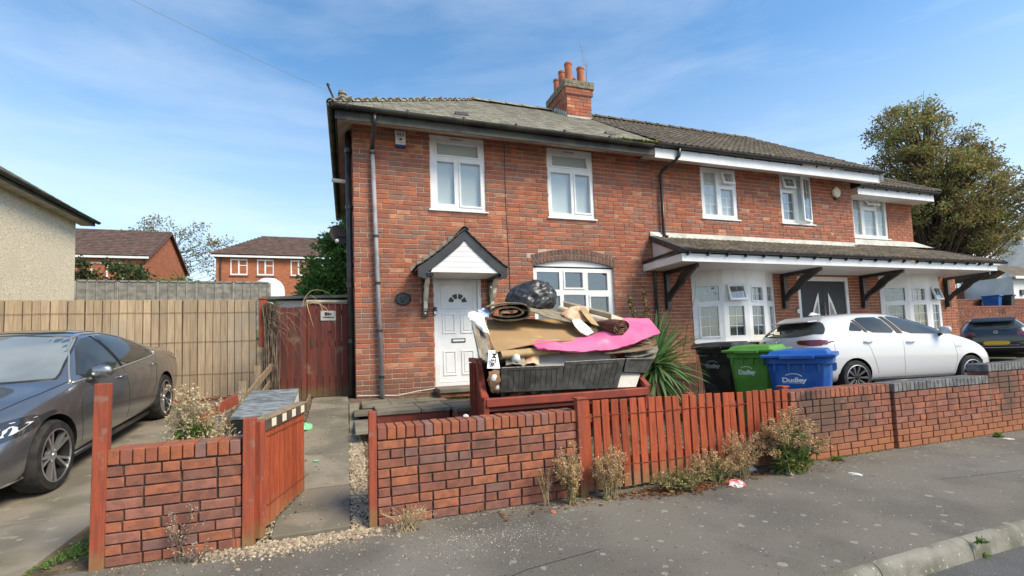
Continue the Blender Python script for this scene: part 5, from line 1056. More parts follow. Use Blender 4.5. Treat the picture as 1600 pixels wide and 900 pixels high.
def smooth_poly(pts, n=1):
    for _ in range(n):
        q = []
        for i in range(len(pts)):
            a, b = Vector(pts[i]), Vector(pts[(i+1) % len(pts)]); q += [a*.85+b*.15, a*.15+b*.85]
        pts = [tuple(p) for p in q]
    return pts
def wheel(parent, x, y, r, side, w=.22, style=0, rimr=.74, steer=0):
    me_k = ('tyre', r, w)
    if me_k not in _bm:
        rr = r*rimr
        _bm[me_k] = MB().lathe([(rr*.98, -w/2+.02), (rr*1.02, -w/2), (r*.93, -w/2+.004), (r*.985, -w/2+.03), (r, -w/2+.06), (r, w/2-.06), (r*.985, w/2-.03), (r*.93, w/2-.004), (rr*1.02, w/2), (rr*.98, w/2-.02)], 40, 'y').mesh('wheel', 'tyre', smooth=.7)
    o = link(bpy.data.objects.new('wheel', _bm[me_k]), parent); o.location = (x, y, r); o.rotation_euler.z = steer
    rk = ('rim', r, style)
    if rk not in _bm:
        rr = r*rimr; m = MB(); m.lathe([(rr*1.0, -.0), (rr*1.0, .10), (rr*.96, .105), (rr*.93, .09), (rr*.9, -.02), (0, -.02)], 40, 'y', mi=1); m.lathe([(rr*1.0, .088), (rr*1.005, .108), (rr*.955, .112), (rr*.945, .09)], 40, 'y', mi=0)
        m.lathe([(0, .095), (.028, .093), (.032, .085), (.06, .075), (.065, .04)], 20, 'y', mi=0 if style != 1 else 1)
        ns = {0: 5, 1: 10, 2: 5}[style]
        for k in range(ns):
            a0 = 2*math.pi*k/ns+.3
            for da in ((-.17, .17) if style == 0 else (0,)):
                wd = (.020, .027) if style == 0 else ((.014, .04) if style == 1 else (.03, .05))
                c, s_ = math.cos(a0), math.sin(a0); c2, s2 = math.cos(a0+da), math.sin(a0+da)
                p0 = Vector((c*.045, 0, s_*.045)); p1 = Vector((c2*rr*.96, 0, s2*rr*.96)); n_ = Vector((-(p1-p0).z, 0, (p1-p0).x)).normalized()
                vs = [p0-n_*wd[0]/2, p0+n_*wd[0]/2, p1+n_*wd[1]/2, p1-n_*wd[1]/2]
                m.add([(q.x, .055, q.z) for q in vs]+[(vs[0].x, .085, vs[0].z), (vs[1].x, .085, vs[1].z), (vs[2].x, .104, vs[2].z), (vs[3].x, .104, vs[3].z)], [(0, 1, 2, 3), (7, 6, 5, 4), (0, 4, 5, 1), (1, 5, 6, 2), (2, 6, 7, 3), (3, 7, 4, 0)], 0)
        _bm[rk] = m.mesh('rim', ['alloy', 'rim_dark'], smooth=.5)
    q = link(bpy.data.objects.new('rim', _bm[rk]), o); q.rotation_euler = (0, U(0, 1.2), 0 if side > 0 else math.pi)
    return o
def car(name, label, loc, rot, P, paint):
    t = thing(name, label, 'car', loc); t.rotation_euler = rot
    def sub(o): m = o.modifiers.new('s', 'SUBSURF'); m.levels = 3; m.render_levels = 3; m.subdivision_type = 'CATMULL_CLARK'
    me0 = evalmesh(car_body(P), [sub], 'body'); bvh = BVHTree.FromPolygons([v.co.copy() for v in me0.vertices], [tuple(p.vertices) for p in me0.polygons])
    ar = P['r']*1.12; cm = MB()
    for x in P['wx']:
        for s in (-1, 1):
            mm_ = [(x+ar*math.cos(2*math.pi*k/40), P['r']*1.03+ar*math.sin(2*math.pi*k/40)) for k in range(40)]
            y0, y1 = (.52, 1.2) if s > 0 else (-1.2, -.52); cm.prism(mm_, y0, y1)
    cmesh = cm.mesh('c', 'rim_dark', weld=True); co = bpy.data.objects.new('cut', cmesh); COL.objects.link(co)
    me0.materials.clear(); me0.materials.append(M[paint]); me0.materials.append(M['rim_dark'])
    def bo(o): m = o.modifiers.new('b', 'BOOLEAN'); m.object = co; m.operation = 'DIFFERENCE'; m.solver = 'EXACT'
    me = evalmesh(me0, [bo], 'body'); bpy.data.objects.remove(co)
    for p in me.polygons:
        c = p.center
        p.material_index = 1 if abs(c.y) < .86 and any(abs(math.hypot(c.x-x, c.z-P['r']*1.03)-ar) < .006 or (math.hypot(c.x-x, c.z-P['r']*1.03) < ar+.01 and abs(abs(c.y)-.52) < .01) for x in P['wx']) else 0
    me.shade_smooth(); me.set_sharp_from_angle(angle=.7); body = link(bpy.data.objects.new('body', me), t)
    for i, x in enumerate(P['wx']):
        for s in (-1, 1): wheel(t, x, s*(P['track']), P['r'], s, style=P['style'], steer=P.get('steer', 0) if i else 0)
    SD = lambda s: ((0, s*3, 0), (1, 0, 0), (0, 0, 1), (0, -s, 0))
    for s in (-1, 1):
        for pts in P['glass']: decal(bvh, smooth_poly(pts), *SD(s), off=.004).build('side_window', P.get('gm', 'car_glass'), t, smooth=True)
        if P.get('chrome'): trace(bvh, P['chrome'], *SD(s), r=.012, off=.004).build('window_trim', 'steel', t, smooth=True)
        for q in P['pillars']: decal(bvh, q, *SD(s), off=.003).build('pillar_trim', 'rim_dark', t, smooth=True)
        sm = MB()
        for q in P['seams']: k = trace(bvh, q, *SD(s), r=.0035, off=-.001); sm.add(k.v, k.f)
        if sm.v: sm.build('door_seam', 'rim_dark', t)
        for (x, z) in P['handles']:
            h = bvh.ray_cast(Vector((x, s*3, z)), Vector((0, -s, 0)))
            if h[0]:
                y = h[0].y; MB().tube([(x-.09, y+s*.002, z), (x-.07, y+s*.028, z+.004), (x, y+s*.036, z+.008), (x+.07, y+s*.028, z+.004), (x+.09, y+s*.002, z)], [.009, .014, .015, .014, .009], 8).build('door_handle', P.get('handle', paint), t, smooth=True)
        mx, mz = P['mirror']; h = bvh.ray_cast(Vector((mx, s*3, mz)), Vector((0, -s, 0)))
        y = h[0].y if h[0] else s*.8
        mo = MB().tube([(mx+.02, y-s*.02, mz-.03), (mx+.0, y+s*.07, mz+.0)], [.035, .025], 8).build('wing_mirror', 'black', t, smooth=True)
        sh_ = MB().lathe([(0, -.07), (.05, -.065), (.075, -.03), (.078, .01), (.07, .05), (.045, .075), (0, .085)], 16).build('mirror_shell', P.get('mshell', paint), mo, smooth=True); sh_.matrix_local = Matrix.Translation((mx+.0, y+s*.14, mz+.06)) @ Matrix.Diagonal((.72, 1.35, .95, 1))
    FR = ((P['L']+2, 0, 0), (0, 1, 0), (0, 0, 1), (-1, 0, 0)); RE = ((-2, 0, 0), (0, 1, 0), (0, 0, 1), (1, 0, 0)); TOP = ((0, 0, 4), (1, 0, 0), (0, 1, 0), (0, 0, -1))
    decal(bvh, smooth_poly(P['screen']), *FR, off=.004).build('windscreen', 'screen_glass', t, smooth=True)
    trace(bvh, smooth_poly(P['screen']), *FR, r=.012, off=.001, close=True).build('screen_seal', 'black', t, smooth=True)
    decal(bvh, smooth_poly(P['rear']), *RE, off=.004).build('rear_window', 'car_glass', t, smooth=True)
    for nm, view, pts, m_, sym in P['extra']:
        V_ = {'F': FR, 'R': RE, 'T': TOP, 'L': SD(1), 'S': SD(-1)}[view]
        for s in ((1, -1) if sym else (1,)):
            q = [((a*s, b) if view in 'FR' else (a, b*s)) for a, b in pts]
            decal(bvh, smooth_poly(q), *V_, off=.005, step=.035).build(nm, m_, t, smooth=True)
    for nm, view, pts, r_, m_, sym in P.get('lines', []):
        V_ = {'F': FR, 'R': RE, 'T': TOP, 'L': SD(1), 'S': SD(-1)}[view]
        for s in ((1, -1) if sym else (1,)):
            q = [((a*s, b) if view in 'FR' else (a, b*s)) for a, b in pts]
            k = trace(bvh, q, *V_, r=r_, off=.001)
            if k.v: k.build(nm, m_, t, smooth=True)
    for s in (-1, 1): MB().tube([(P['wx'][0]+P['r']+.12, s*(P['track']+.02), .2), (P['wx'][1]-P['r']-.12, s*(P['track']+.02), .2)], .03, 8).build('sill_trim', P.get('sill', 'black'), t, smooth=True)
    MB().box(.35, P['L']-.35, -.62, .62, .14, .3).build('underbody', 'rim_dark', t)
    return t, bvh
saloon = dict(L=4.69, r=.335, wx=(1.02, 3.88), track=.80, style=0, steer=0,
    st=[0, .06, .2, .5, .8, 1.1, 1.45, 1.8, 2.2, 2.6, 2.95, 3.25, 3.5, 3.7, 4.0, 4.3, 4.5, 4.62, 4.69],
    T=[(0, .80), (.06, .98), (.2, 1.055), (.5, 1.09), (.85, 1.13), (1.15, 1.25), (1.6, 1.385), (2.0, 1.44), (2.4, 1.45), (2.75, 1.425), (3.05, 1.28), (3.5, 1.01), (3.7, .965), (4.1, .90), (4.4, .82), (4.6, .70), (4.69, .58)],
    B=[(0, .76), (.1, .92), (.4, .985), (1.0, .985), (1.8, .955), (3.3, .925), (3.7, .90), (4.1, .835), (4.4, .75), (4.6, .64), (4.69, .54)],
    wB=[(0, .60), (.1, .76), (.4, .83), (1, .875), (2.3, .885), (3.4, .88), (4.0, .85), (4.3, .79), (4.5, .68), (4.62, .56), (4.69, .42)],
    wM=[(0, .66), (.1, .83), (.4, .89), (1, .915), (2.3, .91), (3.6, .915), (4.1, .905), (4.35, .87), (4.52, .78), (4.64, .64), (4.69, .5)],
    zb=[(0, .42), (.1, .28), (.5, .19), (4.3, .17), (4.6, .19), (4.69, .3)],
    wR=[(0, .45), (.2, .62), (.8, .66), (1.1, .66), (1.5, .60), (2.0, .575), (2.6, .58), (2.95, .63), (3.3, .70), (3.6, .74), (4.0, .70), (4.3, .62), (4.5, .5), (4.69, .3)],
    zR=[(0, .79), (.06, .96), (.2, 1.03), (.5, 1.06), (.85, 1.09), (1.15, 1.19), (1.6, 1.32), (2.0, 1.375), (2.4, 1.385), (2.75, 1.35), (3.05, 1.21), (3.5, .985), (3.7, .945), (4.1, .88), (4.4, .80), (4.6, .68), (4.69, .57)],
    glass=[[(3.30, .965), (2.80, 1.27), (2.55, 1.345), (2.36, 1.355), (2.34, .975)], [(2.26, .98), (2.27, 1.358), (1.95, 1.35), (1.62, 1.27), (1.36, 1.14), (1.22, 1.03), (1.28, 1.0)]],
    chrome=[(3.40, .945), (2.80, .955), (2.2, .965), (1.5, .985), (1.24, 1.0), (1.16, 1.03), (1.34, 1.16), (1.62, 1.30), (1.98, 1.375), (2.4, 1.385), (2.62, 1.36), (2.85, 1.28), (3.2, 1.08), (3.42, .95)],
    pillars=[[(2.27, .975), (2.28, 1.36), (2.35, 1.36), (2.33, .975)], [(1.52, 1.0), (1.60, 1.25), (1.63, 1.26), (1.555, 1.0)]],
    seams=[[(3.36, .94), (3.42, .6), (3.38, .27)], [(2.30, .96), (2.27, .6), (2.30, .27)], [(1.2, 1.0), (1.36, .78), (1.40, .6), (1.52, .4), (1.54, .27)], [(1.55, .27), (3.36, .27)]],
    handles=[(2.44, .865), (1.42, .885)], mirror=(3.14, .955), mshell='grey_paint', handle='grey_paint',
    screen=[(-.66, 1.0), (-.72, 1.0), (-.60, 1.25), (-.50, 1.37), (0, 1.40), (.50, 1.37), (.60, 1.25), (.72, 1.0), (.66, 1.0), (0, .985)],
    rear=[(-.60, 1.12), (-.5, 1.33), (0, 1.37), (.5, 1.33), (.60, 1.12), (0, 1.13)],
    extra=[('headlight', 'F', [(.46, .71), (.50, .60), (.70, .575), (.87, .64), (.895, .76), (.82, .775), (.62, .74)], 'lamp_dark', True), ('headlight_lens', 'F', [(.52, .69), (.55, .62), (.66, .615), (.69, .70)], 'lamp_clear', True), ('headlight_lens', 'F', [(.73, .71), (.73, .64), (.83, .66), (.865, .73)], 'lamp_clear', True),
           ('grille', 'F', [(-.42, .68), (-.34, .46), (.34, .46), (.42, .68)], 'rim_dark', False), ('air_intake', 'F', [(.36, .38), (.42, .27), (.72, .26), (.78, .36), (.70, .42)], 'rim_dark', True), ('air_intake', 'F', [(-.3, .37), (-.34, .25), (.34, .25), (.3, .37)], 'rim_dark', False),
           ('tail_lamp', 'R', [(.55, .95), (.52, .82), (.84, .80), (.86, .92)], 'red_lamp', True), ('sunroof', 'T', [(1.7, -.42), (2.55, -.42), (2.55, .42), (1.7, .42)], 'car_glass', False)],
    lines=[('bonnet_seam', 'T', [(4.50, .50), (4.2, .66), (3.8, .755), (3.42, .80)], .004, 'rim_dark', True), ('bumper_trim', 'F', [(.30, .235), (.72, .225), (.84, .25)], .012, 'steel', True), ('intake_slat', 'F', [(.40, .34), (.74, .33)], .007, 'steel', True), ('headlight_strip', 'F', [(.53, .71), (.66, .738), (.86, .748)], .006, 'lamp_clear', True)])
car('grey_car', 'dark grey metallic saloon car parked on the sloping slab driveway', (-3.53, 9.60, .622), (0, .1096, R(-90)), saloon, 'grey_paint')
hatch = dict(L=4.22, r=.305, wx=(.80, 3.34), track=.79, style=1, gm='car_glass', chrome=None,
    st=[0, .05, .18, .35, .6, .9, 1.3, 1.7, 2.1, 2.5, 2.85, 3.1, 3.35, 3.65, 3.9, 4.08, 4.17, 4.22],
    T=[(0, .80), (.05, 1.0), (.16, 1.12), (.34, 1.30), (.5, 1.40), (.62, 1.445), (1.2, 1.49), (1.7, 1.50), (2.1, 1.475), (2.45, 1.38), (2.85, 1.20), (3.15, 1.06), (3.35, 1.01), (3.65, .93), (3.9, .83), (4.1, .70), (4.22, .55)],
    B=[(0, .78), (.1, .98), (.3, 1.05), (.8, 1.06), (1.5, 1.02), (2.4, .985), (3.1, .96), (3.5, .90), (3.9, .78), (4.1, .66), (4.22, .52)],
    wB=[(0, .60), (.1, .74), (.4, .80), (1, .845), (2.3, .85), (3.1, .84), (3.5, .82), (3.8, .75), (4.05, .62), (4.16, .5), (4.22, .36)],
    wM=[(0, .68), (.1, .82), (.4, .885), (.8, .90), (2.2, .885), (3.3, .895), (3.6, .88), (3.85, .82), (4.05, .70), (4.16, .56), (4.22, .42)],
    zb=[(0, .40), (.1, .27), (.4, .19), (3.8, .18), (4.1, .2), (4.22, .3)],
    wR=[(0, .5), (.2, .60), (.5, .585), (1.0, .57), (2.0, .565), (2.4, .61), (2.8, .67), (3.15, .72), (3.5, .68), (3.8, .6), (4.05, .46), (4.22, .28)],
    zR=[(0, .79), (.05, .98), (.16, 1.09), (.34, 1.25), (.5, 1.34), (.62, 1.38), (1.2, 1.42), (1.7, 1.43), (2.1, 1.40), (2.45, 1.31), (2.85, 1.15), (3.15, 1.03), (3.35, .985), (3.65, .905), (3.9, .81), (4.1, .69), (4.22, .54)],
    glass=[[(2.98, 1.02), (2.62, 1.22), (2.30, 1.335), (1.98, 1.395), (1.84, 1.39), (1.98, 1.06)], [(1.80, 1.07), (1.68, 1.385), (1.25, 1.385), (1.12, 1.35), (1.22, 1.10)], [(1.12, 1.12), (1.03, 1.32), (.86, 1.18), (.84, 1.14)]],
    pillars=[[(1.96, 1.06), (1.82, 1.395), (1.70, 1.39), (1.82, 1.065)], [(1.21, 1.10), (1.11, 1.35), (1.04, 1.33), (1.13, 1.11)]],
    seams=[[(2.98, 1.0), (3.02, .6), (2.95, .28)], [(1.88, 1.05), (1.84, .6), (1.86, .28)], [(.86, 1.12), (1.12, .85), (1.25, .45), (1.3, .28)], [(1.3, .28), (2.95, .28)], [(.30, 1.05), (.42, .9), (.40, .75)]],
    handles=[(2.02, .90), (1.10, .93)], mirror=(2.74, 1.03), mshell='white_paint', handle='white_paint',
    screen=[(-.66, 1.08), (-.56, 1.30), (-.48, 1.38), (.48, 1.38), (.56, 1.30), (.66, 1.08), (0, 1.05)],
    rear=[(-.66, 1.10), (-.60, 1.24), (-.50, 1.335), (.50, 1.335), (.60, 1.24), (.66, 1.10), (.3, 1.05), (-.3, 1.05)],
    extra=[('tail_lamp', 'R', [(.40, .99), (.42, .92), (.78, .88), (.84, .95), (.80, 1.0)], 'red_lamp', True), ('number_plate', 'R', [(-.26, .78), (-.26, .67), (.26, .67), (.26, .78)], 'yellow', False), ('rear_quarter_glass', 'S', [(.20, 1.10), (.30, 1.24), (.50, 1.32), (.42, 1.18), (.33, 1.09)], 'car_glass', True),
           ('headlight', 'F', [(.40, .70), (.44, .64), (.70, .68), (.74, .78), (.6, .74)], 'lamp_dark', True), ('grille', 'F', [(-.5, .5), (-.42, .28), (.42, .28), (.5, .5)], 'rim_dark', False), ('tail_lamp', 'S', [(.05, .95), (.08, 1.0), (.36, .985), (.30, .90)], 'red_lamp', True), ('badge', 'S', [(3.02, .80), (3.02, .775), (3.16, .775), (3.16, .80)], 'steel', True)],
    lines=[('brake_light', 'R', [(-.16, 1.375), (.16, 1.375)], .014, 'red_lamp', False), ('window_seal', 'S', [(.84, 1.13), (1.14, 1.10), (1.96, 1.04), (3.0, 1.005)], .006, 'white_paint', True)])
wc, wbvh = car('white_car', 'white hatchback car parked across the front of the right house', (7.90, 6.96, .335), (0, 0, R(-8.5)), hatch, 'white_paint')
sp_ = MB().add([(.42, -.52, 1.36), (.24, -.48, 1.345), (.24, .48, 1.345), (.42, .52, 1.36), (.42, -.52, 1.33), (.25, -.48, 1.32), (.25, .48, 1.32), (.42, .52, 1.33), (.62, -.5, 1.44), (.62, .5, 1.44)], [(0, 3, 2, 1), (0, 1, 5, 4), (1, 2, 6, 5), (2, 3, 7, 6), (4, 5, 6, 7), (0, 8, 9, 3)]).build('roof_spoiler', 'white_paint', wc, bevel=.008)
MB().prism([(.72, 1.47), (.78, 1.535), (.84, 1.53), (1.0, 1.485)], -.02, .02).build('roof_antenna', 'white_paint', wc, weld=True, bevel=.008)
MB().tube([(.035, -.02, 1.09), (.11, .28, 1.13), (.13, .45, 1.12)], .01, 6).build('rear_wiper', 'black', wc); MB().lathe([(.05, 0), (.045, -.012), (.036, -.012), (.034, 0)], 18, 'y').build('emblem', 'steel', wc).matrix_local = Matrix.Translation((-.0, 0, .99)) @ Matrix.Rotation(R(-90), 4, 'Z')
import copy
h2 = copy.deepcopy(hatch)
h2['L'] = 4.2; h2['style'] = 2; h2['extra'] = [('tail_lamp', 'R', [(.48, .98), (.46, .86), (.82, .84), (.84, .94), (.7, .985)], 'red_lamp', True), ('number_plate', 'R', [(-.30, .68), (-.30, .56), (.30, .56), (.30, .68)], 'yellow', False), ('tail_lamp', 'L', [(.05, .90), (.08, .98), (.34, .975), (.28, .88)], 'red_lamp', True), ('bumper_base', 'R', [(-.8, .44), (-.78, .3), (.78, .3), (.8, .44)], 'rim_dark', False)]
h2['lines'] = [('bumper_trim', 'R', [(-.80, .47), (.80, .47)], .012, 'steel', False), ('bumper_trim', 'R', [(-.5, .545), (.5, .545)], .006, 'steel', False)]
h2['handle'] = h2['mshell'] = 'dark_paint'
dc, dbvh = car('black_car', 'black hatchback with yellow rear plate parked beyond the right house', (19.9, 9.36, .36), (0, 0, R(29.3)), h2, 'dark_paint')
em = MB().lathe([(.058, 0), (.055, -.014), (.046, -.014), (.044, 0)], 18, 'y').bar((-.032, -.008, .03), (-.014, -.008, -.03), .01, .01).bar((.032, -.008, .03), (.014, -.008, -.03), .01, .01).bar((0, -.008, .0), (-.014, -.008, -.03), .008, .01).bar((0, -.008, .0), (.014, -.008, -.03), .008, .01).build('emblem', 'steel', dc); em.matrix_local = Matrix.Translation((-.005, 0, .97)) @ Matrix.Rotation(R(-90), 4, 'Z')
MB().tube([(.02, -.02, 1.10), (.06, -.35, 1.12)], .014, 6).build('rear_wiper', 'black', dc)
MB().add([(.42, -.52, 1.36), (.24, -.48, 1.345), (.24, .48, 1.345), (.42, .52, 1.36), (.55, -.5, 1.445), (.55, .5, 1.445), (.22, -.49, 1.31), (.22, .49, 1.31)], [(0, 3, 2, 1), (0, 4, 5, 3), (1, 2, 7, 6)]).build('roof_spoiler', 'dark_paint', dc)
# ------------------------------------------------------------------ wheelie bins
def bin_(label, loc, rz, m, logo='white', two=False, grp='wheelie bins behind the red picket fence', lw=.58, ld=.70, H=1.0, sc=1):
    t = thing('wheelie_bin', label, 'wheelie bin', loc, rz, grp)
    b = MB(); rings = []
    for z, w_, d_ in ((0, .36, .42), (.02, .40, .46), (.55, .455, .53), (H-.10, .51, .60), (H-.09, .55, .64), (H-.02, .56, .65), (H-.02, .50, .59), (H-.3, .47, .55)):
        w2, d2 = w_/2, d_/2; c = .05; rings.append([(w2, -d2+c, z), (w2, d2-c, z), (w2-c, d2, z), (-w2+c, d2, z), (-w2, d2-c, z), (-w2, -d2+c, z), (-w2+c, -d2, z), (w2-c, -d2, z)])
    vs = sum(rings, []); b.add(vs, [(i*8+k, i*8+(k+1) % 8, (i+1)*8+(k+1) % 8, (i+1)*8+k) for i in range(7) for k in range(8)]+[tuple(range(7, -1, -1))])
    b.build('bin_body', m, t, bevel=.006)
    for k in range(4):
        for s in (-1, 1): MB().box(-.19+.12*k-.008, -.19+.12*k+.008, s*.322-.012, s*.322+.012, H-.17, H-.09).build('rib', m, t)
        MB().box(-.29 if k % 2 else .265, -.265 if k % 2 else .29, -.2+.12*k-.008, -.2+.12*k+.008, H-.17, H-.09).build('rib', m, t)
    l = MB(); w2, f, bk = .305, -.37, .34
    l.add([(-w2, f, H-.02), (w2, f, H-.02), (w2, bk, H-.02), (-w2, bk, H-.02), (-w2, f, H+.015), (w2, f, H+.015), (w2, bk, H+.03), (-w2, bk, H+.03)], [(0, 3, 2, 1), (0, 1, 5, 4), (1, 2, 6, 5), (2, 3, 7, 6), (3, 0, 4, 7), (4, 5, 6, 7)])
    l.add([(-w2+.05, f+.06, H+.012), (w2-.05, f+.06, H+.012), (w2-.05, bk-.05, H+.02), (-w2+.05, bk-.05, H+.02), (-w2+.08, f+.12, H+.06), (w2-.08, f+.12, H+.06), (w2-.08, bk-.10, H+.075), (-w2+.08, bk-.10, H+.075)], [(0, 1, 5, 4), (1, 2, 6, 5), (2, 3, 7, 6), (3, 0, 4, 7), (4, 5, 6, 7)])
    lo = l.build('bin_lid', m, t, bevel=.008); MB().box(-.14, .14, f-.03, f+.0, H-.03, H+.01).build('lid_lip', m, t, bevel=.006)
    MB().tube([(-.24, bk-.02, H-.03), (-.24, bk+.07, H+.0), (.24, bk+.07, H+.0), (.24, bk-.02, H-.03)], .016, 8).build('handle', m, t, smooth=True)
    for s in (-1, 1): MB().lathe([(0, -.025), (.09, -.022), (.1, 0), (.09, .022), (0, .025)], 20, 'y').build('wheel', 'tyre', t, smooth=.7).matrix_local = Matrix.Translation((s*.235, .2, .1)) @ Matrix.Rotation(math.pi/2, 4, 'Z')
    tilt = Matrix.Rotation(-math.atan(.035/.35), 4, 'X')
    for face in ([0, 1] if two else [0]):
        A = Matrix.Rotation(face*math.pi/2, 4, 'Z'); hz = .71; dy = -.2745+.0 if face == 0 else -.236
        B = A @ Matrix.Translation((-.04, dy-.0085 if face == 0 else dy-.008, hz)) @ Matrix.Rotation(R(3.6 if face == 0 else 3.1), 4, 'X') @ FRONT
        text('Dudley', .072, 'lettering', logo, t, B, bold=.0022, sp=.95)
        ap = [(.07*math.cos(a)-.004, .060+.038*math.sin(a)-.004, 0) for a in [R(12)+R(140)*i/10 for i in range(11)]]
        MB().tube(ap, .0055, 5).build('logo_arc', logo, t).matrix_local = B
        MB().box(-.09, .082, -.012, -.008, 0, .002).build('logo_line', logo, t).matrix_local = B
    return t
bin_('black wheelie bin, leftmost of the three behind the picket fence', (5.48, 5.80, .25), R(-68), 'bin_black', 'logo_grey', two=True).scale = (1.08, 1.08, 1.04)
bin_('green wheelie bin between the black bin and the blue bin', (5.45, 5.15, .16), R(-66), 'bin_green', 'white').scale = (1.1, 1.1, 1.07)
bb = bin_('blue wheelie bin, nearest and rightmost of the three in the garden', (5.58, 4.60, .04), R(-56), 'bin_blue', 'white'); bb.scale = (1.32, 1.2, 1.12)
def small_bin(label, loc, m, rz=.2):
    t = thing('wheelie_bin', label, 'wheelie bin', loc, rz, 'bins on the far terraces'); b = MB()
    vs = [(s*w_, q*d_, z) for z, w_, d_ in ((0, .2, .24), (.95, .27, .32)) for s, q in ((-1, -1), (1, -1), (1, 1), (-1, 1))]
    b.add(vs, [(0, 3, 2, 1), (0, 1, 5, 4), (1, 2, 6, 5), (2, 3, 7, 6), (3, 0, 4, 7)]).build('bin_body', m, t); MB().box(-.3, .3, -.37, .35, .95, 1.03).build('bin_lid', m, t, bevel=.02)
small_bin('far blue bin on the middle terrace above the black car', (32.2, 15.15, 2.2), 'bin_blue'); small_bin('far grey bin beside the far blue bin on the middle terrace', (33.1, 15.05, 2.2), 'bin_black')
small_bin('far black bin at the left of the upper terrace row', (36.4, 17.9, 3.3), 'bin_black'); small_bin('far blue bin in the middle of the upper terrace row', (37.5, 17.8, 3.3), 'bin_blue'); small_bin('far green bin at the right of the upper terrace row', (38.8, 17.7, 3.3), 'bin_dark_green')
# ------------------------------------------------------------------ skip and its rubbish
def A(px, py, Y):
    """world point seen in that direction of the survey photograph, at distance Y"""
    c = Vector(((px-793.3)/735.85, (py-495.16)/735.85, 1)); d = AX*c.x + AD*c.y + AF*c.z
    return Vector((0, 0, EYE)) + d*(Y/d.y)
def loft(rows, th=.012, n=4, wob=0):
    """smooth sheet through a grid of points, with thickness"""
    G = [[Vector(p) for p in r] for r in rows]
    def cat(P, k):
        out = []
        for i in range(len(P)-1):
            a, b, c, d = P[max(i-1, 0)], P[i], P[i+1], P[min(i+2, len(P)-1)]
            for j in range(k):
                t = j/k; out.append(.5*((2*b)+(c-a)*t+(2*a-5*b+4*c-d)*t*t+(3*b-a-3*c+d)*t**3))
        return out+[P[-1]]
    G = [cat(r, n) for r in G]; G = list(map(list, zip(*[cat(list(c), n) for c in zip(*G)]))) if len(G) > 1 else G
    R_, C_ = len(G), len(G[0])
    for i in range(R_):
        for j in range(C_): G[i][j] = G[i][j] + Vector((0, U(-wob, wob), U(-wob, wob)))
    nrm = lambda i, j: (G[min(i+1, R_-1)][j]-G[max(i-1, 0)][j]).cross(G[i][min(j+1, C_-1)]-G[i][max(j-1, 0)]).normalized()
    vs = [G[i][j] for i in range(R_) for j in range(C_)]+[G[i][j]+nrm(i, j)*th for i in range(R_) for j in range(C_)]; N_ = R_*C_
    fs = []
    for i in range(R_-1):
        for j in range(C_-1): a = i*C_+j; fs += [(a, a+1, a+C_+1, a+C_), (N_+a, N_+a+C_, N_+a+C_+1, N_+a+1)]
    for i in range(R_-1): 
        for j in (0, C_-1): a = i*C_+j; fs.append((a, a+C_, N_+a+C_, N_+a))
    for j in range(C_-1):
        for i in (0, R_-1): a = i*C_+j; fs.append((a, N_+a, N_+a+1, a+1))
    return MB().add(vs, fs)
SK = thing('skip', 'rust red metal skip heaped with rubbish in the front garden', 'skip', (2.45, 6.2, .19))
def sk(mb, name, m='skip_red', **k): mb.v = [((x if x > 2.4 else x+.17*max(0, min(y2, 9)-5))-2.45, y2-6.2, z-.19) for x, y, z in mb.v for y2 in [y if y < 5.6 else 5.6+(y-5.6)*.5]]; return mb.build(name, m, SK, **k)
def ss(name, pts, th):  # plate from 4 points
    return loft([[pts[0], pts[1]], [pts[3], pts[2]]], th, 1)
sk(ss('p', [(1.52, 5.05, .78), (3.40, 5.05, .78), (3.40, 5.55, .24), (1.52, 5.55, .24)], .01), 'front_plate', 'skip_dark')
sk(MB().box(1.42, 3.50, 4.97, 5.06, .745, .845), 'front_rim', bevel=.012); sk(MB().box(1.42, 3.50, 5.0, 5.07, .70, .744), 'rim_lip', 'skip_dark')
for s, x in ((1, 1.43), (-1, 3.49)):
    P_ = [(5.0, .84), (5.22, 1.0), (5.50, 1.24), (7.6, 1.24), (8.0, .9), (7.55, .24), (5.55, .24), (5.07, .74)]
    sk(MB().prism(P_, x-.008, x+.008, f=lambda a, b, c: (b, a, c)), 'side_plate', weld=True)
    for (a, b) in zip(P_[:3], P_[1:4]): sk(MB().bar((x-.02*s, a[0], a[1]), (x-.02*s, b[0], b[1]), .075, .06), 'side_rim', bevel=.008)
    sk(MB().prism([(4.98, .845), (5.08, .9), (5.1, .3), (5.03, .25)], x-.03, x+.03, f=lambda a, b, c: (b, a, c)), 'corner_post', weld=True)
    for y, z in ((5.34, 1.02), (5.16, .82)): sk(MB().lathe([(0, -.10), (.045, -.10), (.045, -.085), (.022, -.08), (.022, 0)], 12), 'lifting_lug').matrix_local = Matrix.Translation((x-2.45-s*.02+(.05 if s > 0 else 0), y-6.2, z-.19)) @ Matrix.Rotation(-s*math.pi/2, 4, 'Y') @ Matrix.Scale(-1, 4, (0, 0, 1))
    for y in (5.9, 6.6, 7.2): sk(MB().box(x-s*.045-.02, x-s*.045+.02, y-.04, y+.04, .3, 1.2), 'rib')
sk(ss('p', [(1.44, 7.98, .9), (3.48, 7.98, .9), (3.48, 7.55, .24), (1.44, 7.55, .24)], .01), 'rear_plate'); sk(MB().box(1.44, 3.48, 5.5, 7.6, .19, .235), 'floor_plate', 'skip_dark')
def rub(name, label, cat, mb, m, smooth=False, bevel=0, children=(), grp=None):
    c = Vector((0, 0, 0)); 
    for v in mb.v: c += Vector(v)
    c /= len(mb.v); mb.v = [(v[0]-c.x, v[1]-c.y, v[2]-c.z) for v in mb.v]
    o = mb.build(name, m, None, smooth=smooth, bevel=bevel, loc=c); tag(o, label, cat, grp); return o, c
def panel_quad(pts, Y, th=.018):
    q = [A(px, py, y) for (px, py), y in zip(pts, Y)]; return q
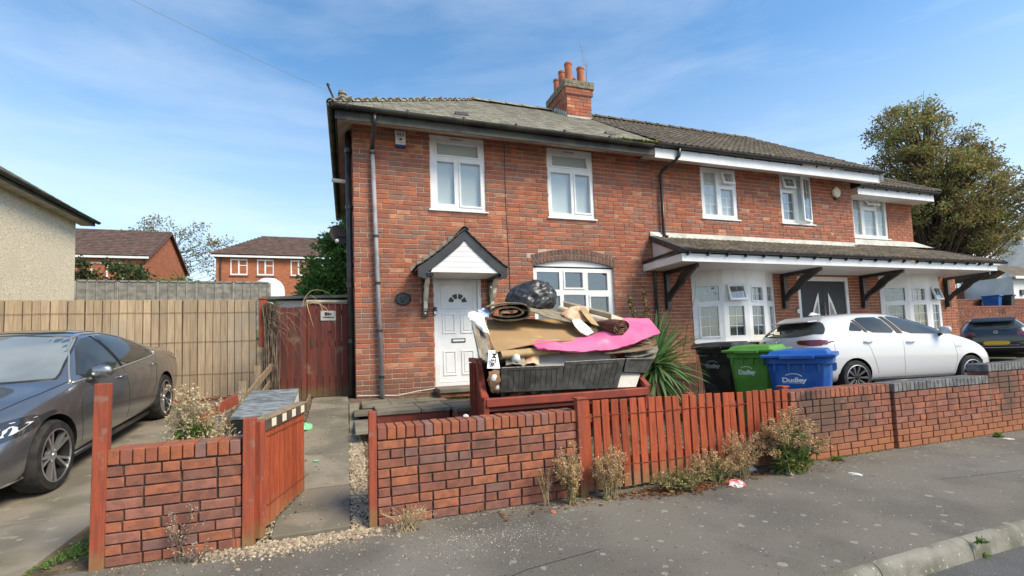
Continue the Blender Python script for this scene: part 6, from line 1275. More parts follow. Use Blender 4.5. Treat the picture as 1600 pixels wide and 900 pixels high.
def cab_door(label, pts, Y):
    q = panel_quad(pts, Y); mb = loft([[q[0], q[1]], [q[3], q[2]]], -.02, 1); o, c = rub('cupboard_door', label, 'cupboard door', mb, 'cab_black', bevel=.003)
    L = lambda u, v, k=0: (q[0]*(1-u)*(1-v)+q[1]*u*(1-v)+q[2]*u*v+q[3]*(1-u)*v) - c
    n_ = (q[1]-q[0]).cross(q[3]-q[0]).normalized(); n_ = n_ if n_.y < 0 else -n_
    fr = MB()
    for (u0, v0, u1, v1) in ((.0, .0, 1, .12), (.0, .88, 1, 1), (0, .12, .10, .88), (.90, .12, 1, .88)):
        a = [L(u0, v0), L(u1, v0), L(u1, v1), L(u0, v1)]; fr.add([p+n_*.003 for p in a]+[p+n_*.012 for p in a], [(0, 3, 2, 1), (4, 5, 6, 7), (0, 1, 5, 4), (1, 2, 6, 5), (2, 3, 7, 6), (3, 0, 4, 7)])
    fr.build('door_frame_rail', 'cab_black', o)
    for i in range(9):
        u = .105+.0883*i; a = [L(u+.006, .125), L(u+.083, .125), L(u+.083, .875), L(u+.006, .875)]
        MB().add([p+n_*.001 for p in a]+[p+n_*.006 for p in a], [(0, 3, 2, 1), (4, 5, 6, 7), (0, 1, 5, 4), (1, 2, 6, 5), (2, 3, 7, 6), (3, 0, 4, 7)]).build('slat', 'cab_black', o)
    e = [L(0, 0), L(1, 0)]; MB().tube([e[0]+n_*.01, (e[0]+e[1])/2+n_*.012, e[1]+n_*.01], .006, 5).build('edge_strip', 'pewter', o)
    return o
cab_door('black cupboard door at the left of the skip front', [(783, 575), (880, 571), (877, 609), (782, 613)], (5.02, 5.02, 5.0, 5.0))
cab_door('black cupboard door tilted in the middle of the skip front', [(883, 566), (976, 561), (964, 606), (876, 609)], (5.06, 5.06, 5.0, 5.0))
cab_door('small dirty black cupboard door at the right of the skip', [(978, 561), (1022, 560), (1009, 583), (974, 581)], (5.10, 5.14, 5.08, 5.06))
def sheet(name, label, cat, rows, m, th=.014, n=4, wob=0, smooth=True):
    return rub(name, label, cat, loft([[A(*p) for p in r] for r in rows], th, n, wob), m, smooth=.8 if smooth else False)
sheet('board', 'pale grey board leaning below the small black cupboard door', 'board', [[(972, 580, 5.13), (1001, 581, 5.13)], [(963, 606, 5.04), (993, 605, 5.04)]], 'pale_board', .012, 1)
sheet('board', 'long pale board lying behind the black cupboard doors', 'board', [[(838, 553, 5.35), (900, 549, 5.35), (952, 548, 5.35)], [(836, 575, 5.15), (900, 573, 5.15), (955, 570, 5.15)]], 'pale_board', .012, 2)
sheet('board', 'stained light board edge between the pink sheet and the black doors', 'board', [[(940, 546, 5.4), (1000, 541, 5.35), (1014, 537, 5.3)], [(945, 553, 5.1), (990, 550, 5.1), (1020, 545, 5.12)]], 'wood_board', .015, 2)
sheet('hardboard', 'large tan hardboard sheet bent over the front of the heap', 'board', [[(760, 500, 5.85), (810, 499, 5.85), (855, 500, 5.85), (893, 503, 5.85)], [(763, 518, 5.55), (815, 516, 5.5), (862, 515, 5.5), (912, 516, 5.55)], [(767, 535, 5.3), (815, 530, 5.28), (870, 529, 5.3), (920, 524, 5.4)], [(776, 551, 5.12), (815, 542, 5.12), (858, 535, 5.15), (899, 533, 5.2)]], 'hardboard', .008)
sheet('foam_sheet', 'bright pink foam sheet draped across the heap', 'foam sheet', [[(826, 537, 5.2), (852, 533, 5.22), (884, 532, 5.26), (920, 527, 5.3), (950, 515, 5.36), (972, 500, 5.5), (985, 499, 5.6), (1014, 500, 5.6)], [(832, 540, 5.14), (856, 541, 5.12), (888, 541, 5.13), (925, 534, 5.16), (955, 524, 5.2), (982, 518, 5.3), (1003, 514, 5.34), (1024, 512, 5.4)], [(840, 545, 5.08), (863, 548, 5.05), (898, 551, 5.05), (930, 549, 5.06), (958, 547, 5.08), (984, 540, 5.12), (1008, 530, 5.2), (1031, 522, 5.28)]], 'pink', .02, 4, .006)
def spiral_roll(name, label, cat, c, ax, L_, r, turns, th, m, flat=1.0, mi2=None, rz=0):
    """rolled sheet; ax = direction of the roll"""
    c, ax = Vector(c), Vector(ax).normalized(); u = ax.cross(Vector((0, 0, 1))).normalized(); v = u.cross(ax); N_ = int(turns*22); pts = []
    for i in range(N_+1):
        a = 2*math.pi*turns*i/N_; rr = r*(1-.82*(1-i/N_)) ; pts.append((rr*math.cos(a)*(1+.08*math.sin(3*a+i*.1)), rr*math.sin(a)*flat*(1+.06*math.sin(2*a+1))))
    mb = MB(); vs = []; K = 6
    for k in range(K+1):
        o = c+ax*L_*k/K
        for s in (0, 1):
            for (x, y) in pts:
                q = Vector((x, y)); ln = max(q.length, 1e-4); q = q*(1-s*th/ln); w_ = 1+.03*math.sin(k*2.1); vs.append(o+u*q.x*w_+v*q.y*w_)
    n = len(pts); st = 2*n; fs = []
    for k in range(K):
        for i in range(n-1): a = k*st+i; fs += [(a, a+1, a+st+1, a+st), (a+n, a+n+st, a+n+st+1, a+n+1)]
        fs.append((k*st+n-1, k*st+2*n-1, (k+1)*st+2*n-1, (k+1)*st+n-1))
    mi = [0]*len(fs)
    for i in range(n-1): fs += [(i, n+i, n+i+1, i+1), (K*st+i, K*st+i+1, K*st+n+i+1, K*st+n+i)]; mi += [1, 1]
    mb.add(vs, fs); mb.mi = mi
    o, cc = rub(name, label, cat, mb, [m, mi2 or m], smooth=.9); return o
spiral_roll('carpet_roll', 'flattened brown carpet roll, open end facing the road, on top of the heap', 'carpet roll', A(795, 489, 5.42), (.30, 1, .12), .75, .33, 2.4, .022, 'carpet_back', .42, 'carpet_edge')
sheet('carpet', 'stiff grey backed carpet flap lying right of the flattened roll', 'carpet', [[(800, 478, 5.75), (830, 479, 5.75), (858, 485, 5.7), (882, 492, 5.6), (900, 506, 5.5)], [(812, 484, 5.45), (834, 489, 5.42), (858, 498, 5.4), (880, 502, 5.4), (893, 504, 5.42)]], 'carpet_back', .014, 4, .003)
spiral_roll('carpet_roll', 'dark brown patterned carpet roll, round spiral end above the pink sheet', 'carpet roll', A(972, 511, 5.17), (-.35, 1, .16), .7, .175, 3.8, .017, 'carpet_brown', .60, 'carpet_spiral')
spiral_roll('underlay_roll', 'cream underlay roll slanting up behind the brown spiral roll', 'underlay roll', A(950, 503, 5.35), (-.55, .62, .27), .7, .145, 1.2, .02, 'cream_roll', .9, 'cream_roll')
o = spiral_roll('lino_roll', 'long buff roll lying under the tan hardboard', 'roll', A(781, 556, 5.13), (.95, .12, .045), .78, .085, 1.6, .01, 'buff', .9, 'buff')
sheet('card_sheet', 'torn buff cardboard standing in the middle of the heap', 'cardboard', [[(906, 482, 5.5), (914, 480, 5.5)], [(912, 492, 5.42), (926, 497, 5.42)], [(924, 506, 5.35), (936, 510, 5.35)]], 'buff', .006)
sheet('fabric_scrap', 'crumpled orange and cream fabric scrap beside the cardboard', 'fabric', [[(880, 488, 5.6), (893, 480, 5.6), (908, 479, 5.6), (921, 480, 5.6)], [(878, 492, 5.5), (890, 493, 5.45), (905, 489, 5.5), (919, 492, 5.5)], [(888, 500, 5.45), (898, 502, 5.4), (906, 503, 5.42), (916, 503, 5.45)]], 'peach', .006, 4, .008)
sheet('fabric_scrap', 'striped cream fabric strip hanging beside the pink sheet', 'fabric', [[(893, 500, 5.42), (903, 498, 5.42), (912, 505, 5.42)], [(898, 510, 5.33), (912, 512, 5.33), (922, 513, 5.33)], [(908, 520, 5.26), (918, 524, 5.25), (928, 520, 5.28)]], 'white_cloth', .006, 3, .006)
sheet('underlay_sheet', 'white underlay sheet spread behind the pink foam', 'underlay', [[(922, 485, 5.75), (945, 489, 5.75), (975, 499, 5.75)], [(925, 500, 5.5), (948, 508, 5.5), (985, 512, 5.5)]], 'cream_roll', .014)
sheet('carpet', 'dark speckled carpet piece between the fabric strip and the spiral roll', 'carpet', [[(925, 507, 5.42), (950, 517, 5.42)], [(918, 523, 5.3), (948, 527, 5.3)]], 'carpet_edge', .01, 3, .004)
for i, (pts, lb) in enumerate(([[(985, 545), (1008, 534), (1024, 529)], 'crushed brown cardboard at the right end of the heap'], [[(975, 549), (1004, 545), (1027, 540)], 'flattened grey cardboard under the crushed brown card'])):
    sheet('cardboard', lb, 'cardboard', [[(*pts[0], 5.4), (*pts[1], 5.4), (*pts[2], 5.4)], [(pts[0][0]+2, pts[0][1]+9, 5.15), (pts[1][0], pts[1][1]+12, 5.12), (pts[2][0]+2, pts[2][1]+8, 5.2)]], 'card' if i == 0 else 'grey_card', .01, 3, .006)
spiral_roll('cardboard_tube', 'short cream cardboard tube poking out at the right end of the heap', 'tube', A(1017, 536, 5.2), (-.5, .8, .1), .35, .055, 1.3, .012, 'cream_roll', .8, 'card')
spiral_roll('cardboard_tube', 'brown cardboard tube beside the short cream tube', 'tube', A(1003, 540, 5.22), (-.45, .8, .08), .35, .05, 1.2, .01, 'card', .9, 'card')
sheet('door_panel', 'grey weathered panel sticking out at the right end above the small black door', 'panel', [[(985, 560, 5.45), (1028, 547, 5.5)], [(978, 563, 5.16), (1023, 561, 5.18)]], 'grey_card', .02, 2)
for i in range(5): sheet('board', ['outermost weathered board leaning out of the left side of the skip', 'second weathered board at the left side of the skip', 'third weathered board at the left side of the skip', 'fourth weathered board at the left side of the skip', 'innermost weathered board at the left side of the skip'][i], 'board', [[(737+4.5*i, 508-1*i, 5.3+.05*i), (741+4.5*i, 507-1*i, 5.3+.05*i)], [(748+4*i, 560+3*i, 5.12), (753+4*i, 562+3*i, 5.12)]], ['grey_card', 'wood_board', 'pewter_w', 'grey_card', 'wood_board'][i], .03, 2)
sheet('plastic_sack', 'white plastic sack flopped over the top left corner of the heap', 'sack', [[(732, 489, 5.45), (744, 488, 5.48), (756, 493, 5.5)], [(731, 496, 5.36), (744, 498, 5.33), (757, 503, 5.36)], [(739, 505, 5.33), (750, 509, 5.28), (761, 514, 5.3)], [(752, 514, 5.28), (758, 520, 5.24), (765, 524, 5.26)]], 'white_cloth', .012, 4, .008)
sheet('cloth', 'blue and white checked cloth behind the white plastic sack', 'cloth', [[(744, 486, 5.6), (755, 484, 5.6), (763, 485, 5.6)], [(748, 494, 5.5), (756, 496, 5.48), (764, 497, 5.5)]], 'blue_cloth', .02, 3, .012)
sg_, c_ = sheet('sign_board', 'white sign board on its side with black letters at the left of the heap', 'sign', [[(763, 548, 5.16), (776, 547, 5.16)], [(761, 576, 5.06), (781, 576, 5.06)]], 'white', .008, 1)
p0 = A(774, 572, 5.045); text('REM', .075, 'lettering', 'black', sg_, Matrix.Translation(p0-c_) @ Matrix.Rotation(R(4), 4, 'Z') @ FRONT @ Matrix.Rotation(R(82), 4, 'Z'), bold=.002, align='LEFT', extrude=.003)
sheet('cushion', 'rusty springy cushion scrap low at the left front corner', 'cushion', [[(764, 582, 5.06), (780, 580, 5.06)], [(762, 598, 5.04), (781, 596, 5.0)], [(768, 614, 5.04), (781, 613, 5.04)]], 'card', .03, 4, .012)
for i, (a, b, s_, lb) in enumerate(((772, 592, .05, 'white plastic bottle in the left front corner of the skip'), (776, 604, .045, 'crumpled clear wrapper below the white bottle in the skip'), (806, 560, .05, 'white crumpled paper ball behind the left black cupboard door'))):
    p = A(a, b, 5.03 if i < 2 else 5.1); mb = MB().lathe([(0, -s_), (s_*.8, -s_*.8), (s_, -s_*.2), (s_*.8, s_*.7), (s_*.4, s_), (0, s_*1.05)], 9); mb.v = [(x*U(.8, 1.2), y*U(.8, 1.2), z) for x, y, z in mb.v]
    o = mb.build('bottle' if i == 0 else 'wrapper', 'white_cloth', None, smooth=True, loc=p); tag(o, lb, 'bottle' if i == 0 else 'litter')
sheet('cardboard', 'folded beige cardboard flap behind the left cupboard door', 'cardboard', [[(822, 560, 5.2), (835, 553, 5.2), (842, 556, 5.2)], [(820, 571, 5.1), (832, 567, 5.08), (842, 572, 5.1)]], 'peach', .008, 3, .006)
sheet('plastic_wrap', 'clear crumpled plastic behind the left cupboard door', 'plastic', [[(790, 560, 5.2), (806, 552, 5.2), (820, 556, 5.2)], [(790, 572, 5.1), (806, 570, 5.06), (820, 572, 5.1)]], 'grey_card', .008, 4, .012)
# bin bag
bm = bmesh.new(); bmesh.ops.create_icosphere(bm, subdivisions=5, radius=1)
for v in bm.verts:
    p = v.co.copy(); cr_ = abs(noise.noise(p*2.3))*.26 + abs(noise.noise(p*5.5+Vector((3, 1, 2))))*.13 + abs(noise.noise(p*12))*.05
    v.co = Vector((p.x*.34, p.y*.27, max(-.12, p.z*.25+.055*math.sin(p.x*2)-.04*p.x)))*(1.1-cr_)
me = bpy.data.meshes.new('bin_bag'); bm.to_mesh(me); bm.free(); me.shade_smooth(); me.materials.append(M['bag']); o = link(bpy.data.objects.new('bin_bag', me)); o.location = A(830, 465, 5.85)+Vector((0, 0, -.03)); tag(o, 'black plastic bin bag on top of the heap in front of the arched window', 'bin bag')
# loose broken rubbish filling the skip
random.seed(21)
mb = MB()
for i in range(420):
    y = U(5.32, 6.5); x = U(1.72+.17*(y-5), 3.36); ty = min(1, (y-5.05)/.55); zt = .62+.68*ty*(1-.25*((x-2.3)/1.0)**2); z = U(zt-.28, zt)
    w_, d_, h_ = U(.03, .26), U(.03, .26), U(.006, .05); m = Matrix.Translation((x, y, z)) @ Matrix.Rotation(U(0, 3), 4, 'Z') @ Matrix.Rotation(U(-.6, .6), 4, 'X') @ Matrix.Rotation(U(-.6, .6), 4, 'Y'); mb.box(-w_, w_, -d_, d_, -h_, h_, m=m)
tag(mb.build('broken_rubbish', 'debris', None), kind='stuff')
mb = MB(); mb.box(1.75, 3.42, 5.45, 6.5, .24, 1.02); tag(mb.build('rubble_fill', 'debris', None), kind='stuff')
# ------------------------------------------------------------------ litter
def crumple(name, label, cat, p, s, m, flat=.35, seed=1):
    rr = random.Random(seed); bm = bmesh.new(); bmesh.ops.create_icosphere(bm, subdivisions=3, radius=1)
    for v in bm.verts:
        q = v.co.copy(); k = 1-.45*abs(noise.noise(q*2.6+Vector((seed, 0, 0))))-.2*abs(noise.noise(q*7)); v.co = Vector((q.x*s, q.y*s*.7, max(-.0, (q.z+.1)*s*flat)))*k
    me = bpy.data.meshes.new(name); bm.to_mesh(me); bm.free(); me.materials.append(M[m]); o = link(bpy.data.objects.new(name, me)); o.location = p; o.rotation_euler.z = rr.random()*6; return tag(o, label, cat)
def G(px, py, z=0.0):
    c = Vector(((px-793.3)/735.85, (py-495.16)/735.85, 1)); d = AX*c.x + AD*c.y + AF*c.z; return Vector((0, 0, EYE)) + d*((z-EYE)/d.z)
crumple('plastic_bag', 'crumpled bright green plastic bag on the slab path', 'plastic bag', Vector((-.52, 6.75, .43)), .13, 'green_bag', .6, 3)
crumple('wrapper', 'pale green scrap of wrapper on the middle of the slab path', 'litter', Vector((-.33, 5.55, .255)), .045, 'green_bag', .15, 4)
wr = crumple('wrapper', 'red and white food wrapper on the pavement by the picket fence', 'litter', G(1150, 757), .13, 'pink_w', .3, 5)
crumple('tissue', 'white tissue lying alone on the pavement before the brown brick wall', 'litter', G(1336, 741), .07, 'white_cloth', .2, 6)
crumple('tissue', 'small white paper scrap near the top right of the pavement', 'litter', G(1576, 686), .06, 'white_cloth', .2, 7)
crumple('plastic_cup', 'crushed clear plastic cup in front of the dried bush', 'litter', G(1233, 742), .055, 'grey_card', .7, 8)
crumple('wrapper', 'crumpled white packet in the weeds below the dried bush', 'litter', G(1174, 735), .06, 'white_cloth', .7, 9)
crumple('wrapper', 'small grey packet between the crumpled white packet and the crushed cup', 'litter', G(1208, 738), .05, 'grey_card', .6, 10)
crumple('foam_crumb', 'white foam crumb lying on the brick coping before the skip', 'litter', Vector((.222+.76, 4.1, .80)), .03, 'white_cloth', .7, 11)
crumple('foam_crumb', 'small cream block standing on the patio slab by the doorstep', 'litter', Vector((1.85, 7.0, .61)), .05, 'cream', .9, 12)
crumple('brick_chip', 'red chip of brick on the pavement at the foot of the wall', 'litter', G(864, 800), .04, 'terracotta', .3, 13)
# ------------------------------------------------------------------ vegetation
class LB:   # many small leaf faces, built fast
    def __init__(s): s.v = []; s.f = []
    def leaf(s, p, d, up, l, w, bend=0.0):
        d = d.normalized(); x = d.cross(up); x = x.normalized() if x.length > 1e-4 else Vector((1, 0, 0)); n = x.cross(d); k = len(s.v)
        s.v += [tuple(p), tuple(p+d*l*.5+x*w/2+n*bend), tuple(p+d*l), tuple(p+d*l*.5-x*w/2+n*bend)]; s.f.append((k, k+1, k+2, k+3))
    def build(s, name, m, parent=None, kind=None):
        me = bpy.data.meshes.new(name); me.from_pydata(s.v, [], s.f); me.materials.append(M[m]); o = link(bpy.data.objects.new(name, me), parent)
        if kind: o['kind'] = kind
        return o
def rv(): 
    while True:
        v = Vector((U(-1, 1), U(-1, 1), U(-1, 1)))
        if .05 < v.length < 1: return v.normalized()
def tree(name, label, cat, base, crown, n_cl, n_leaf, lsz, leafm, trunk_r, top, seed, clr=(.35, .7), barkm='bark', grp=None, twig=True, density=None):
    """crown: list of (centre, radii) ellipsoids relative to base"""
    random.seed(seed); t = thing(name, label, cat, base, 0, grp); tr = MB(); lv = LB()
    pts = [Vector((0, 0, -.3)), Vector((U(-.1, .1), U(-.1, .1), top*.35)), Vector((U(-.3, .3), U(-.3, .3), top*.7)), Vector((U(-.4, .4), U(-.4, .4), top))]
    tr.tube([pts[0], pts[1], pts[2], pts[3]], [trunk_r*1.3, trunk_r*.9, trunk_r*.5, trunk_r*.12], 9)
    wts = [r[0]*r[1]*r[2] for c, r in crown]
    for i in range(n_cl):
        c, r = random.choices(crown, wts)[0]; c = Vector(c); q = rv()*(rnd()**.33 if rnd() < .35 else U(.80, 1.04)); P = Vector((c.x+q.x*r[0], c.y+q.y*r[1], c.z+q.z*r[2])); P *= 1
        h = max(.25, min(.95, P.z/top-.22)); k = h*3; a = pts[int(min(2, k))].lerp(pts[int(min(2, k))+1], min(1, k-int(min(2, k))))
        mid = a.lerp(P, .55)+Vector((0, 0, -.06*(P-a).length))+rv()*.15
        if twig: tr.tube([a, mid, P], [trunk_r*.18, trunk_r*.09, .008], 5, cap=False)
        cr = U(*clr)
        for s in range(3): 
            e = P+rv()*cr*1.1
            if twig: tr.tube([P.lerp(a, .12), e], [.014, .004], 4, cap=False)
        for j in range(int(n_leaf*(cr/clr[1])**1.6)):
            q = rv()*cr*rnd()**.5; q.z *= .62; d = (q*1.0+rv()*.6+Vector((0, 0, -.25))); lv.leaf(P+q, d, rv(), lsz*U(.7, 1.3), lsz*U(.4, .7), lsz*U(-.1, .2))
    tr.build('trunk', barkm, t, smooth=True); lv.build('crown', leafm, t); return t
tree('autumn_tree', 'large green and brown autumn tree behind the right end of the houses', 'tree', (24.8, 13.5, 0.3), [((-.5, 0, 8.9), (2.2, 2.0, 2.5)), ((.2, 0, 7.2), (2.9, 2.5, 2.4)), ((2.0, -.6, 6.6), (2.9, 2.3, 1.9)), ((.9, 0, 5.3), (2.4, 2.4, 1.4)), ((-.6, 0, 10.4), (1.2, 1.2, 1.3))], 560, 130, .125, 'leaf_autumn', .3, 11.2, 3, (.28, .55))
tree('laurel_tree', 'dense dark green conical shrub behind the side gate against the house', 'tree', (-.05, 13.2, .9), [((-.05, 0, 1.5), (1.10, .9, 1.5)), ((.05, 0, 2.6), (.85, .8, 1.2)), ((.25, 0, 3.5), (.45, .5, .75))], 260, 130, .12, 'leaf_laurel', .1, 3.7, 4, (.22, .36))
tree('bare_tree', 'thin yellowing tree rising behind the far gabled house', 'tree', (-16.2, 54, 6), [((0, 0, 6.3), (5.6, 3.0, 2.3)), ((.5, 0, 7.6), (3.6, 3.0, 2.0)), ((4.2, 0, 5.0), (2.0, 2.0, 2.0))], 110, 34, .24, 'leaf_yellow', .16, 8.2, 5, (.5, .9))
tree('garden_bush', 'dark green and rust coloured bush behind the grey lapped fence at the left', 'bush', (-9.6, 23.5, 1.9), [((0, 0, 2.3), (2.3, 1.4, 1.45)), ((1.2, 0, 1.9), (1.6, 1.2, 1.1))], 90, 120, .17, 'leaf_dark', .1, 3.0, 6, (.3, .5))
tree('garden_bush', 'small yellow green bush behind the lapped fence below the far gable', 'bush', (-6.3, 23, 1.9), [((0, 0, 2.25), (1.2, .9, .7))], 36, 70, .13, 'leaf_lime', .07, 2.6, 7, (.25, .4))
tree('garden_bush', 'small dark shrub seen far off between the two orange houses', 'bush', (-9.9, 38, 4.1), [((0, 0, 1.3), (1.3, 1, .8))], 24, 70, .18, 'leaf_dark', .07, 1.8, 8, (.3, .5))
# spiky plant
random.seed(31)
yk = thing('spiky_plant', 'tall spiky yucca with two seed spikes between the skip and the bins', 'plant', (4.22, 5.80, .30)); yk.rotation_euler = (0, 0, 0)
MB().tube([(0, 0, 0), (.03, .0, .35), (.0, 0, .72)], [.09, .075, .06], 9).build('stem', 'bark', yk, smooth=True)
def blade(d0, L_, w, droop, o):
    d = Vector(d0).normalized(); p = Vector(o); vs = []; N_ = 7; side = d.cross(Vector((0, 0, 1))); side = side.normalized() if side.length > .05 else Vector((1, 0, 0))
    for i in range(N_+1):
        t = i/N_; ww = w*(1-t)**.55*(.55+.45*min(1, t*5)); n = side.cross(d).normalized()
        vs += [p-side*ww/2+n*ww*.22, p, p+side*ww/2+n*ww*.22]; d = (d+Vector((0, 0, -droop/N_*(.4+1.2*t)))).normalized(); p = p+d*L_/N_
    return MB().add(vs, [f for i in range(N_) for f in ((3*i, 3*i+1, 3*i+4, 3*i+3), (3*i+1, 3*i+2, 3*i+5, 3*i+4))])
for i in range(280):
    a = U(0, 2*math.pi); el = math.asin(U(-.75, .98)); d = (math.cos(a)*math.cos(el), math.sin(a)*math.cos(el), math.sin(el)); dead = el < -.5 and rnd() < .5
    blade(d, U(.56, .84)*(1 if el > -.2 else .9), U(.046, .066), U(.05, .35) if el > .2 else U(.2, .9), (U(-.04, .04), U(-.04, .04), .74+.12*math.sin(el)+U(-.06, .06))).build('leaf', 'leaf_dead' if dead else 'leaf_yucca', yk, smooth=True)
for (x, y, top, lb) in ((-.10, .05, 1.95, 0), (-.32, .12, 1.80, 1)):
    MB().tube([(x*.3, 0, .8), (x, y, top)], [.014, .006], 6).build('flower_stem', 'leaf_dead', yk); f = LB()
    for k in range(230):
        t = U(.42, 1); p = Vector((x*.3+(x-x*.3)*t, y*t, .8+(top-.8)*t)); q = rv(); f.leaf(p+q*.05*(1.15-t), q, rv(), .035, .022)
    f.build('seed_spike', 'seed_brown', yk)
MB().tube([(.33, -.2, .9), (.40, -.25, 1.3), (.52, -.3, 1.72), (.55, -.3, 1.95)], [.007, .006, .004, .002], 5).build('dry_stalk', 'leaf_dead', yk)
# weeds
def weed(label, base, h, sp, ns, stalk='straw', seedm='seed_tan', leafm=None, nseed=60, nleaf=0, seed=1, ssz=.014, cat='weed', name='dried_weed', lean=(0, 0), low=.3, lsz=.055):
    random.seed(seed); t = thing(name, label, cat, base); st = MB(); sd_ = LB(); lf_ = LB()
    for i in range(ns):
        a = U(0, 6.28); r = sp*rnd()**.6; e = Vector((r*math.cos(a)+lean[0], r*.6*math.sin(a)+lean[1], h*U(.55, 1.05)*(1-.35*r/max(sp, .01)))); b = Vector((U(-.3, .3)*sp, U(-.2, .2)*sp, 0)); m_ = b.lerp(e, .5)+Vector((0, 0, h*.12))+rv()*.02
        st.tube([b, m_, e], [.0035, .0028, .0012], 4, cap=False)
        for k in range(5):
            t_ = U(.4, 1); p = b.lerp(m_, t_*2) if t_ < .5 else m_.lerp(e, t_*2-1); q = p+rv()*.05*h*2+Vector((0, 0, .02)); st.tube([p, q], [.0015, .0008], 3, cap=False)
            for j in range(nseed//6): sd_.leaf(p.lerp(q, rnd())+rv()*.014, rv(), rv(), ssz*U(.6, 1.5), ssz*.5)
        for j in range(nseed//3):
            t_ = U(low, 1); p = b.lerp(m_, t_*2) if t_ < .5 else m_.lerp(e, t_*2-1); sd_.leaf(p+rv()*.02, rv(), rv(), ssz*U(.6, 1.5), ssz*.5)
        for j in range(nleaf):
            t_ = U(.05, .6); p = b.lerp(m_, t_*2) if t_ < .5 else m_.lerp(e, t_*2-1); lf_.leaf(p, rv()+Vector((0, 0, .2)), rv(), U(.5, 1.1)*lsz, U(.22, .4)*lsz)
    st.build('stem', stalk, t)['kind'] = 'stuff'; sd_.build('seed_head', seedm, t, 'stuff')
    if lf_.v: lf_.build('foliage', leafm or 'leaf_green', t, 'stuff')
    return t
def W(px, py): p = G(px, py); return (p.x, min(p.y, 3.94), 0)
weed('big dried buddleia bush with green leaves at the right end of the picket fence', (4.34, 3.78, 0), .66, .50, 64, leafm='leaf_weed', nseed=150, nleaf=34, seed=2, ssz=.019, lsz=.10, low=.5)
weed('straggling straw weed spilling from the picket foot left of the loose dried weed', (3.42, 3.84, 0), .34, .34, 34, nseed=90, nleaf=10, leafm='leaf_weed', seed=33, ssz=.016)
weed('loose dried weed leaning on the pickets left of the big dried bush', (3.78, 3.84, 0), .60, .26, 26, nseed=110, nleaf=4, leafm='leaf_weed', seed=3)
weed('dried weed clump hugging the foot of the pickets beside the brick wall end', (2.24, 3.84, 0), .50, .22, 44, nseed=130, nleaf=2, leafm='leaf_weed', seed=4, ssz=.015)
weed('tall dried weed with yellow leaves against the brick wall before the fence', (1.86, 3.86, 0), .58, .16, 30, nseed=110, nleaf=9, leafm='leaf_yellow', seed=5)
weed('thin reddish dead weed against the brick wall left of the yellow leaved one', (1.62, 3.9, 0), .40, .12, 9, nseed=40, seedm='seed_brown', seed=6)
weed('low green and straw grass tuft in front of the middle pickets', (2.95, 3.78, 0), .20, .42, 90, stalk='grass_mix', nseed=14, nleaf=10, leafm='grass_mix', seed=7, name='grass_tuft', cat='grass tuft')
weed('dead grass tuft at the foot of the wall near the path post', (.42, 3.84, 0), .22, .26, 34, nseed=8, seed=8, name='grass_tuft', cat='grass tuft')
weed('dead wispy weed climbing the short brick wall', (-1.10, 3.93, 0), .46, .16, 9, stalk='dead_stem', nseed=26, seedm='seed_pale', seed=9, ssz=.011)
weed('thin dead stalk at the left foot of the short brick wall', (-1.0, 3.86, 0), .14, .22, 12, stalk='dead_stem', nseed=10, seedm='seed_pale', seed=10)
weed('tall straw and green weed growing behind the short brick wall', (-1.27, 4.9, .15), 1.25, .24, 40, nseed=60, seedm='seed_cream', nleaf=44, leafm='leaf_lime', seed=11, ssz=.026, low=.78, lsz=.085)
weed('bushy green weed low behind the short brick wall', (-1.05, 4.75, .15), .80, .26, 34, nseed=26, seedm='seed_cream', nleaf=60, leafm='leaf_lime', seed=12, ssz=.024, low=.8, lsz=.085)
weed('pale dried weeds beside the black box at the back of the strip', (-1.32, 6.7, .35), .74, .34, 30, nseed=90, seedm='seed_pale', nleaf=8, leafm='leaf_weed', seed=13, ssz=.02)
weed('dried tangled plant behind the picket fence next to the spiky plant', (4.62, 5.7, .22), .62, .26, 34, nseed=90, seedm='seed_tan', nleaf=22, leafm='leaf_weed', seed=14, ssz=.018)
weed('small bright green weed by the edge of the patio', (.86, 6.45, .40), .07, .12, 26, stalk='leaf_lime', nseed=4, seedm='leaf_lime', nleaf=10, leafm='leaf_lime', seed=15, name='green_weed')
for i, (x, y, lb) in enumerate(((4.78, 3.93, 'tiny green weed at the wall foot right of the dried bush'), (5.15, 3.9, 'small green dandelion weed in front of the brown brick wall'), (8.02, 3.86, 'green weed tuft below the orange brick wall near its right end'), (9.4, 3.86, 'green sprig under the taller wall at the right edge'))):
    weed(lb, (x, y, 0), .05, .07, 14, stalk='leaf_lime', nseed=4, seedm='leaf_lime', nleaf=6, leafm='leaf_lime', seed=16+i, name='green_weed')
for (px, py, lb) in ((1533, 847, 'bright green moss sprig in the kerb joint'), (1537, 868, 'green sprig in the gutter below the kerb joint')):
    p = G(px, py, .0 if py < 850 else -.11); weed(lb, (p.x, p.y, p.z), .012, .018, 8, stalk='leaf_lime', nseed=1, seedm='leaf_lime', nleaf=2, leafm='leaf_lime', seed=29, name='green_weed')
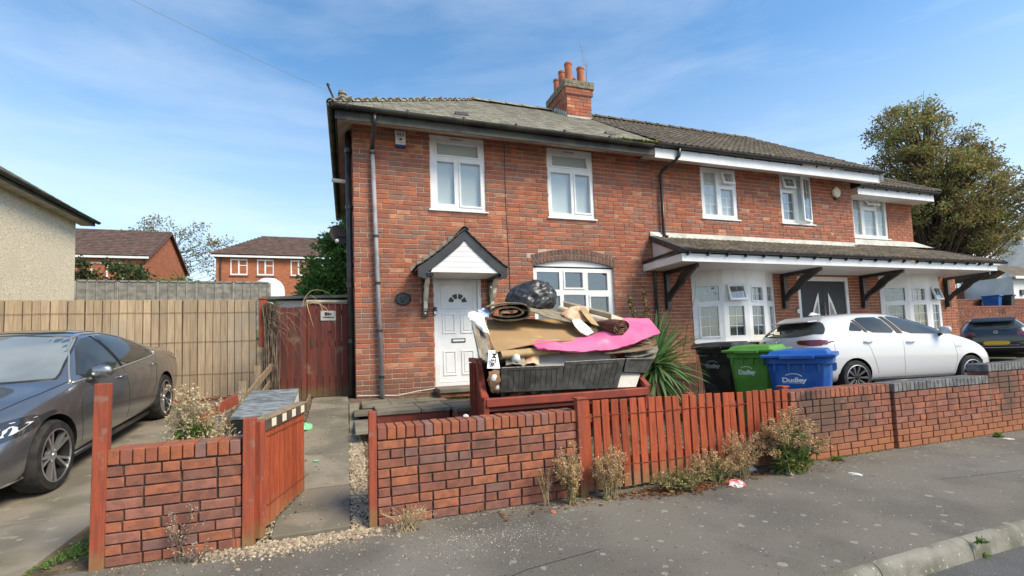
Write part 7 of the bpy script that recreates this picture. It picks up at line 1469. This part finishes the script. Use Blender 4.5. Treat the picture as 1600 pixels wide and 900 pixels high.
# dead vines by the side gate
random.seed(40); vn = thing('dead_vine', 'bundle of dead vine stems between the fence post and the red boards', 'vine', (-1.18, 8.62, .65)); mb = MB()
for i in range(46):
    x0, x1 = U(-.09, .15), U(-.12, .12); P = [Vector((x0+(x1-x0)*t+U(-.02, .02), U(-.05, .05), 1.62*t)) for t in [k/6 for k in range(7)]]; mb.tube(P, U(.004, .009), 5, cap=False)
for i in range(12):
    P = [Vector((U(-.05, .1), -.05, U(1.2, 1.6)))]; d = Vector((U(.1, 1), U(-.4, 0), U(-.3, .4))).normalized()
    for k in range(9): d = (d+Vector((U(-.1, .25), U(-.1, .1), -.28))).normalized(); P.append(P[-1]+d*U(.06, .11))
    mb.tube(P, [.007-.0006*k for k in range(10)], 5, cap=False)
mb.build('vine_stem', 'dead_stem', vn, smooth=True)
mb = MB()
for i in range(5):
    P = [Vector((U(.45, .6), U(-.05, .0), 1.55))]; d = Vector((U(-.5, .2), U(-.3, 0), U(.1, .6))).normalized()
    for k in range(10): d = (d+Vector((U(-.15, .3), U(-.1, .1), -.33))).normalized(); P.append(P[-1]+d*U(.05, .1))
    mb.tube(P, [.009-.0007*k for k in range(11)], 5, cap=False)
mb.build('hanging_stem', 'straw', vn, smooth=True)
# ------------------------------------------------------------------ loose stuff on the ground
random.seed(50)
stones = []
for k in range(7):
    bm = bmesh.new(); bmesh.ops.create_icosphere(bm, subdivisions=1, radius=1)
    for v in bm.verts: v.co = Vector((v.co.x*U(.8, 1.2), v.co.y*U(.6, .9), v.co.z*U(.45, .7)))*U(.85, 1.1)
    me = bpy.data.meshes.new('stone'); bm.to_mesh(me); bm.free(); stones.append(me)
def scatter(name, n, xf, yf, s0, s1, m, zf=gz, meshes=stones, lift=.2):
    it = []
    for i in range(n):
        x, y = xf(), 0; y = yf(x); s = s0*(s1/s0)**(rnd()**2.2); it.append((random.choice(meshes), Matrix.Translation((x, y, zf(x, y)+s*lift)) @ Matrix.Rotation(U(0, 6), 4, 'Z') @ Matrix.Rotation(U(-.4, .4), 4, 'X') @ Matrix.Scale(s, 4)))
    return join(it, name, m, None)
gs = lambda x, y: gz(x, y)-.004
scatter('gravel', 3600, lambda: U(.01, .165) if rnd() < .8 else U(.0, .35), lambda x: U(4.02, 6.4), .006, .022, 'stone', gs)
scatter('gravel', 2600, lambda: max(-1.0, min(.35, random.gauss(-.33, .36))), lambda x: 4.03-abs(random.gauss(0, .12)), .005, .022, 'stone', lambda x, y: .0)
scatter('gravel', 900, lambda: U(-.78, -.56), lambda x: U(4.02, 5.6), .006, .024, 'stone', gs)
scatter('gravel', 5200, lambda: U(.2, 4.6), lambda x: U(4.25, 7.2), .005, .018, 'stone', gs)
scatter('grit', 1500, lambda: U(-1.6, 8.5), lambda x: 3.98-abs(random.gauss(0, .07)), .003, .009, 'stone', lambda x, y: 0)
scatter('grit', 800, lambda: random.gauss(1.0, .36), lambda x: 3.42+random.gauss(0, .16), .0015, .006, 'plaster', lambda x, y: 0)
scatter('grit', 1400, lambda: U(-1, 8), lambda x: U(1.9, 3.9), .0015, .005, 'stone', lambda x, y: 0)
scatter('grit', 300, lambda: U(-.56, 0), lambda x: U(4.1, 8.2), .003, .013, 'stone', lambda x, y: .155*(y-4)+.014)
lf_me = [MB().add([(0, -1, 0), (.5, -.2, .15), (0, 1, .05), (-.5, -.2, .2)], [(0, 1, 2, 3)]).mesh('fallen_leaf', 'leaf_litter'), MB().add([(0, -1, .1), (.7, 0, 0), (0, .9, .25), (-.6, .1, .05)], [(0, 1, 2, 3)]).mesh('fallen_leaf', 'leaf_litter')]
scatter('leaf_litter', 1500, lambda: max(1.2, min(5.2, random.gauss(3.2, .9))), lambda x: 3.93-abs(random.gauss(0, .10)), .008, .030, 'leaf_litter', lambda x, y: .003, lf_me, .3)
scatter('leaf_litter', 420, lambda: random.gauss(3.05, .28), lambda x: 3.74+random.gauss(0, .07), .012, .034, 'leaf_litter', lambda x, y: .006, lf_me, .5)
scatter('leaf_litter', 260, lambda: U(-1.5, 8), lambda x: 3.95-abs(random.gauss(0, .25)), .006, .016, 'leaf_litter', lambda x, y: .002, lf_me, .3)
scatter('leaf_litter', 500, lambda: U(-1.5, -.62), lambda x: U(4.2, 8.5), .01, .03, 'leaf_litter', gz, lf_me, .5)
scatter('leaf_litter', 60, lambda: U(-.56, .0), lambda x: U(4.1, 8.2), .008, .02, 'leaf_litter', lambda x, y: .155*(y-4)+.016, lf_me, .3)
scatter('leaf_litter', 500, lambda: U(.2, 5.8), lambda x: U(4.3, 7.8), .008, .026, 'leaf_litter', gz, lf_me, .4)
lb = LB()
for i in range(2600):
    y = 4.02+1.25*rnd()**.9; xe_ = -2.02+.36*(y-4.0); x = xe_+U(-.02, .22)*U(.3, 1.2)
    if noise.noise(Vector((x*5, y*5, 0))) < -.12: continue
    lb.leaf(Vector((x, y, .11*(y-4)+U(.0, .035))), rv()+Vector((0, 0, .4)), rv(), U(.012, .032), U(.008, .018))
tag(lb.build('ground_cover', 'leaf_lime'), kind='stuff')
lb = LB()
for i in range(500):
    x = U(4.7, 6.2) if rnd() < .3 else U(-1.55, 9.5); lb.leaf(Vector((x, 3.985-abs(random.gauss(0, .012)), U(0, .01))), rv()+Vector((0, -.3, .5)), rv(), U(.01, .03), U(.006, .012))
for i in range(900): x, y = U(.6, 2.4), U(7.2, 8.15); lb.leaf(Vector((x, 7.36+U(-.02, .03) if rnd() < .5 else 7.69+U(-.03, .0), .60)), rv()+Vector((0, 0, .5)), rv(), U(.01, .03), U(.006, .012))
tag(lb.build('ground_cover', 'leaf_weed'), kind='stuff')
# long seams and patches in the pavement
sm = MB()
for (pts) in ([(.75, 2.75), (1.05, 2.86), (1.55, 2.93), (1.62, 2.94)], [(5.3, 3.0), (6.4, 2.85), (7.6, 2.72)], [(6.9, 3.3), (7.8, 3.05), (9.4, 2.9)]):
    for a, b in zip(pts, pts[1:]): 
        n = Vector((-(b[1]-a[1]), b[0]-a[0], 0)).normalized()*.0018; sm.add([(a[0]-n.x, a[1]-n.y, .0035), (b[0]-n.x, b[1]-n.y, .0035), (b[0]+n.x, b[1]+n.y, .0035), (a[0]+n.x, a[1]+n.y, .0035)], [(0, 1, 2, 3)])
tag(sm.build('pavement_seam', 'rim_dark'), kind='structure')
# ------------------------------------------------------------------ put every empty at the base of its thing
bpy.context.view_layer.update()
for o in [o for o in COL.objects if o.parent is None and o.type == 'EMPTY' and o.get('category') and o.location.length < 1e-6 and o.rotation_euler.z == 0]:
    P = [c.matrix_world @ Vector(b) for c in o.children_recursive if c.type == 'MESH' for b in c.bound_box]
    if not P: continue
    b = Vector(((min(p.x for p in P)+max(p.x for p in P))/2, (min(p.y for p in P)+max(p.y for p in P))/2, min(p.z for p in P)))
    for c in o.children: c.location = c.location-b
    o.location = b
